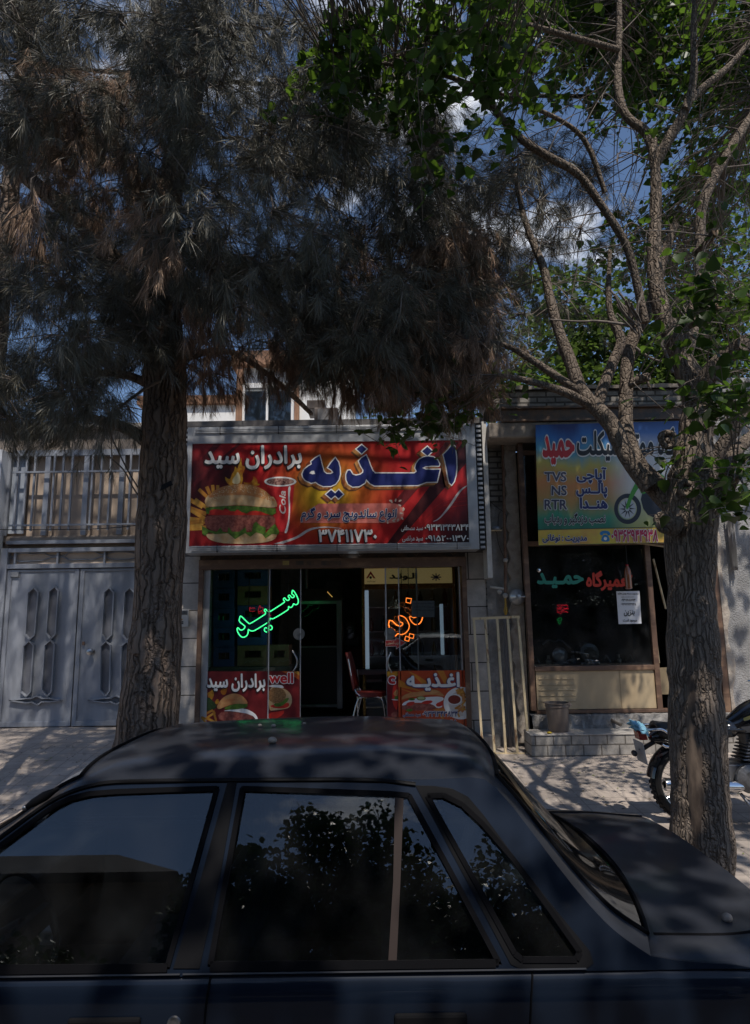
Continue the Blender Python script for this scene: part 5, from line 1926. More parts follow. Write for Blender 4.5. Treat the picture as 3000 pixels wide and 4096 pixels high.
gr = thing("leaning_grille", "cream painted iron grille with rusty patches leaning on the pier", "grille", (1.48, 7.95, .34))
tops = [(1895, 2475), (1940, 2474), (1988, 2473), (2030, 2472), (2072, 2468)]
bots = [(1930, 2995), (1978, 3010), (2023, 3012), (2069, 3012), (2117, 3015)]
for k, (a_, b_) in enumerate(zip(tops, bots)):
    a, b = at(*a_, 8.16), at(*b_, 7.97)
    mb = MB(rust_cream)
    mb.bar(a, b, .028, .028, up=(0, 1, 0))
    mb.build("bar", gr, bevel=.002)
mb = MB(rust_cream)
mb.bar(at(1888, 2475, 8.155), at(2078, 2467, 8.155), .03, .03)
mb.build("top_rail", gr)
mb = MB(rust_cream)
mb.bar(at(1915, 3016, 7.968), at(2121, 3017, 7.968), .034, .03)
mb.build("bottom_rail", gr)
a, b = at(2018, 2480, 8.36), at(2018, 2995, 8.36)
mb = MB(pm("grey_pipe", (.14, .13, .13), .5, .3))
mb.tube([(a.x, 8.36, b.z), (a.x, 8.36, 1.9)], .022, 10)
tag(mb.build("drain_pipe", smooth=60), "dark grey vertical pipe behind the leaning cream grille", "pipe")

V7 = crop(1900, 2600, .4843, 7.9)
q0, q1 = V7(690, 668), V7(685, 430)
bz = .592
bh = (q1.z - q0.z)
t = thing("bucket", "taupe plastic bucket with yellow scraper by its foot on the step", "bucket", (q0.x, 7.9, bz))
mb = MB(pm("taupe_plastic", (.15, .12, .103), .38, 0, (.12, .096, .084), 4))
r0, r1 = .112, .138
mb.lathe([(r0 - .008, .014), (r0, 0), (r0 + .004, .01), (r1 - .006, bh * .84), (r1 + .002, bh * .86), (r1, bh * .97), (r1 + .012, bh * .975), (r1 + .012, bh), (r1 - .004, bh), (r0 - .006, .02), (.001, .018)], (q0.x, 7.9, bz), (0, 0, 1), 32, cap=False)
mb.build("pail", t, smooth=40)
mb = MB(pm("bucket_lug", (.20, .165, .15), .4))
mb.box(q0.x + r1, q0.x + r1 + .03, 7.885, 7.915, bz + bh * .86, bz + bh * .95)
mb.build("lug", t, bevel=.004)
mb = MB(pm("pale_disc", (.46, .40, .36), .7, 0, (.38, .33, .3), 8))
mb.lathe([(.145, 0), (.152, .008), (.12, .012)], (q0.x + .02, 7.9, .5835 - .004), (0, 0, 1), 24)
tag(mb.build("flat_disc", smooth=40), "pale flat disc under the bucket on the step", "disc")
mb = MB(pm("bright_yellow", (.62, .42, .02), .4))
mb.ball((q0.x - .14, 7.78, .596), (.03, .02, .012), 10, 6)
tag(mb.build("yellow_scrap", smooth=60), "bright yellow scrap left of the bucket foot", "scrap")

# hanging cloth on the right wall
Z6 = crop(2550, 1500, .576, 8.12)
mb = MB(pm("grey_cloth", (.34, .33, .32), .9, 0, (.26, .25, .25), 4))
rows = []
for i in range(14):
    s_ = i / 13
    a, b = Z6(628 + 40 * s_, 960 + 395 * s_), Z6(672 + 36 * s_, 960 + 395 * s_)
    rows.append([(a.x + (b.x - a.x) * k / 8, 8.14 + .03 * math.sin(k * 1.6 + s_ * 2), a.z) for k in range(9)])
mb.grid(rows)
tag(mb.build("hanging_cloth", smooth=80, solid=.006), "long grey cloth hanging on the rough wall right of the tree", "cloth")

# ------------------------------------------------------------------ what rises behind: white upper house, cooler on the roof
U = crop(700, 1400, .4237, 11.5)
uh = thing("upper_house", "sunlit white house with brown stone pilasters behind the snack shop roof", "house", (-1.5, 11.5, 4.4))
mb = MB(pale_wall)
zt = U(300, 520).z
a, b = U(-300, 600).x, U(575, 600).x
mb.box(a, b, 11.5, 11.9, 4.43, zt)
w0, w1 = U(640, 600).x, U(1110, 600).x
b2 = U(1175, 600).x
c = U(1700, 600).x
ztop = U(600, 160).z
mb.box(b2, c, 11.5, 11.9, 4.43, ztop)
mb.box(b, b2, 11.56, 11.9, U(800, 318).z, ztop)
mb.build("wall", uh)
mb = MB(wood_brown)
mb.box(a - .1, b, 11.42, 11.9, zt, U(300, 438).z)
p0, p1 = U(578, 600).x, U(635, 600).x
mb.box(p0, p1, 11.44, 11.6, 4.43, ztop)
p2, p3 = U(1128, 600).x, U(1172, 600).x
mb.box(p2, p3, 11.44, 11.6, 4.43, ztop)
mb.box(p0 - .1, c, 11.4, 11.95, ztop + .001, ztop + .28)
mb.build("brown_trim", uh, bevel=.005)
wn = MB(white_m)
wz1 = U(800, 325).z
for x0_, x1_ in ((w0 - .02, w0 + .03), (U(868, 600).x - .02, U(868, 600).x + .02), (w1 - .03, w1 + .02)):
    wn.box(x0_, x1_, 11.5, 11.55, 4.43, wz1 - .06)
wn.box(w0 - .02, w1 + .02, 11.5, 11.55, wz1 - .0599, wz1)
wo = wn.build("window", uh)
mb = MB(pm("grey_curtain", (.33, .34, .37), .8, 0, (.27, .28, .31), 5, stretch=(8, 1, .3)))
mb.box(w0, w1, 11.6, 11.62, 4.43, wz1)
mb.build("curtain", wo)
mb = MB(shopglass)
mb.box(w0, w1, 11.535, 11.54, 4.43, wz1 - .06)
mb.build("pane", wo)
mb = MB(pm("roof_screed", (.32, .3, .28), .9))
mb.box(-9, -2.6, 8.9, 14, 4.3, 4.42)
mb.build("flat_roof", house)

A = crop(700, 1400, .4237, 8.6)
x0, x1, z0, z1 = rect(A, 1245, 545, 1538, 700)
t = thing("air_cooler", "boxy dull brown evaporative cooler on the shop roof above the red sign", "cooler", ((x0 + x1) / 2, 8.9, z0))
coolm = pm("cooler_tin", (.15, .125, .115), .5, .3, (.10, .08, .07), 6)
mb = MB(coolm)
mb.box(x0 + .1, x1, 8.6, 9.2, z0, z1)
mb.build("casing", t, bevel=.01)
mb = MB(pm("cooler_grey_panel", (.30, .29, .29), .5, .2, (.22, .21, .21), 6))
mb.box(x0 + .15, x1 - .13, 8.585, 8.5995, z0 + .05, z1 - .02)
mb.build("front_panel", t)
mb = MB(coolm)
xx0, xx1, zz0, zz1 = rect(A, 1240, 460, 1480, 543)
mb.box(xx0, xx1 - .1, 8.65, 9.1, z1 + .001, zz1)
mb.build("top_box", t, bevel=.008)
mb = MB(coolm)
for x in (x0 + .14, x1 - .04):
    mb.box(x - .015, x + .015, 8.65, 8.68, 4.42, z0 - .001)
    mb.box(x - .015, x + .015, 9.1, 9.13, 4.42, z0 - .001)
mb.build("foot", t)
# overhead cable high at the right
mb = MB(wire_m)
p = at(2920, 385, 6.2)
q = at(2000, 388, 6.2)
pts = []
for i in range(25):
    s_ = i / 24
    x = -9 + 19 * s_
    pts.append((x, 6.2, p.z + .06 * (x - p.x) * (x - p.x) * .15))
mb.tube(pts, .022, 8)
tag(mb.build("overhead_cable", smooth=60), "thick dark overhead cable crossing the sky behind the leaves", "cable")
# ------------------------------------------------------------------ the dark sedan in the foreground
CY = 2.90                                   # centre line of the car
TH = .44
NRM = Vector((0, -1, TH)).normalized()
def SL(px, py):
    """pixel -> (x, z) on the leaning plane of the near side windows"""
    a, b, c = ray(px, py)
    t = (2.11 + (CAM_H - .88) * TH) / (b - c * TH)
    return (a * t, CAM_H + c * t)
def side(s, d=0.0):
    """(x, z) of the side plane -> 3-D; s = 1 near side, -1 far side; d = proud of the panel"""
    def f(x, z):
        y = 2.11 + (z - .88) * TH
        return Vector((x, CY + (y - CY + NRM.y * d) * s, z + NRM.z * d))
    return f
z5 = lambda x, y: SL(x * .6659, 3000 + y * .6659)
z6 = lambda x, y: SL(x * .908, 2800 + y * .908)
z7 = lambda x, y: SL(1500 + x * .908, 2800 + y * .908)

def car_paint(name, col, dust):
    m = bpy.data.materials.new(name)
    m.use_nodes = True
    t = m.node_tree
    b = t.nodes['Principled BSDF']
    b.inputs['Roughness'].default_value = .45
    b.inputs['Specular IOR Level'].default_value = .08
    b.inputs['Coat Weight'].default_value = .5
    co = t.nodes.new('ShaderNodeTexCoord')
    n = t.nodes.new('ShaderNodeTexNoise')
    n.inputs['Scale'].default_value = 7
    n.inputs['Detail'].default_value = 8
    g = t.nodes.new('ShaderNodeNewGeometry')
    s = t.nodes.new('ShaderNodeSeparateXYZ')
    mr = t.nodes.new('ShaderNodeMapRange')           # dust lies on what faces up
    mr.inputs['From Min'].default_value = .55
    mr.inputs['From Max'].default_value = .98
    mr.inputs['To Max'].default_value = dust
    mu = t.nodes.new('ShaderNodeMath')
    mu.operation = 'MULTIPLY'
    nr = t.nodes.new('ShaderNodeMapRange')
    nr.inputs['From Min'].default_value = .25
    nr.inputs['From Max'].default_value = .7
    nr.inputs['To Min'].default_value = .5
    nr.inputs['To Max'].default_value = 1.1
    mx = t.nodes.new('ShaderNodeMixRGB')
    mx.inputs['Color1'].default_value = (*col, 1)
    mx.inputs['Color2'].default_value = (.20, .19, .185, 1)
    t.links.new(co.outputs['Object'], n.inputs['Vector'])
    t.links.new(g.outputs['Normal'], s.inputs[0])
    t.links.new(s.outputs['Z'], mr.inputs['Value'])
    t.links.new(n.outputs['Fac'], nr.inputs['Value'])
    t.links.new(mr.outputs['Result'], mu.inputs[0])
    t.links.new(nr.outputs['Result'], mu.inputs[1])
    t.links.new(mu.outputs[0], mx.inputs['Fac'])
    t.links.new(mx.outputs['Color'], b.inputs['Base Color'])
    cr = t.nodes.new('ShaderNodeMapRange')
    cr.inputs['To Min'].default_value = .06
    cr.inputs['To Max'].default_value = .8
    t.links.new(mu.outputs[0], cr.inputs['Value'])
    t.links.new(cr.outputs['Result'], b.inputs['Coat Roughness'])
    return m
navy_paint = car_paint("navy_car_paint", (.005, .009, .018), .12)
carglass = glass("car_glass", (.60, .64, .66), 1.60, 0, .018, (.32, .32, .33))
carglass_rear = glass("car_rear_glass", (.40, .44, .45), 1.3, .04, .06, (.14, .125, .105), .30)
trim = pm("black_trim", (.008, .008, .009), .5, spec=.06)
seal = pm("rubber_seal", (.005, .005, .006), .7, spec=.04)
bare = pm("dull_strip", (.035, .025, .022), .5, spec=.15)
seatm = pm("seat_cloth", (.035, .035, .038), .9, 0, (.05, .05, .054), 30)
dashm = pm("dash_plastic", (.012, .012, .013), .7, spec=.2)

car = thing("parked_sedan", "dark navy four door sedan parked at the kerb in the foreground", "car", (-.6, CY, 0))
Dp = [(-1.76, .905)] + [z6(0, 600), z6(75, 545), z6(150, 490), z6(240, 430), z6(330, 390), z6(400, 370), z6(480, 356), z6(620, 351), z6(1000, 346), z6(1652, 343), z7(180, 352), z7(320, 346), z7(420, 340), z7(480, 348), z7(530, 385), z7(610, 475), z7(690, 580), z7(780, 700), z7(870, 815), z7(950, 910), z7(1020, 985), z7(1090, 1045), (.80, .905)]
# near side and far side frames with window openings
front_glass = [(-1.60, .905), z5(0, 592), z5(120, 503), z5(250, 405), z5(330, 348), z5(420, 305), z5(540, 276), z5(700, 264), z5(1000, 253), z5(1290, 245), z5(1150, 750), z5(1000, 1290)]
front_glass = [(x, max(z, .902)) for x, z in front_glass]
rear_glass = [(z5(1465, 245)), z7(60, 422), z7(146, 430), z7(330, 770), z7(528, 1150), z7(60, 1160), z5(1280, 1272)]
rear_glass = [(x, max(z, .902)) for x, z in rear_glass]
quarter = [z7(245, 432), z7(300, 430), z7(380, 470), z7(470, 555), z7(600, 705), z7(760, 925), z7(890, 1110), z7(880, 1132), z7(650, 1132), z7(620, 1108), z7(450, 800)]
black_q = [z7(178, 378), z7(260, 380), z7(340, 392), z7(410, 428), z7(480, 510), z7(600, 672), z7(760, 880), z7(945, 1105), z7(962, 1160), z7(930, 1185), z7(650, 1188), z7(598, 1165), z7(400, 790)]
outer = Dp + [(.86, .896), (.94, .889), (1.04, .883), (1.10, .874), (-1.76, .874)]
def seam(mb, s, pts, w=.006, d=.002):
    P = [side(s, d)(*q) for q in pts]
    for a, b in zip(P[:-1], P[1:]):
        mb.bar(a, b, w, .003, up=NRM if s == 1 else Vector((0, 1, TH)))
for s in (1, -1):
    mb = MB(navy_paint)
    q_in = grow(quarter, .004)
    mb.slab([outer, grow(front_glass, .012), grow(rear_glass, .012), q_in], side(s, 0), (0, .03 * s, -.008))
    fr = mb.build("side_frame", car)
    for nm, pl in (("front_window", front_glass), ("rear_window_pane", rear_glass), ("quarter_window", quarter)):
        g = MB(carglass)
        g.slab(grow(pl, .013), side(s, -.012), (0, .004 * s, 0))
        go = g.build(nm, car)
        r_ = MB(seal)
        P = [side(s, .001)(*q) for q in grow(pl, .006)]
        for i in range(len(P)):
            r_.bar(P[i], P[(i + 1) % len(P)], .016, .012, up=NRM if s == 1 else Vector((0, 1, TH)))
        r_.build("window_seal", go)
    mb = MB(trim)
    mb.slab([black_q, grow(quarter, .003)], side(s, .003), (0, .003 * s, 0))
    mb.build("black_pillar_trim", car)
    mb = MB(trim)
    mb.slab([z5(1368, 192), z5(1422, 196), z5(1330, 720), z5(1200, 1312), z5(1042, 1312), z5(1200, 800)], side(s, .004), (0, .004 * s, 0))
    mb.build("black_pillar_trim", car)
    mb = MB(bare)
    mb.slab([z7(88, 425), z7(126, 432), z7(112, 800), z7(95, 1158), z7(58, 1158), z7(80, 800)], side(s, .003), (0, .008 * s, 0))
    mb.build("window_divider", car)
    mb = MB(trim)
    P = [side(s, .004)(x, z) for x, z in [z6(-120, 690)] + Dp[1:11] + [z7(178, 365)]]
    P = [p + Vector((0, 0, -.006)) for p in P]
    mb.tube(smooth_line(P, 1), .008, 6)
    mb.build("drip_moulding", car, smooth=60)
    mb = MB(seal)
    for a, b in ((-1.70, z5(1010, 1290)[0]), (z5(1270, 1270)[0], z7(530, 1160)[0])):
        mb.bar(side(s, .003)(a, .893), side(s, .003)(b, .893), .02, .012, up=NRM if s == 1 else Vector((0, 1, TH)))
    mb.use(pm('dark_bright_strip', (.14, .14, .15), .3, .8))
    for a, b in ((-1.70, z5(1090, 1290)[0]), (z5(1110, 1270)[0], z7(925, 1160)[0])):
        mb.bar(side(s, .004)(a, .879), side(s, .004)(b, .879), .004, .006, up=NRM if s == 1 else Vector((0, 1, TH)))
    mb.build("belt_strip", car)

# roof, windscreen and rear window: one curved skin from the front pillar to the boot
def crown(x):
    if x < -.05: return .014 + .070 * sm(-1.95, -.05, x)
    return .084 - .056 * sm(-.05, .8, x)
def bulge(x):
    if x < -.9: return -.11 + .075 * sm(-1.76, -1.0, x)
    if x < .2: return -.035 + .055 * sm(-.9, .2, x)
    return .02 + .10 * sm(.2, .8, x)
NV = 33
vs_ = [i / (NV - 1) for i in range(NV)]
vs_ = sorted(set(vs_ + [.008, .016, .045, .07, .93, .955, .984, .992]))
Dq = [(q.x, q.y) for q in smooth_line([(a, b, 0) for a, b in Dp], 2)]
SKIN = []
for x, z in Dq:
    a, b = side(1, 0)(x, z), side(-1, 0)(x, z)
    row = []
    for v in vs_:
        p = a.lerp(b, v)
        k = abs(2 * v - 1)
        p.z += crown(x) * (1 - k ** 4.2)
        p.x += bulge(x) * (1 - k ** 2.2)
        row.append(p)
    SKIN.append(row)
iw = min(range(len(Dq)), key=lambda i: abs(Dq[i][0] + 1.04))            # top of the windscreen
ir = min((i for i in range(len(Dq)) if Dq[i][0] > .2), key=lambda i: abs(Dq[i][0] - .395))
def skin_part(i0, i1, v0, v1, m, name, lift=0.0, parent=car, sub=None):
    mb = MB(m)
    vi = [j for j, v in enumerate(vs_) if v0 - 1e-6 <= v <= v1 + 1e-6]
    mb.grid([[SKIN[i][j] + Vector((0, 0, lift)) for j in vi] for i in range(i0, i1 + 1)])
    return mb.build(name, parent, smooth=70)
roof_o = skin_part(iw, ir, 0, 1, navy_paint, "roof")
for v0, v1, m in ((0, .07, navy_paint), (.93, 1, navy_paint)):
    skin_part(0, iw, v0, v1, m, "front_pillar")
    skin_part(ir, len(SKIN) - 1, v0, v1, m, "rear_pillar")
ws = skin_part(0, iw, .07, .93, carglass, "windscreen")
rw = skin_part(ir, len(SKIN) - 1, .07, .93, carglass_rear, "rear_window")
def edge_seal(i0, i1, parent):
    mb = MB(seal)
    ja, jb = vs_.index(.07), vs_.index(.93)
    for j in (ja, jb):
        mb.tube([SKIN[i][j] + Vector((0, 0, .002)) for i in range(i0, i1 + 1)], .009, 6)
    for i in (i0, i1):
        mb.tube([SKIN[i][j] + Vector((0, 0, .002)) for j in range(ja, jb + 1)], .009, 6)
    mb.build("glass_seal", parent, smooth=60)
edge_seal(0, iw, ws)
edge_seal(ir, len(SKIN) - 1, rw)
mb = MB(trim)
a, b = side(1, .012)(*z6(105, 492)), side(1, .012)(*z6(255, 405))
a.y += .015; b.y += .015; a.z += .006; b.z += .006
mb.tube([a, a.lerp(b, .25), a.lerp(b, .6), b], [.006, .014, .016, .006], 8)
mb.use(chrome_worn).ball(a, .009, 8, 6)
mb.build("aerial", car, smooth=60)

# lower body
XF, XB = -2.58, 1.33
WX = (-2.02, .46)                                                        # wheel centres
xs_ = sorted(set([XF, XF + .06, XF + .2] + list(np.linspace(XF + .3, XB - .16, 60)) + [XB - .08, XB - .03, XB]))
def halfw(x):
    return .80 - .10 * sm(-1.9, XF, x) ** 1.5 - .055 * sm(1.0, XB, x) ** 1.5
def topz(x):
    if x < -1.76: return .905 - .17 * ((-1.76 - x) / .82) ** 1.3
    if x > .8: return .905 - .012 * (x - .8) / .5
    return .875
def arch(x):
    z = .21
    for w in WX:
        d = x - w
        if abs(d) < .335:
            z = max(z, .27 + math.sqrt(max(0, .335 ** 2 - d * d)))
    return z
def lower(s):
    rows = []
    for x in xs_:
        w, tz, az = halfw(x), topz(x), arch(x)
        sh = tz - .03 if (x > .8 or x < -1.76) else .872
        prof = [(w - .055, max(.21, az)), (w - .02, max(.30, az + .01)), (w + .012, max(.50, az + .02)), (w + .014, max(.66, az + .03)), (w + .010, .78), (w + .004, min(.83, sh - .03)), (w - .006, sh - .012), (w - .018, sh)]
        if x > .78 or x < -1.74:
            prof += [(w - .04, sh + .016), (w - .075, tz), (w - .14, tz + .008)]
        else:
            prof += [(w - .022, .8735), (w - .030, .8735), (w - .045, .86)]
        rows.append([Vector((x, CY - s * d, z)) for d, z in prof])
    return rows
for s in (1, -1):
    mb = MB(navy_paint)
    mb.grid(lower(s))
    mb.build("body_side", car, smooth=50)
# door seams follow the lower body
def body_pt(x, z, s, d=.0015):
    w = halfw(x)
    ks = [(.21, w - .055), (.30, w - .02), (.50, w + .012), (.66, w + .014), (.78, w + .010), (.83, w + .004), (.86, w - .006), (.872, w - .018)]
    for (za, wa), (zb_, wb) in zip(ks[:-1], ks[1:]):
        if za <= z <= zb_:
            f = (z - za) / (zb_ - za)
            return Vector((x, CY - s * (wa + (wb - wa) * f + d), z))
    return Vector((x, CY - s * (ks[-1][1] + d), z))
for s in (1, -1):
    mb = MB(seal)
    for pts in ([(-.503, .871), (-.51, .80), (-.52, .6), (-.53, .30)], [(.445, .871), (.435, .82), (.42, .7), (.34, .62), (.16, .55), (.1, .32)], [(-1.50, .871), (-1.51, .6), (-1.52, .3)]):
        P = [body_pt(x, z, s) for x, z in pts]
        q = []
        for a, b in zip(P[:-1], P[1:]):
            for i in range(6):
                f = i / 6
                q.append(body_pt(a.x + (b.x - a.x) * f, a.z + (b.z - a.z) * f, s))
        q.append(P[-1])
        mb.tube(q, .0035, 5)
    mb.build("door_seam", car)
    for xh, xl in ((-.80, -.60), (.14, None)):
        h = MB(trim)
        zc = .745
        p = body_pt(xh, zc, s, 0)
        h.box(p.x - .105, p.x + .105, min(p.y - .012 * s, p.y + .006 * s), max(p.y - .012 * s, p.y + .006 * s), zc - .035, zc + .035)
        h.build("door_handle", car, bevel=.008)
        if xl is not None:
            p = body_pt(xl, .76, s, 0)
            k = MB(chrome_worn)
            k.lathe([(.021, 0), (.019, .005), (.012, .007), (.011, .004), (.002, .003)], p, (0, -s, 0), 20)
            k.build("key_lock", car, smooth=40)
# bonnet, boot lid, ends
def deck(x0, x1, name, n=16):
    mb = MB(navy_paint)
    rows = []
    for i in range(n + 1):
        x = x0 + (x1 - x0) * i / n
        w, tz = halfw(x) - .14, topz(x) + .008
        row = []
        for j in range(21):
            v = j / 20
            e = 1 - abs(2 * v - 1) ** 2.6
            e2 = bulge(.8) * (1 - abs(2 * v - 1) ** 2.2)
            row.append(Vector((x + (e2 * max(0, 1 - i / 5) if name == "boot_lid" else 0) - (.12 * e if name == "bonnet" and i == n else 0), CY - w + 2 * w * v, tz + .035 * e)))
        rows.append(row)
    mb.grid(rows)
    return mb.build(name, car, smooth=60)
deck(XF, -1.74, "bonnet")
boot = deck(.80, XB, "boot_lid")
mb = MB(seal)
for s in (1, -1):
    mb.tube([Vector((x, CY - s * (halfw(x) - .14), topz(x) + .0085)) for x in np.linspace(.86, XB, 14)], .005, 5)
mb.build("lid_seam", boot)
mb = MB(navy_paint)
for x, sg in ((XF, -1), (XB, 1)):
    w, tz = halfw(x), topz(x)
    top = [(CY - (w - .14) + 2 * (w - .14) * j / 20, tz + .008 + .035 * (1 - abs(2 * j / 20 - 1) ** 2.6)) for j in range(21)]
    pts = [(CY - w + .055, .21), (CY - w - .012, .50), (CY - w - .01, .78), (CY - w + .03, tz - .02)] + top + [(CY + w - .03, tz - .02), (CY + w + .01, .78), (CY + w + .012, .50), (CY + w - .055, .21)]
    mb.flat(pts, lambda y, z: Vector((x, y, z)))
mb.build("end_panel", car)
mb = MB(trim)
mb.box(XB + .001, XB + .07, CY - .74, CY + .74, .36, .52)
mb.box(XF - .07, XF - .001, CY - .70, CY + .70, .34, .50)
mb.build("bumper", car, bevel=.03)
for s in (1, -1):
    mb = MB(pm("tail_lamp_red", (.30, .012, .012), .2))
    mb.box(XB + .001, XB + .02, CY + s * .58 - .12, CY + s * .58 + .12, .62, .78)
    mb.build("tail_light", car, bevel=.01)
    mb = MB(pm("head_lamp_glass", (.6, .62, .64), .1, .3))
    mb.box(XF - .02, XF - .001, CY + s * .52 - .12, CY + s * .52 + .12, .54, .66)
    mb.build("headlight", car, bevel=.01)
    m_ = MB(trim)
    p = side(s, .03)(-1.52, .95)
    m_.box(p.x - .05, p.x + .04, p.y - .16 if s == 1 else p.y, p.y if s == 1 else p.y + .16, p.z - .03, p.z + .08)
    m_.build("door_mirror", car, bevel=.02)
    for w in WX:
        wy = CY - s * .69
        mb = MB(rubber)
        mb.lathe([(.17, -.075), (.25, -.08), (.27, -.06), (.272, 0), (.27, .06), (.25, .08), (.17, .075)], (w, wy, .272), (0, 1, 0), 28, cap=False)
        tyre = mb.build("wheel", car, smooth=40)
        mb = MB(alu)
        mb.lathe([(.175, -.07), (.16, -.05), (.06, -.055), (.05, -.07), (.0, -.07)] if s == 1 else [(.175, .07), (.16, .05), (.06, .055), (.05, .07), (.0, .07)], (w, wy, .272), (0, 1, 0), 24, cap=False)
        mb.build("hub_cap", tyre, smooth=40)
# cabin
mb = MB(dashm)
mb.box(-1.80, .80, CY - .72, CY + .72, .22, .30)
mb.box(-1.85, -1.42, CY - .72, CY + .72, .62, .86)
mb.box(.45, .82, CY - .70, CY + .70, .55, .86)
for s in (1, -1):
    mb.box(-1.5, .6, CY + s * .735 - .02, CY + s * .735 + .02, .3, .868)
mb.build("cabin_shell", car, bevel=.02)
for s in (1, -1):
    for nm, x in (("front_seat", -.62),):
        mb = MB(seatm)
        y = CY + s * .34
        mb.box(x - .50, x - .02, y - .25, y + .25, .34, .50)
        mb.add([(x - .06, y - .24, .50), (x + .08, y - .24, .50), (x + .08, y + .24, .50), (x - .06, y + .24, .50), (x + .10, y - .21, 1.08), (x + .20, y - .21, 1.06), (x + .20, y + .21, 1.06), (x + .10, y + .21, 1.08)], [(0, 3, 2, 1), (4, 5, 6, 7), (0, 1, 5, 4), (1, 2, 6, 5), (2, 3, 7, 6), (3, 0, 4, 7)])
        se = mb.build(nm, car, bevel=.04)
        mb = MB(seatm)
        mb.box(x + .12, x + .21, y - .12, y + .12, 1.11, 1.27)
        mb.build("headrest", se, bevel=.035)
mb = MB(seatm)
mb.box(.0, .46, CY - .64, CY + .64, .32, .50)
mb.add([(.30, CY - .64, .50), (.46, CY - .64, .50), (.46, CY + .64, .50), (.30, CY + .64, .50), (.46, CY - .60, .97), (.58, CY - .60, .95), (.58, CY + .60, .95), (.46, CY + .60, .97)], [(0, 3, 2, 1), (4, 5, 6, 7), (0, 1, 5, 4), (1, 2, 6, 5), (2, 3, 7, 6), (3, 0, 4, 7)])
mb.build("rear_bench", car, bevel=.04)
mb = MB(pm("rear_shelf_cloth", (.07, .065, .06), .9))
mb.box(.56, .80, CY - .62, CY + .62, .89, .905)
mb.build("parcel_shelf", car)
mb = MB(dashm)
c = Vector((-1.29, CY - .34, .83))
ax = Vector((-.85, 0, -.45)).normalized()
u = Vector((0, 1, 0)); w_ = ax.cross(u)
mb.tube([c + (u * math.cos(2 * PI * k / 28) + w_ * math.sin(2 * PI * k / 28)) * .185 for k in range(28)], .011, 8, closed=True)
mb.bar(c - u * .17, c + u * .17, .03, .02)
mb.bar(c, c + w_ * .17, .03, .02)
mb.tube([c, c + ax * .35], .03, 8)
mb.build("steering_wheel", car, smooth=60)

# fallen white mulberries on the car
from mathutils.bvhtree import BVHTree
allv, allf = [], []
for i, r_ in enumerate(SKIN):
    allv += r_
n = len(vs_)
allf = [(i * n + j, i * n + j + 1, (i + 1) * n + j + 1, (i + 1) * n + j) for i in range(len(SKIN) - 1) for j in range(n - 1)]
bv = BVHTree.FromPolygons(allv, allf)
pebm = pm("pale_fruit", (.36, .30, .25), .7, 0, (.26, .20, .16), 30)
berries = [((1145, 118), .008, "left one of two pale fruits on the far edge of the car roof"), ((1205, 120), .009, "right one of two pale fruits on the far edge of the car roof"), ((1340, 108), .006, "tiny brown fruit on the far edge of the car roof"), ((1200, 190), .015, "largest pale lump on the car roof, nearest the middle")]
for (zx, zy), r_, lb in berries:
    d = Vector(ray(zx * .908, 2800 + zy * .908)).normalized()
    hit = bv.ray_cast(Vector((0, 0, CAM_H)), d)
    if hit[0] is None: continue
    p = hit[0]
    mb = MB(pebm)
    mb.ball(p + Vector((0, 0, r_ * .7)), (r_ * 1.15, r_, r_ * .85), 10, 7)
    tag(mb.build("fallen_fruit", smooth=60), lb, "fruit", "white mulberries fallen on the car")
p = at(1500 + 1575 * .908, 2800 + 1072 * .908, 2.30)
mb = MB(pebm)
mb.ball((p.x, 2.32, topz(p.x) + .025), (.017, .016, .015), 12, 8)
tag(mb.build("fallen_fruit", smooth=60), "pale round fruit on the boot lid of the dark car", "fruit", "white mulberries fallen on the car")

# ------------------------------------------------------------------ motorcycle behind the right tree
MY = 5.6
gm = gz(2.6, MY)
R_ = .305
moto = thing("motorcycle", "black motorcycle with spoked wheels and chrome rack parked behind the right tree", "motorcycle", (3.0, MY, gm))
wr_, wf_ = Vector((2.525, MY, gm + R_)), Vector((3.80, MY, gm + R_))
def moto_wheel(c, nm):
    mb = MB(rubber)
    prof = [(.235, -.035), (.26, -.05), (.285, -.045), (.303, -.02), (.305, 0), (.303, .02), (.285, .045), (.26, .05), (.235, .035)]
    mb.lathe(prof, c, (0, 1, 0), 40, cap=False)
    for k in range(44):
        a = 2 * PI * k / 44
        for sg in (-1, 1):
            q = c + Vector((math.cos(a) * .292, sg * .036, math.sin(a) * .292))
            mb.bar(q, q + Vector((math.cos(a) * .012, -sg * .012, math.sin(a) * .012)), .022, .016, up=(0, 1, 0))
    w = mb.build(nm, moto, smooth=40)
    mb = MB(chrome_worn)
    mb.lathe([(.238, -.032), (.225, -.025), (.228, 0), (.225, .025), (.238, .032)], c, (0, 1, 0), 40, cap=False)
    mb.build("rim", w, smooth=40)
    mb = MB(chrome)
    for k in range(32):
        a = 2 * PI * k / 32
        sg = 1 if k % 2 else -1
        b = a + (.5 if (k // 2) % 2 else -.5)
        mb.tube([c + Vector((math.cos(b) * .06, sg * .03, math.sin(b) * .06)), c + Vector((math.cos(a) * .228, 0, math.sin(a) * .228))], .0016, 4)
    mb.build("spokes", w)
    mb = MB(grey_p)
    mb.lathe([(.02, -.06), (.075, -.045), (.08, 0), (.075, .045), (.02, .06)], c, (0, 1, 0), 20)
    mb.build("hub", w, smooth=40)
moto_wheel(wr_, "rear_wheel")
moto_wheel(wf_, "front_wheel")
blk = pm("black_gloss", (.012, .012, .014), .18, coat=.8)
mb = MB(blk)
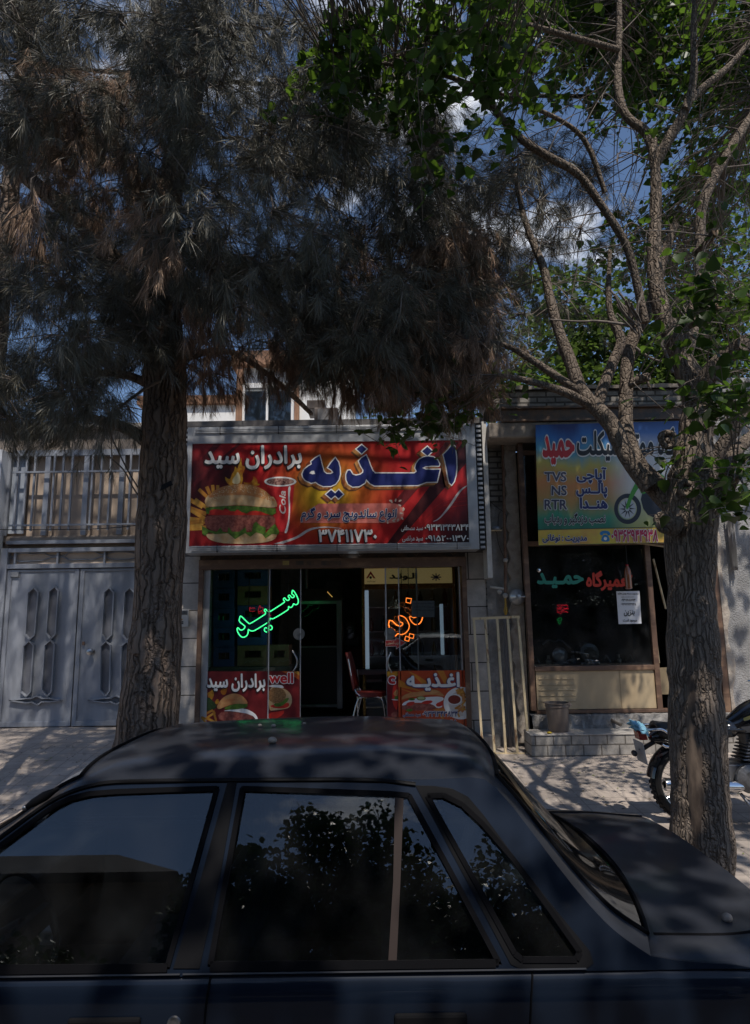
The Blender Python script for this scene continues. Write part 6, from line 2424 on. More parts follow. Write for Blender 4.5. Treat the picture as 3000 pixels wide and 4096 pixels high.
def fender(c, a0, a1, r, w, n=18):
    rows = []
    for i in range(n + 1):
        a = a0 + (a1 - a0) * i / n
        rows.append([c + Vector((math.cos(a) * (r - .03 * abs(v) ** 2), v * w, math.sin(a) * (r - .03 * abs(v) ** 2))) for v in (-1, -.6, 0, .6, 1)])
    return rows
mb.grid(fender(wr_, R(35), R(172), .335, .075))
mb.build("rear_fender", moto, smooth=60)
mb = MB(blk)
mb.grid(fender(wf_, R(20), R(160), .335, .07))
mb.build("front_fender", moto, smooth=60)
Z8 = lambda x, y, Y=MY: at(2450 + x * .333, 2750 + y * .333, Y)
mb = MB(pm("moto_red_lens", (.25, .012, .012), .2))
a, b, c_, d = Z8(275, 515), Z8(365, 510), Z8(400, 620), Z8(300, 622)
mb.add([a + Vector((0, -.055, 0)), b + Vector((0, -.055, 0)), c_ + Vector((0, -.055, 0)), d + Vector((0, -.055, 0)), a + Vector((0, .055, 0)), b + Vector((0, .055, 0)), c_ + Vector((0, .055, 0)), d + Vector((0, .055, 0))], [(0, 1, 2, 3), (7, 6, 5, 4), (0, 4, 5, 1), (1, 5, 6, 2), (2, 6, 7, 3), (3, 7, 4, 0)])
mb.build("tail_light", moto, bevel=.008)
mb = MB(pm("moto_plate", (.42, .41, .40), .5, 0, (.3, .29, .29), 4))
a, b = Z8(300, 640), Z8(330, 900)
mb.add([a + Vector((0, -.10, 0)), a + Vector((0, .10, 0)), b + Vector((.02, .10, 0)), b + Vector((.02, -.10, 0)), a + Vector((.006, -.10, 0)), a + Vector((.006, .10, 0)), b + Vector((.026, .10, 0)), b + Vector((.026, -.10, 0))], [(0, 1, 2, 3), (7, 6, 5, 4), (0, 4, 5, 1), (1, 5, 6, 2), (2, 6, 7, 3), (3, 7, 4, 0)])
mb.build("number_plate", moto)
mb = MB(black_plastic)
mb.tube([Z8(330, 760), Z8(420, 700), Z8(520, 640)], .018, 6)
mb.ball(Z8(262, 790), (.02, .05, .025), 10, 6)
mb.build("plate_bracket", moto, smooth=60)
for s in (-1, 1):
    mb = MB(chrome)
    o = Vector((0, s * .12, 0))
    mb.tube(smooth_line([Z8(370, 490) + o * .6, Z8(430, 478) + o, Z8(520, 470) + o, Z8(600, 530) + o, Z8(690, 630) + o, Z8(760, 650) + o], 2), .012, 8)
    mb.tube(smooth_line([Z8(520, 650) + o, Z8(560, 680) + o, Z8(720, 684) + o], 1), .012, 8)
    mb.build("grab_rail", moto, smooth=60)
mb = MB(pm("moto_seat", (.018, .018, .019), .55))
rows = []
for i in range(20):
    s_ = i / 19
    p = Z8(490 + 850 * s_, 420 + 30 * math.sin(s_ * PI) + 15 * s_)
    w = .10 + .04 * math.sin(s_ * PI)
    rows.append([p + Vector((0, w * v, -.07 * abs(v) ** 3 - (.0 if abs(v) < 1 else .02))) for v in (-1, -.9, -.6, -.2, .2, .6, .9, 1)])
mb.grid(rows)
mb.build("seat", moto, smooth=70, solid=.03)
mb = MB(blk)
mb.ball(Z8(800, 590), (.26, .085, .085), 16, 10)
mb.ball(Z8(1370, 490), (.10, .10, .075), 14, 10)
mb.build("side_cover", moto, smooth=60)
tank = MB(blk)
rows = []
for i in range(16):
    s_ = i / 15
    c = Z8(1340, 470).lerp(Z8(1960, 300), s_)
    w = .03 + .12 * math.sin(min(1, s_ * 1.15 + .05) * PI * .75)
    h = .03 + .13 * math.sin(min(1, s_ * 1.1 + .05) * PI * .62)
    rows.append([c + Vector((0, w * math.cos(a), h * math.sin(a) * (1 if math.sin(a) > 0 else .8))) for a in np.linspace(0, 2 * PI, 17)])
tank.grid(rows)
to = tank.build("fuel_tank", moto, smooth=60)
mb = MB(pm("tank_yellow", (.50, .40, .12), .3))
rows = []
for i in range(10):
    s_ = .25 + .6 * i / 9
    c = Z8(1340, 470).lerp(Z8(1960, 300), s_)
    w = .03 + .12 * math.sin(min(1, s_ * 1.15 + .05) * PI * .75) + .002
    h = .03 + .13 * math.sin(min(1, s_ * 1.1 + .05) * PI * .62) + .002
    rows.append([c + Vector((0, w * math.cos(a), h * math.sin(a))) for a in (-PI - .30, -PI - .42, -PI - .52)])
mb.grid(rows)
mb.use(pm("tank_grey", (.20, .21, .22), .35))
rows = []
for i in range(10):
    s_ = .2 + .75 * i / 9
    c = Z8(1340, 470).lerp(Z8(1960, 300), s_)
    w = .03 + .12 * math.sin(min(1, s_ * 1.15 + .05) * PI * .75) + .002
    h = (.03 + .13 * math.sin(min(1, s_ * 1.1 + .05) * PI * .62)) * .8 + .002
    rows.append([c + Vector((0, w * math.cos(a), h * math.sin(a))) for a in (-PI + .1, -PI + .4, -PI + .75)])
mb.grid(rows)
mb.build("tank_stripe", to, smooth=60)
mb = MB(pm("engine_alloy", (.20, .20, .21), .45, .6, (.10, .10, .10), 12))
e = Vector((3.02, MY, gm + .36))
mb.box(e.x - .22, e.x + .20, MY - .13, MY + .13, e.z - .10, e.z + .10)
mb.lathe([(.10, 0), (.11, .02), (.11, .05), (.06, .07)], (e.x - .08, MY - .13, e.z), (0, -1, 0), 20)
for k in range(9):
    mb.box(e.x + .02 + .012 * k - .10, e.x + .02 + .012 * k + .10, MY - .10, MY + .10, e.z + .12 + k * .026, e.z + .134 + k * .026)
mb.box(e.x - .02, e.x + .10, MY - .06, MY + .06, e.z + .1, e.z + .36)
mb.build("engine", moto, bevel=.006)
mb = MB(blk)
for s in (-1, 1):
    o = Vector((0, s * .09, 0))
    mb.tube(smooth_line([wr_ + o, wr_ + Vector((.32, 0, .06)) + o, Vector((3.25, MY, gm + .22)) + o, Vector((3.36, MY, gm + .75)) + o * .3], 1), .018, 8)
    mb.tube([Vector((2.66, MY, gm + .72)) + o, Vector((3.0, MY, gm + .72)) + o, Vector((3.40, MY, gm + .82)) + o * .3], .016, 8)
    mb.tube([wr_ + o, Vector((2.70, MY, gm + .70)) + o], .026, 10)
mb.tube([Vector((3.38, MY, gm + .95)), Vector((3.44, MY, gm + .72))], .03, 10)
mb.build("frame", moto, smooth=60)
mb = MB(chrome)
tip = Z8(625, 1165, MY - .16)
mb.lathe([(.03, .0), (.047, 0), (.05, .02), (.05, .55), (.03, .62)], tip, (1, -.0, -.04), 18, cap=False)
mb.tube(smooth_line([tip + Vector((.6, 0, -.03)), tip + Vector((.85, .02, -.06)), Vector((3.25, MY - .1, gm + .25)), Vector((3.28, MY - .06, gm + .5))], 2), .02, 8)
mb.use(black_m).lathe([(.001, .012), (.031, .012)], tip, (1, 0, -.04), 16, cap=False)
mb.build("exhaust", moto, smooth=40)
mb = MB(chrome_worn)
mb.tube([Vector((2.95, MY - .28, gm + .27)), Vector((2.95, MY + .28, gm + .27))], .014, 8)
mb.tube([Vector((2.88, MY - .12, gm + .24)), Vector((2.99, MY - .30, gm + .005))], .013, 8)
mb.build("side_stand", moto, smooth=60)
mb = MB(chrome)
for s in (-1, 1):
    mb.tube([wf_ + Vector((0, s * .085, 0)), Vector((3.46, MY + s * .085, gm + .96))], .02, 8)
    mb.tube(smooth_line([Vector((3.44, MY, gm + 1.0)), Vector((3.42, MY + s * .18, gm + 1.06)), Vector((3.30, MY + s * .36, gm + 1.06))], 2), .012, 8)
mb.build("fork_and_handlebar", moto, smooth=60)
mb = MB(chrome)
mb.lathe([(.03, -.14), (.085, -.08), (.095, 0), (.085, .01)], (3.60, MY, gm + .86), (1, 0, 0), 20)
mb.build("headlamp", moto, smooth=50)
mb = MB(pm("blue_rag", (.30, .56, .70), .9, 0, (.20, .44, .58), 20))
rows = []
rnd = random.Random(6)
pa, pb = Z8(222, 425, MY - .05), Z8(380, 478, MY - .05)
for i in range(9):
    s_ = i / 8
    row = []
    for j in range(9):
        t_ = j / 8 - .5
        p = pa.lerp(pb, s_)
        row.append(p + Vector((.015 * rnd.uniform(-1, 1) - .02 * t_, .11 * t_, .02 * math.cos(t_ * 5) + .012 * rnd.uniform(-1, 1) - .03 * abs(t_) * s_)))
    rows.append(row)
mb.grid(rows)
rows = [[p + Vector((.012, -.01, -.022 - .012 * rnd.random())) for p in r_] for r_ in rows]
mb.grid(rows)
tag(mb.build("blue_rag", smooth=80, solid=.006), "crumpled light blue rag tied over the tail of the motorcycle", "rag")
# ------------------------------------------------------------------ trees
from mathutils import noise as mnoise
def bark(name, c1, c2, c3, st=(1, 1, .16), sc=34, bd=.05):
    m = bpy.data.materials.new(name)
    m.use_nodes = True
    t = m.node_tree
    b = t.nodes['Principled BSDF']
    b.inputs['Roughness'].default_value = .95
    b.inputs['Specular IOR Level'].default_value = .15
    co = t.nodes.new('ShaderNodeTexCoord')
    mp = t.nodes.new('ShaderNodeMapping')
    mp.inputs['Scale'].default_value = st
    t.links.new(co.outputs['Object'], mp.inputs['Vector'])
    n0 = t.nodes.new('ShaderNodeTexNoise')
    n0.inputs['Scale'].default_value = 9
    n0.inputs['Detail'].default_value = 4
    t.links.new(co.outputs['Object'], n0.inputs['Vector'])
    wv = t.nodes.new('ShaderNodeMixRGB')
    wv.inputs['Fac'].default_value = .07
    t.links.new(mp.outputs['Vector'], wv.inputs['Color1'])
    t.links.new(n0.outputs['Color'], wv.inputs['Color2'])
    vo = t.nodes.new('ShaderNodeTexVoronoi')
    vo.feature = 'DISTANCE_TO_EDGE'
    vo.inputs['Scale'].default_value = sc
    t.links.new(wv.outputs['Color'], vo.inputs['Vector'])
    n = t.nodes.new('ShaderNodeTexNoise')
    n.inputs['Scale'].default_value = sc * 1.6
    n.inputs['Detail'].default_value = 8
    n.inputs['Roughness'].default_value = .7
    t.links.new(mp.outputs['Vector'], n.inputs['Vector'])
    r = t.nodes.new('ShaderNodeValToRGB')
    r.color_ramp.elements[0].position = .0
    r.color_ramp.elements[0].color = (*c3, 1)
    r.color_ramp.elements[1].position = .11
    r.color_ramp.elements[1].color = (*c1, 1)
    t.links.new(vo.outputs['Distance'], r.inputs['Fac'])
    mx = t.nodes.new('ShaderNodeMixRGB')
    mx.inputs['Color2'].default_value = (*c2, 1)
    rr = t.nodes.new('ShaderNodeMapRange')
    rr.inputs['From Min'].default_value = .42
    rr.inputs['From Max'].default_value = .62
    t.links.new(n.outputs['Fac'], rr.inputs['Value'])
    t.links.new(rr.outputs['Result'], mx.inputs['Fac'])
    t.links.new(r.outputs['Color'], mx.inputs['Color1'])
    t.links.new(mx.outputs['Color'], b.inputs['Base Color'])
    ad = t.nodes.new('ShaderNodeMath')
    ad.operation = 'MULTIPLY_ADD'
    ad.inputs[1].default_value = .35
    mr = t.nodes.new('ShaderNodeMapRange')
    mr.inputs['From Max'].default_value = .2
    t.links.new(vo.outputs['Distance'], mr.inputs['Value'])
    t.links.new(n.outputs['Fac'], ad.inputs[0])
    t.links.new(mr.outputs['Result'], ad.inputs[2])
    bp = t.nodes.new('ShaderNodeBump')
    bp.inputs['Strength'].default_value = 1.0
    bp.inputs['Distance'].default_value = bd
    t.links.new(ad.outputs[0], bp.inputs['Height'])
    t.links.new(bp.outputs['Normal'], b.inputs['Normal'])
    return m
bark_pine = bark("pine_bark", (.215, .155, .118), (.28, .215, .172), (.05, .033, .024), (1, 1, .13), 22, .03)
bark_mul = bark("mulberry_bark", (.20, .155, .12), (.29, .235, .19), (.075, .056, .044), (1, 1, .085), 38, .018)
bark_limb = bark("limb_bark", (.165, .130, .104), (.235, .19, .152), (.08, .06, .047), (1, 1, .5), 40, .008)
bark_thin = pm("twig_bark", (.15, .12, .10), .9, 0, (.22, .185, .16), 20, bump=.4)

def wobble(seed, amp, fz=3.2, fa=2.0, fiss=.0):
    def f(i, j, p):
        v = mnoise.noise(Vector((p.x * fz + seed, p.y * fz, p.z * fz * .8)))
        g = mnoise.noise(Vector((p.x * 26 + seed, p.y * 26, p.z * 5.0)))
        return 1 + amp * v + fiss * (1 - 2 * abs(g)) - fiss * .5
    return f
def resample(pts, rad, step):
    """smooth a polyline with radii and cut it into short pieces"""
    q = smooth_line([Vector((p[0], p[1], p[2])) for p in pts], 2)
    # radii by arc length
    def arc(P):
        a = [0]
        for u, v in zip(P[:-1], P[1:]):
            a.append(a[-1] + (v - u).length)
        return a
    A0 = arc([Vector(p) for p in pts])
    A1 = arc(q)
    n = max(3, int(A1[-1] / step))
    out, rr = [], []
    for i in range(n + 1):
        s = A1[-1] * i / n
        k = max(j for j in range(len(A1)) if A1[j] <= s + 1e-9)
        k = min(k, len(q) - 2)
        f = (s - A1[k]) / max(1e-9, A1[k + 1] - A1[k])
        out.append(q[k].lerp(q[k + 1], f))
        s0 = s / A1[-1] * A0[-1]
        k = min(max(j for j in range(len(A0)) if A0[j] <= s0 + 1e-9), len(A0) - 2)
        f = (s0 - A0[k]) / max(1e-9, A0[k + 1] - A0[k])
        rr.append(rad[k] + (rad[k + 1] - rad[k]) * f)
    return out, rr

def needles(centers, dirs, lens, per, width, rng, spread=.55, droop=.35, cone=.10):
    """many thin triangles: a brush of needles round each twig end"""
    N = len(centers)
    C = np.repeat(np.asarray(centers), per, 0)
    D = np.repeat(np.asarray(dirs), per, 0)
    Ln = np.repeat(np.asarray(lens), per)
    M = N * per
    t = rng.random(M)
    base = C - D * (t * cone)[:, None]
    d = D + rng.normal(0, spread, (M, 3))
    d[:, 2] -= droop * rng.random(M)
    d /= np.linalg.norm(d, axis=1)[:, None] + 1e-9
    L = Ln * rng.uniform(.7, 1.15, M)
    w = np.cross(d, rng.normal(0, 1, (M, 3)))
    w /= np.linalg.norm(w, axis=1)[:, None] + 1e-9
    W = width * rng.uniform(.7, 1.3, M)
    mid = base + d * (L * .5)[:, None]
    tip = base + d * L[:, None]
    tip[:, 2] -= L * .12 * rng.random(M)
    V = np.empty((M, 4, 3))
    V[:, 0] = base
    V[:, 1] = mid + w * (W * .5)[:, None]
    V[:, 2] = tip
    V[:, 3] = mid - w * (W * .5)[:, None]
    return V.reshape(-1, 3), np.arange(M * 4).reshape(-1, 4)

def needle_mat(name, c1, c2, rough=.5):
    m = pm(name, c1, rough, 0, c2, 2.2, lo=.35, hi=.65, island=.45)
    return m
n_green = needle_mat("pine_needles", (.105, .100, .068), (.165, .150, .115))
n_dead = needle_mat("dead_needles", (.30, .18, .115), (.38, .26, .175), .7)

def leaf_mat(name, c, tr, k=.45, spec=.35):
    m = bpy.data.materials.new(name)
    m.use_nodes = True
    t = m.node_tree
    b = t.nodes['Principled BSDF']
    b.inputs['Roughness'].default_value = .42
    b.inputs['Specular IOR Level'].default_value = spec
    g = t.nodes.new('ShaderNodeNewGeometry')
    h1 = t.nodes.new('ShaderNodeHueSaturation')
    h2 = t.nodes.new('ShaderNodeHueSaturation')
    mr = t.nodes.new('ShaderNodeMapRange')
    mr.inputs['To Min'].default_value = .6
    mr.inputs['To Max'].default_value = 1.35
    t.links.new(g.outputs['Random Per Island'], mr.inputs['Value'])
    h1.inputs['Color'].default_value = (*c, 1)
    h2.inputs['Color'].default_value = (*tr, 1)
    for h in (h1, h2):
        t.links.new(mr.outputs['Result'], h.inputs['Value'])
    tl = t.nodes.new('ShaderNodeBsdfTranslucent')
    mx = t.nodes.new('ShaderNodeMixShader')
    mx.inputs[0].default_value = k
    t.links.new(h1.outputs['Color'], b.inputs['Base Color'])
    t.links.new(h2.outputs['Color'], tl.inputs['Color'])
    t.links.new(b.outputs[0], mx.inputs[1])
    t.links.new(tl.outputs[0], mx.inputs[2])
    t.links.new(mx.outputs[0], t.nodes['Material Output'].inputs[0])
    return m
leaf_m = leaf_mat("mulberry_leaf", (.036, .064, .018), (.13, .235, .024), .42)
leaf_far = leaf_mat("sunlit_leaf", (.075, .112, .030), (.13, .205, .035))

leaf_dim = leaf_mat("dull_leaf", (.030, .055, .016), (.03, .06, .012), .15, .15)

LEAF = np.array([[0, 0, 0], [-.42, .12, .07], [-.50, .42, .10], [-.26, .80, .05], [0, 1.12, -.06], [.26, .80, .05], [.50, .42, .10], [.42, .12, .07], [0, .5, -.02]])
LF = np.array([[0, 1, 2, 8], [2, 3, 4, 8], [4, 5, 6, 8], [6, 7, 0, 8]])
def leaves(pos, size, rng, hang_=.5):
    """pos (N,3): broad toothed leaves hanging from their stalks, folded a little along the midrib"""
    N = len(pos)
    # leaf axis: outwards and down; face mostly up
    ax = rng.normal(0, 1, (N, 3)); ax[:, 2] = ax[:, 2] * .5 - hang_
    ax /= np.linalg.norm(ax, axis=1)[:, None]
    up = np.tile(np.array([0, 0, 1.0]), (N, 1)) + rng.normal(0, .45, (N, 3))
    sx = np.cross(ax, up); sx /= np.linalg.norm(sx, axis=1)[:, None] + 1e-9
    nz = np.cross(sx, ax)
    s = np.asarray(size) * rng.uniform(.45, 1.3, N)
    V = pos[:, None, :] + (LEAF[None, :, 0, None] * sx[:, None, :] * .95 + LEAF[None, :, 1, None] * ax[:, None, :] + LEAF[None, :, 2, None] * nz[:, None, :]) * s[:, None, None]
    F = (np.arange(N)[:, None, None] * 9 + LF[None]).reshape(-1, 4)
    return V.reshape(-1, 3), F

def img_targets(rects, rng):
    """points spread through the space that a part of the view looks into"""
    out = []
    for (x0, y0, x1, y1, n, Y0, Y1) in rects:
        for _ in range(n):
            p = at(rng.uniform(x0, x1), rng.uniform(y0, y1), rng.uniform(Y0, Y1))
            out.append(p)
    return out

def foot(p):
    """where the shade of p falls on the pavement"""
    t = (p.z - .3) / -SUN_D.z
    return p.x + SUN_D.x * t, p.y + SUN_D.y * t
def sunny(p, rnd, keep=.12):
    x, y = foot(p)
    return not (.45 < x < 2.5 and 5.2 < y < 8.4) or rnd.random() < keep

def thin_out(A, g, keep):
    """fewer leaves where their shade would fall on the sunny piece of pavement and the cream panel"""
    t = (A[:, 2] - .3) / -SUN_D.z
    x, y = A[:, 0] + SUN_D.x * t, A[:, 1] + SUN_D.y * t
    hit = (x > .5) & (x < 2.5 + .8 * (y > 7)) & (y > 5.3) & (y < 8.4)
    t2 = 4.45 - A[:, 1]
    x2, z2 = A[:, 0] + SUN_D.x / SUN_D.y * t2, A[:, 2] + SUN_D.z / SUN_D.y * t2
    hit |= (t2 > .15) & (x2 > .95) & (x2 < 1.85) & (z2 > 2.5) & (z2 < 4.9)
    hit |= (x > 1.2) & (x < 3.6) & (y >= 7.5) & (y < 8.95)
    return ~hit | (g.random(len(A)) < keep)

# ---- the pine on the left
rng = np.random.default_rng(7)
rnd = random.Random(7)
PY = 4.8
pine = thing("pine_tree", "thick trunked pine with drooping grey green needles standing left of the red sign", "tree", (-1.66, PY, .25))
tp = [Vector((-1.72, PY - .02, .05)), at(588, 2930, PY), at(622, 2600, PY), at(640, 2250, PY), at(655, 1900, PY), at(662, 1500, PY)]
rad = [.31, .205, .185, .178, .175, .168]
tp += [at(650, 1250, PY), at(640, 1000, PY), at(690, 700, PY), at(770, 400, PY), at(830, 50, PY)]
rad += [.15, .115, .10, .09, .08]
tp += [Vector((-1.1, PY, 9.5)), Vector((-1.0, PY, 11.5)), Vector((-.95, PY, 13))]
rad += [.07, .045, .02]
P_, R_a = resample(tp, rad, .045)
mb = MB(bark_pine)
mb.tube(P_, R_a, 56, wob=wobble(3.1, .10, 3.0, 2, .055))
trunk = mb.build("trunk", pine, smooth=80)
mb = MB(bark_pine)                               # second stem that leaves to the left, and cut stumps
for pts, rr in (([at(660, 1520, PY), at(600, 1300, PY), at(480, 1080, PY - .1), at(330, 880, PY - .2), at(60, 680, PY - .3), at(-300, 300, PY - .4)], [.1, .09, .08, .07, .06, .03]),
                ([at(600, 1780, PY), at(520, 1715, PY - .05), at(430, 1690, PY - .1), at(350, 1668, PY - .1)], [.055, .045, .038, .03]),
                ([at(600, 1540, PY), at(520, 1500, PY - .05), at(400, 1490, PY - .1), at(300, 1500, PY - .2)], [.04, .032, .025, .012]),
                ([at(680, 1530, PY), at(720, 1480, PY - .1), at(745, 1420, PY - .15), at(790, 1370, PY - .1)], [.016, .013, .012, .006]),
                ([at(700, 1450, PY), at(900, 1380, PY + .2), at(1080, 1500, PY + .5), at(1180, 1590, PY + .9), at(1245, 1655, PY + 1.2)], [.03, .025, .022, .025, .02]),
                ([at(780, 400, PY), at(700, 300, PY), at(640, 100, PY + .2), at(560, -200, PY + .3)], [.06, .05, .045, .03])):
    q, r_ = resample(pts, rr, .06)
    mb.tube(q, r_, 12, wob=wobble(5.7, .12, 8, 2, .04))
mb.build("main_limb", pine, smooth=80)
mb = MB(rubber)
p = at(688, 1965, PY)
mb.bar(p + Vector((-.05, -.17, -.02)), p + Vector((.05, -.165, .03)), .035, .006, up=(0, 1, 0))
mb.build("wound_strap", pine)
trunk_pts = [(p, r) for p, r in zip(P_, R_a)]
rects = [(0, 0, 700, 1000, 52, 3.5, 6.0), (-150, 950, 620, 1450, 40, 3.7, 6.0), (-100, 1440, 520, 1690, 26, 3.9, 5.6), (620, -50, 1250, 1000, 66, 3.5, 6.0), (560, 950, 1300, 1330, 42, 3.8, 6.0),
         (1250, 250, 1700, 1400, 52, 3.7, 6.0), (1690, 600, 2080, 1420, 36, 4.3, 6.4), (1880, 600, 2450, 1280, 34, 4.8, 6.8), (1150, 1220, 1850, 1390, 30, 4.2, 6.0), (760, 1400, 900, 1600, 2, 4.3, 5.6), (1250, 450, 1800, 1250, 30, 4.0, 6.2)]
green_t = img_targets(rects, rnd)
dead_t = img_targets([(60, 250, 760, 950, 30, 3.5, 5.4), (1710, 850, 1960, 1100, 14, 4.4, 4.9), (1150, 1250, 1920, 1470, 38, 4.2, 5.4), (780, 1330, 1150, 1420, 4, 4.3, 5.4), (1230, 1440, 1900, 1590, 17, 4.3, 5.4), (800, 1450, 960, 1540, 2, 4.4, 5.2), (620, 950, 1000, 1320, 7, 3.9, 5.4), (1350, 900, 1950, 1350, 10, 4, 5.6)], rnd)
upper_t = [Vector((rnd.uniform(-4.6, 1.0), rnd.uniform(2.2, 6.6), rnd.uniform(7.0, 11.5))) for _ in range(48)]
upper_t += [Vector((rnd.uniform(-6.5, -2.9), rnd.uniform(2.6, 6.2), rnd.uniform(4.0, 9))) for _ in range(26)]
upper_t += [Vector((rnd.uniform(-5.2, -1.6), rnd.uniform(2.6, 4.5), rnd.uniform(5.5, 9))) for _ in range(8)]
upper_t += [Vector((rnd.uniform(-2.2, 2.2), rnd.uniform(4.2, 6.6), rnd.uniform(7.2, 10.6))) for _ in range(46)]
upper_t = [t_ for t_ in upper_t if sunny(t_, rnd)]
def branchwork(mb, targets, trunk_pts, rnd=rnd):
    """each twig end joins the nearest wood already grown, nearest ends first, so limbs fork instead of raying out"""
    out, wood = [], []
    axis = trunk_pts[len(trunk_pts) // 2][0]
    for T in sorted(targets, key=lambda t: (t.x - axis.x) ** 2 + (t.y - axis.y) ** 2):
        zt = max(3.75, T.z + rnd.uniform(-.35, .9))
        k = min(range(len(trunk_pts)), key=lambda i: abs(trunk_pts[i][0].z - zt))
        S, r = trunk_pts[k][0], .024
        best = (S - T).length * .75
        for p, q in wood:
            d = (p - T).length
            if .15 < d < best:
                best, S, r = d, p, q * .8
        L = (T - S).length
        j = .16 * min(1, L)
        m1 = S.lerp(T, .35) + Vector((rnd.gauss(0, j), rnd.gauss(0, j), rnd.uniform(0, .22) * L))
        m2 = S.lerp(T, .75) + Vector((rnd.gauss(0, j), rnd.gauss(0, j), rnd.uniform(.02, .2) * L))
        pts = smooth_line([S, m1, m2, T], 1)
        r = max(.006, min(r, .010 + .012 * L))
        rr = [r * (1 - .7 * i / (len(pts) - 1)) for i in range(len(pts))]
        mb.tube(pts, rr, 5, cap=False)
        wood += list(zip(pts[1:], rr[1:]))
        out.append((pts[-3], T))
    return out
twigs = MB(bark_thin)
ends_g = branchwork(twigs, green_t, trunk_pts)
ends_d = branchwork(twigs, dead_t, trunk_pts)
ends_u = branchwork(twigs, upper_t, trunk_pts)
def tufts(ends, per_cluster, spread, rnd, down=.4):
    C, D, L = [], [], []
    for a, T in ends:
        base = (T - a).normalized()
        for k in range(per_cluster):
            o = Vector((rnd.gauss(0, 1), rnd.gauss(0, 1), rnd.gauss(-.35, .75))) * spread
            c = T + o
            d = (base * .6 + o.normalized() * .6 + Vector((0, 0, -down * rnd.random() * 2))).normalized()
            C.append(c); D.append(d); L.append(rnd.uniform(.10, .16))
            if k % 3 == 0:
                twigs.tube([T - (T - a) * rnd.uniform(0, .5), T.lerp(c, .55) + Vector((0, 0, .03)), c], [.006, .004, .0025], 4, cap=False)
    return np.array([tuple(c) for c in C]), np.array([tuple(d) for d in D]), np.array(L)
C, D, L = tufts(ends_g, 24, .155, rnd)
kp = thin_out(C, rng, .35)
V1, F1 = needles(C[kp], D[kp], L[kp], 50, .0029, rng, .48, .5, .12)
np_mesh("needle_crown", V1, F1, n_green, pine)
C, D, L = tufts(ends_d, 24, .12, rnd, 1.2)
C[:, 2] -= .07
V1, F1 = needles(C, D, L, 54, .0028, rng, .32, .9, .12)
np_mesh("dead_needles", V1, F1, n_dead, pine)
C, D, L = tufts(ends_u, 22, .22, rnd)
V1, F1 = needles(C, D, L * 1.15, 22, .008, rng, .5, .4, .12)
np_mesh("upper_crown", V1, F1, n_green, pine)
twigs.build("branches", pine, smooth=80)
# loose hanging twigs before the gate wall
mb = MB(bark_thin)
for pts in ([(420, 1690), (470, 1800), (520, 1900), (562, 1965)], [(440, 1830), (500, 1880), (530, 1950), (565, 1995)]):
    mb.tube(smooth_line([at(*q, PY - .05) for q in pts], 2), .006, 5)
mb.build("hanging_twig", pine, smooth=60)

# ---- a second trunk at the left edge
pine2 = thing("pine_tree", "slim dark pine trunk at the left edge of the view, its foot out of sight", "tree", (-3.3, 5.4, .4))
a = at(8, 1100, 5.4)
mb = MB(bark_pine)
q, r_ = resample([Vector((a.x - .05, 5.4, .12)), Vector((a.x - .03, 5.4, .7)), Vector((a.x, 5.4, 3)), Vector((a.x, 5.4, 6)), Vector((a.x + .1, 5.4, 10))], [.17, .115, .09, .075, .03], .06)
mb.tube(q, r_, 24, wob=wobble(9.1, .10, 4, 2, .05))
mb.build("trunk", pine2, smooth=80)
tr2 = [(p, r) for p, r in zip(q, r_)]
mb = MB(bark_thin)
t2 = [Vector((a.x + rnd.gauss(0, .9), 5.6 + rnd.gauss(.2, .7), rnd.uniform(4.8, 9.5))) for _ in range(44)]
ends2 = branchwork(mb, t2, tr2)
mb.build("branches", pine2, smooth=80)
_tw = twigs
twigs = MB(bark_thin)
C, D, L = tufts(ends2, 22, .17, rnd)
V1, F1 = needles(C, D, L, 44, .0030, rng, .5, .5, .12)
np_mesh("needle_crown", V1, F1, n_green, pine2)

# ---- the mulberry on the right
TY = 4.3
mul = thing("mulberry_tree", "many stemmed mulberry with furrowed bark standing before the motorcycle banner", "tree", (2.0, TY, .22))
S = lambda l, Y=TY, dY=0.0: [at(x, y, Y + dY * i / max(1, len(l) - 1)) for i, (x, y) in enumerate(l)]
tp = [at(2830, 3640, TY), at(2812, 3500, TY), at(2806, 3300, TY), at(2790, 2950, TY), at(2772, 2600, TY), at(2765, 2350, TY), at(2760, 2150, TY), at(2768, 1990, TY)]
rd = [.25, .195, .178, .172, .152, .145, .15, .175]
fl = S([(2779, 1765), (2792, 1632), (2779, 1543), (2721, 1432), (2690, 1344), (2650, 1255), (2622, 1144), (2615, 1000), (2622, 860), (2625, 720), (2610, 560)], TY, .3)
fr_ = [.12, .10, .088, .072, .066, .062, .058, .05, .044, .04, .036]
P_, R_b = resample(tp + fl, rd + fr_, .035)
mb = MB(bark_mul)
mb.tube(P_, R_b, 60, wob=wobble(1.7, .11, 3.4, 2, .085))
mb.build("trunk", mul, smooth=80)
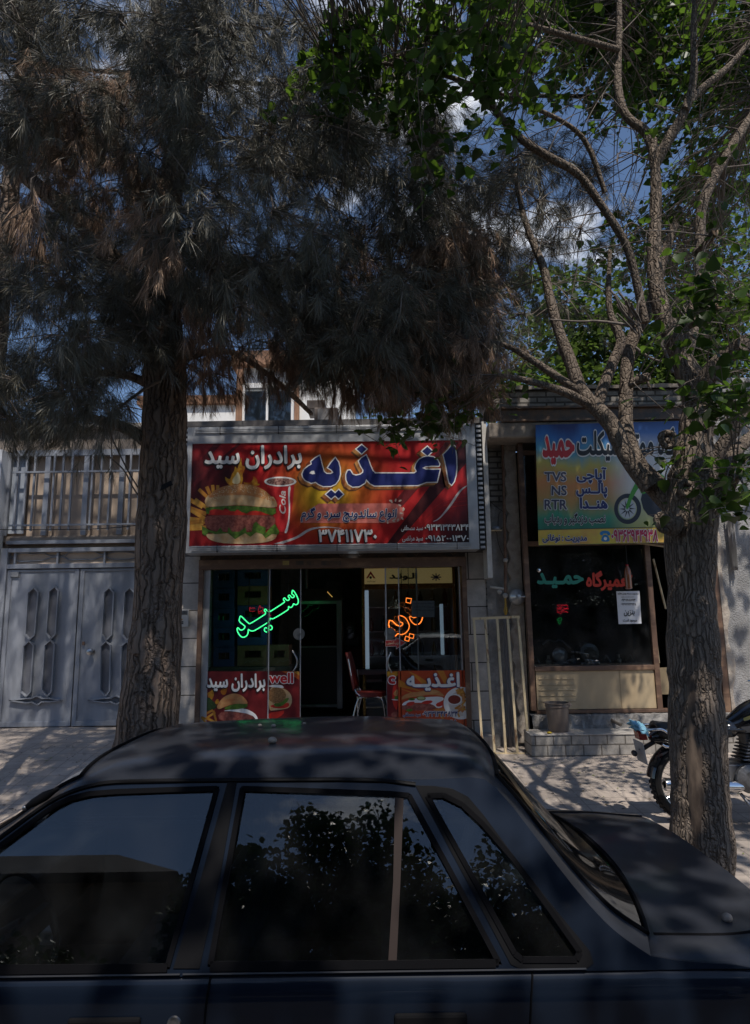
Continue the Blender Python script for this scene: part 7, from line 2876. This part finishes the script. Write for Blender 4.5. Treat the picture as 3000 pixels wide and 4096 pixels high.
limbs = [
    (S([(2770, 2120), (2690, 2010), (2610, 1935), (2545, 1860), (2508, 1780), (2500, 1680), (2505, 1560), (2508, 1440), (2535, 1330), (2590, 1260), (2622, 1160), (2650, 1040), (2700, 900)], TY, .5), [.12, .085, .075, .07, .062, .052, .05, .048, .05, .045, .04, .035, .03]),
    (S([(2600, 1950), (2520, 1850), (2480, 1770), (2450, 1700), (2390, 1635), (2322, 1570), (2290, 1470), (2235, 1330), (2195, 1180), (2181, 1080), (2100, 900), (2060, 700)], TY, .25), [.06, .055, .056, .056, .054, .05, .045, .04, .034, .03, .024, .016]),
    (S([(2385, 1640), (2400, 1585), (2424, 1521), (2460, 1430), (2490, 1366), (2468, 1318), (2437, 1255), (2433, 1150), (2440, 1000)], TY + .1, .1), [.042, .04, .042, .038, .036, .03, .024, .02, .014]),
    (S([(2360, 1620), (2317, 1599), (2272, 1572), (2136, 1527), (1990, 1499)], TY + .1, -.2), [.035, .032, .03, .024, .014]),
    (S([(2325, 1570), (2299, 1554), (2136, 1445), (2036, 1381), (1936, 1363)], TY + .12, -.1), [.034, .032, .026, .02, .012]),
    (S([(2612, 600), (2585, 520), (2499, 472), (2471, 360), (2471, 272), (2480, 90), (2470, -200)], TY + .3, .2), [.04, .036, .034, .03, .028, .024, .014]),
    (S([(2620, 660), (2671, 563), (2753, 427), (2780, 300), (2771, 90), (2800, -200)], TY + .3, -.2), [.04, .04, .036, .03, .024, .014]),
    (S([(2740, 440), (2790, 363), (2916, 272), (3000, 163), (3150, 0)], TY + .2, .1), [.03, .028, .024, .02, .014]),
    (S([(2788, 1600), (2832, 1499), (2898, 1432), (2965, 1388), (2985, 1370)], TY, -.3), [.07, .062, .058, .058, .05]),
    (S([(2735, 1440), (2765, 1330), (2780, 1240), (2795, 1100), (2800, 960), (2802, 835), (2844, 726), (2953, 545), (3020, 440), (3150, 250)], TY + .1, .4), [.055, .05, .046, .042, .04, .04, .038, .034, .028, .02]),
    (S([(2820, 1930), (2854, 1831), (2920, 1743), (2978, 1654), (3080, 1540)], TY, -.2), [.07, .05, .044, .04, .03]),
    (S([(2830, 1960), (2900, 1850), (3000, 1745), (3120, 1690)], TY, .2), [.06, .05, .042, .03]),
    (S([(2800, 2060), (2870, 1985), (2920, 1905), (2940, 1880)], TY - .05, -.25), [.09, .072, .066, .058]),
    (S([(2925, 1900), (2960, 1850), (3010, 1820), (3100, 1770)], TY - .3, -.1), [.018, .016, .014, .01]),
    (S([(2580, 1290), (2520, 1000), (2453, 890), (2390, 799), (2317, 690), (2190, 627), (2063, 545), (1972, 427), (1927, 354), (1727, 281), (1500, 250)], TY + .1, -.5), [.03, .028, .028, .028, .028, .028, .027, .025, .02, .014, .008]),
    (S([(2475, 200), (2245, 136), (2045, 82), (1863, 109), (1500, 263), (1330, 300)], TY + .4, -.9), [.024, .022, .02, .016, .012, .006]),
    (S([(2420, 770), (2350, 560), (2250, 480), (2060, 400), (1950, 350)], TY + .1, -.3), [.02, .018, .016, .012, .008]),
    (S([(2600, 1560), (2590, 1520), (2560, 1505), (2545, 1500)], TY - .02, 0), [.01, .01, .01, .01]),
    (S([(2515, 1540), (2560, 1518), (2595, 1505)], TY - .1, -.1), [.03, .032, .026]),
    (S([(2760, 1300), (2830, 1265), (2872, 1222)], TY - .1, -.25), [.03, .03, .03]),
    (S([(2780, 1020), (2830, 970), (2856, 932)], TY, -.3), [.026, .026, .027]),
    (S([(2700, 2105), (2668, 2090), (2650, 2060)], TY - .12, -.05), [.07, .05, .02]),
]
mb = MB(bark_limb)
limb_pts = [(p, r) for p, r in zip(P_, R_b)][len(P_) // 2:]
for k, (pts, rr) in enumerate(limbs):
    q, r_ = resample(pts, rr, .045)
    mb.tube(q, r_, 20 if rr[0] > .05 else 10, wob=wobble(2.3 + k, .12, 6, 2, .06))
    limb_pts += list(zip(q, r_))
mb.build("main_limb", mul, smooth=80)
mb = MB(pm("cut_wood", (.42, .30, .20), .8, 0, (.28, .18, .11), 20))
for (x, y, Y, r_) in ((2876, 1219, TY - .36, .030), (2860, 928, TY - .31, .027)):
    p = at(x, y, Y)
    mb.lathe([(r_, .0), (r_ * .9, .006), (r_ * .3, .008), (r_ * .25, .002)], p, (.25, -.9, -.1), 14)
mb.build("cut_face", mul, smooth=40)
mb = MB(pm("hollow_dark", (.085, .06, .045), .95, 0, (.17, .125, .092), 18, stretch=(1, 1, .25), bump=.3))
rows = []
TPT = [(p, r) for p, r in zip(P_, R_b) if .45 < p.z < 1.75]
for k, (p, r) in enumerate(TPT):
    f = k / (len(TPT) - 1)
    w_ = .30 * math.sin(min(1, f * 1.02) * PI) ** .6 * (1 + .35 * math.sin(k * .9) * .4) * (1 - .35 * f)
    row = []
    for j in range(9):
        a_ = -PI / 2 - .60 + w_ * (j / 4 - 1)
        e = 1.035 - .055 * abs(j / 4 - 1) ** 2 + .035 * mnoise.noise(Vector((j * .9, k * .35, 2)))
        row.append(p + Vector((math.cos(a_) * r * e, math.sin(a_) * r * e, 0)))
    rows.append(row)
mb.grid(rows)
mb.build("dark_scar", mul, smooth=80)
for (x, y, r_) in ((2800, 2000, .055), (2655, 2090, .05), (2668, 1760, .045), (2740, 1955, .04), (2810, 2880, .05)):
    knot = MB(bark_mul)
    p = at(x, y, TY - .135)
    n_ = []
    for i in range(18):
        a_ = 2 * PI * i / 18
        n_.append(p + Vector((math.cos(a_) * r_ * (1 + .15 * math.sin(3 * a_)), -.01, math.sin(a_) * r_ * 1.1)))
    knot.tube(n_, .02, 8, closed=True)
    knot.ball(p + Vector((0, .02, 0)), r_ * .8, 10, 8)
    knot.build("knot", mul, smooth=80)

mt = MB(bark_thin)
def twig_to(mb, T, pts, rnd, r0=.0055):
    """a thin bent twig from the nearest limb to T; returns points along its outer half"""
    cand = sorted(pts, key=lambda q: (q[0] - T).length_squared)[:1]
    if len(pts) > 60:
        cand = [min(rnd.sample(pts, 60), key=lambda q: (q[0] - T).length_squared)]
    Sx = cand[0][0]
    m = Sx.lerp(T, .5) + Vector((rnd.uniform(-.15, .15), rnd.uniform(-.15, .15), rnd.uniform(-.05, .2)))
    q = smooth_line([Sx, m, T], 2)
    mb.tube(q, [r0 * (1 - .7 * i / (len(q) - 1)) for i in range(len(q))], 5, cap=False)
    return q
def leaf_cloud(mb, targets, pts, n, rnd, spread=.16, twig=True):
    out = []
    for T in targets:
        q = twig_to(mb, T, pts, rnd) if twig else [T]
        half = q[len(q) // 2:]
        for k in range(4 if twig else 1):
            a = half[min(len(half) - 1, int(rnd.random() * len(half)))]
            b = a + Vector((rnd.gauss(0, 1), rnd.gauss(0, 1), rnd.gauss(-.1, .7))) * spread * 1.5
            m = a.lerp(b, .5) + Vector((0, 0, spread * .2))
            if spread < .2:
                mb.tube([a, m, b], [.003, .0025, .0015], 4, cap=False)
            for _ in range(max(1, n // 4)):
                f = rnd.random()
                c = (a.lerp(m, f * 2) if f < .5 else m.lerp(b, f * 2 - 1))
                g_ = spread * .28
                out.append((c.x + rnd.gauss(0, g_), c.y + rnd.gauss(0, g_), c.z + rnd.gauss(0, g_)))
    return np.array(out)
rl_ = random.Random(31)
leaf_rects = [(2400, -60, 3020, 430, 125, 4.3, 6.2), (1950, -60, 2430, 330, 50, 3.8, 5.6), (1230, -40, 2000, 330, 31, 3.0, 4.4), (1480, 330, 1740, 640, 8, 3.2, 4.2), (1180, 200, 1400, 420, 5, 3.0, 4.0), (2080, 300, 2450, 560, 8, 3.4, 5.0),
              (2430, 880, 2760, 1180, 34, 3.7, 4.8), (2700, 900, 3020, 1330, 74, 3.3, 4.9), (2600, 640, 2760, 900, 8, 3.8, 4.8), (2780, 1330, 3020, 1700, 30, 3.5, 5.0), (2860, 1780, 3020, 2080, 7, 3.4, 4.1), (2480, 430, 2700, 640, 6, 3.6, 4.6), (2850, 560, 3020, 900, 8, 3.6, 5)]
def open_targets(rects, rnd):
    out = []
    for (x0, y0, x1, y1, n, Y0, Y1) in rects:
        for _ in range(n):
            px, py = rnd.uniform(x0, x1), rnd.uniform(y0, y1)
            for k in range(9):
                p = at(px, py, rnd.uniform(Y0, Y1 + .22 * k))
                if sunny(p, rnd, .04):
                    out.append(p)
                    break
    return out
tg = open_targets(leaf_rects, rl_) + img_targets([(2380, -60, 3020, 520, 110, 5.6, 7.4), (2560, 520, 3020, 1000, 42, 5.6, 7.4), (1950, -60, 2400, 300, 36, 5.4, 7.0), (2450, 950, 2750, 1300, 24, 6.2, 7.6)], rl_)
A1_ = leaf_cloud(mt, tg, limb_pts, 32, rl_, .12)
tg = img_targets([(2670, 1610, 2810, 1860, 6, TY - .22, TY - .15), (2690, 1880, 2740, 1950, 1, TY - .25, TY - .2)], rl_)
A2_ = leaf_cloud(mt, tg, limb_pts, 4, rl_, .05)
tg = img_targets([(1480, 1600, 1900, 1720, 18, 4.6, 5.4), (1490, 1660, 1800, 1770, 11, 4.6, 5.2), (1880, 1480, 2080, 1640, 8, 4.6, 5.6)], rl_)
A3_ = leaf_cloud(mt, tg, [q for q in limb_pts if 3.5 < q[0].z < 5 and q[0].x < 1.4] or limb_pts, 16, rl_, .10)
tg = [Vector((rl_.uniform(-2.2, 5.0), rl_.uniform(-1.4, 3.2), rl_.uniform(6.0, 9.0))) for _ in range(95)]
tg += [Vector((rl_.uniform(-2.6, 3.2), rl_.uniform(-2.0, 1.6), rl_.uniform(6.2, 9.0))) for _ in range(110)]
tg += [Vector((rl_.uniform(.8, 5.5), rl_.uniform(2.8, 6.2), rl_.uniform(7.6, 9.6))) for _ in range(16)]
tg += [Vector((rl_.uniform(4.6, 6.6), rl_.uniform(4.8, 6.8), rl_.uniform(5.5, 9.0))) for _ in range(16)]
tg = [t_ for t_ in tg if sunny(t_, rl_)]
A4_ = leaf_cloud(mt, tg, limb_pts, 32, rl_, .26)
pos = np.concatenate([A1_[thin_out(A1_, rng, .15)], A2_, A3_])
A4_ = A4_[thin_out(A4_, rng, .1)]
A4_ = A4_[~((A4_[:, 1] > 0) & (A4_[:, 1] < 4) & (A4_[:, 2] - CAM_H < 1.25 * A4_[:, 1]))]
V1, F1 = leaves(pos, .068, rng)
np_mesh("leaf_crown", V1, F1, leaf_m, mul)
V1, F1 = leaves(A4_, .13, rng)
np_mesh("upper_crown", V1, F1, leaf_m, mul)
# bundle of cut shoots on the left limb
for k in range(16):
    a = at(2545 + rl_.uniform(-25, 25), 1320 + rl_.uniform(-40, 30), TY - .1)
    b = at(2500 + rl_.uniform(-60, 90), 1210 + rl_.uniform(-50, 50), TY - .15 + rl_.uniform(-.1, .1))
    mt.tube(smooth_line([a, a.lerp(b, .5) + Vector((rl_.uniform(-.04, .04), 0, 0)), b], 1), .007, 5)
for pts in ([(2515, 1300), (2380, 1282), (2330, 1288), (2200, 1278)], [(2540, 1390), (2610, 1440), (2680, 1450)], [(2690, 1490), (2660, 1400), (2640, 1375), (2700, 1310), (2740, 1260)], [(2750, 1330), (2850, 1400)], [(2860, 1510), (2960, 1570), (3010, 1590)], [(2840, 1700), (2838, 1760), (2850, 1850), (2862, 1910)], [(2815, 1699), (2860, 1700), (2890, 1720)]):
    q = smooth_line([at(x, y, TY - .12) for x, y in pts], 2)
    mt.tube(q, [.011 * (1 - .6 * i / (len(q) - 1)) for i in range(len(q))], 6)
bare = img_targets([(1850, 350, 2650, 1250, 70, 4.4, 6.4), (2450, 600, 2950, 1150, 26, 4.4, 6.0)], rl_)
for T in bare:                                   # bare crossing twigs that fill the open middle
    q = twig_to(mt, T, limb_pts, rl_, .006)
    for k in range(3):
        a = q[rl_.randrange(len(q) // 2, len(q))]
        b = a + Vector((rl_.gauss(0, .16), rl_.gauss(0, .16), rl_.gauss(.02, .14)))
        mt.tube([a, a.lerp(b, .5) + Vector((0, 0, rl_.gauss(0, .03))), b], [.0035, .003, .0018], 4, cap=False)
mt.build("twigs", mul, smooth=80)

# ---- sunlit trees behind the repair shop
def back_tree(label, x, y, z0, hgt, targets, n, size, seed):
    r_ = random.Random(seed)
    g = np.random.default_rng(seed)
    t = thing("broadleaf_tree", label, "tree", (x, y, z0), "sunlit trees behind the repair shop")
    mb = MB(bark_mul)
    tr = [Vector((x, y, z0)), Vector((x + .1, y, z0 + hgt * .35)), Vector((x - .1, y + .1, z0 + hgt * .7)), Vector((x, y, z0 + hgt))]
    q, rr = resample(tr, [.16, .12, .08, .03], .15)
    mb.tube(q, rr, 12, wob=wobble(seed, .1, 4, 2, .05))
    mb.build("trunk", t, smooth=80)
    pts = list(zip(q, rr))
    mb = MB(bark_thin)
    A = leaf_cloud(mb, targets, pts, n, r_, .24)
    mb.build("branches", t, smooth=80)
    V, F = leaves(A, size, g)
    np_mesh("leaf_crown", V, F, leaf_far, t)
rb = random.Random(77)
back_tree("bright leafy tree rising behind the brick parapet of the repair shop", 3.6, 11.6, .3, 8.0, img_targets([(2060, 1090, 2480, 1620, 95, 10.4, 12.6), (2450, 1200, 2700, 1640, 70, 10.4, 12.6)], rb), 44, .105, 5)
back_tree("dense tree behind the shops, right of the main mulberry trunk", 6.2, 11.8, .3, 8.0, img_targets([(2650, 1180, 3050, 1680, 110, 10.4, 12.6), (2600, 1350, 2760, 1660, 40, 10.4, 12.6)], rb), 44, .105, 6)
back_tree("airy tree with small bright leaves high at the right edge", 6.8, 10.2, .3, 9.6, img_targets([(2700, 480, 3050, 900, 36, 9.4, 10.8), (2750, 880, 3050, 1200, 40, 9.4, 10.8)], rb), 20, .085, 7)
back_tree("dim leafy crown low over the roof right of the red sign", 2.0, 12.8, .3, 6.0, img_targets([(1880, 1480, 2120, 1720, 12, 12, 13), (1380, 1480, 1560, 1700, 7, 12, 13)], rb), 22, .11, 8)

# ---- across the street: what the car windows and shop glass mirror
bt = thing("hip_roof_house", "brown house with a hipped roof across the street, mirrored in the car windows", "house", (-9, -10, 0))
mb = MB(pm("brown_brick_far", (.20, .15, .11), .9, 0, (.15, .11, .08), 3))
mb.box(-17, -4.6, -16, -10, 0, 7.45)
mb.build("wall", bt)
mb = MB(pm("roof_felt", (.035, .030, .027), .95))
mb.add([(-17.4, -16.4, 7.46), (-4.3, -16.4, 7.46), (-4.3, -9.6, 7.46), (-17.4, -9.6, 7.46), (-14, -13, 9.75), (-7.1, -13, 9.75)], [(0, 1, 5, 4), (1, 2, 5), (2, 3, 4, 5), (3, 0, 4), (3, 2, 1, 0)])
mb.build("roof", bt)
rb = random.Random(101)
for (lb, x, y, h, seed, w) in (("round green tree across the street, left in the car reflection", -2.5, -8.0, 6.8, 15, 1.5), ("tallest dark green tree across the street, mirrored in the rear door", -.5, -8.4, 7.7, 16, 2.2), ("broad tree across the street, mirrored in the rear side glass", 2.6, -8.6, 6.9, 17, 2.4), ("low bushy tree before the house across the street", -5.2, -8.2, 5.2, 18, 2.4), ("broad tree across the street second from the right in its row", 7.0, -8.6, 6.6, 19, 2.6), ("rightmost tree across the street", 10.8, -8.8, 7.0, 20, 2.6)):
    g = np.random.default_rng(seed)
    t = thing("street_tree", lb, "tree", (x, y, 0), "trees across the street")
    mb = MB(bark_mul)
    mb.tube([(x, y, 0), (x + .05, y, h * .4), (x, y, h * .8)], [.16, .12, .05], 10)
    mb.build("trunk", t, smooth=60)
    pts = []
    while len(pts) < 30000:
        a = Vector((rb.gauss(0, 1), rb.gauss(0, 1), rb.gauss(0, 1))).normalized() * rb.random() ** .4
        k = 1 + .35 * mnoise.noise(a * 2.2 + Vector((seed, 0, 0)))
        pts.append((x + a.x * w * k, y + a.y * w * k, h * .58 + a.z * h * .42 * k))
    V, F = leaves(np.array(pts), .115, g)
    np_mesh("leaf_crown", V, F, leaf_dim, t)
mb = MB(pm("far_wall_brick", (.24, .20, .16), .9, 0, (.18, .15, .12), 4))
mb.box(-40, 40, -12.6, -12.3, 0, 2.4)
tag(mb.build("garden_wall"), "long low brick garden wall across the street", "wall")
# white car across the street: mirrored in the shop glass
wc = copy_tree(car)
tag(wc, "white sedan parked across the street, mirrored in the shop windows", "car")
white_paint = car_paint("white_car_paint", (.72, .73, .74), .1)
white_data = {}
for o in [q for q in COL.objects if q.parent == wc]:
    if o.data and any(m == navy_paint for m in o.data.materials):
        o.data = o.data.copy()
        for i, m in enumerate(o.data.materials):
            if m == navy_paint:
                o.data.materials[i] = white_paint
wc.location = (1.7, -3.0, 0)
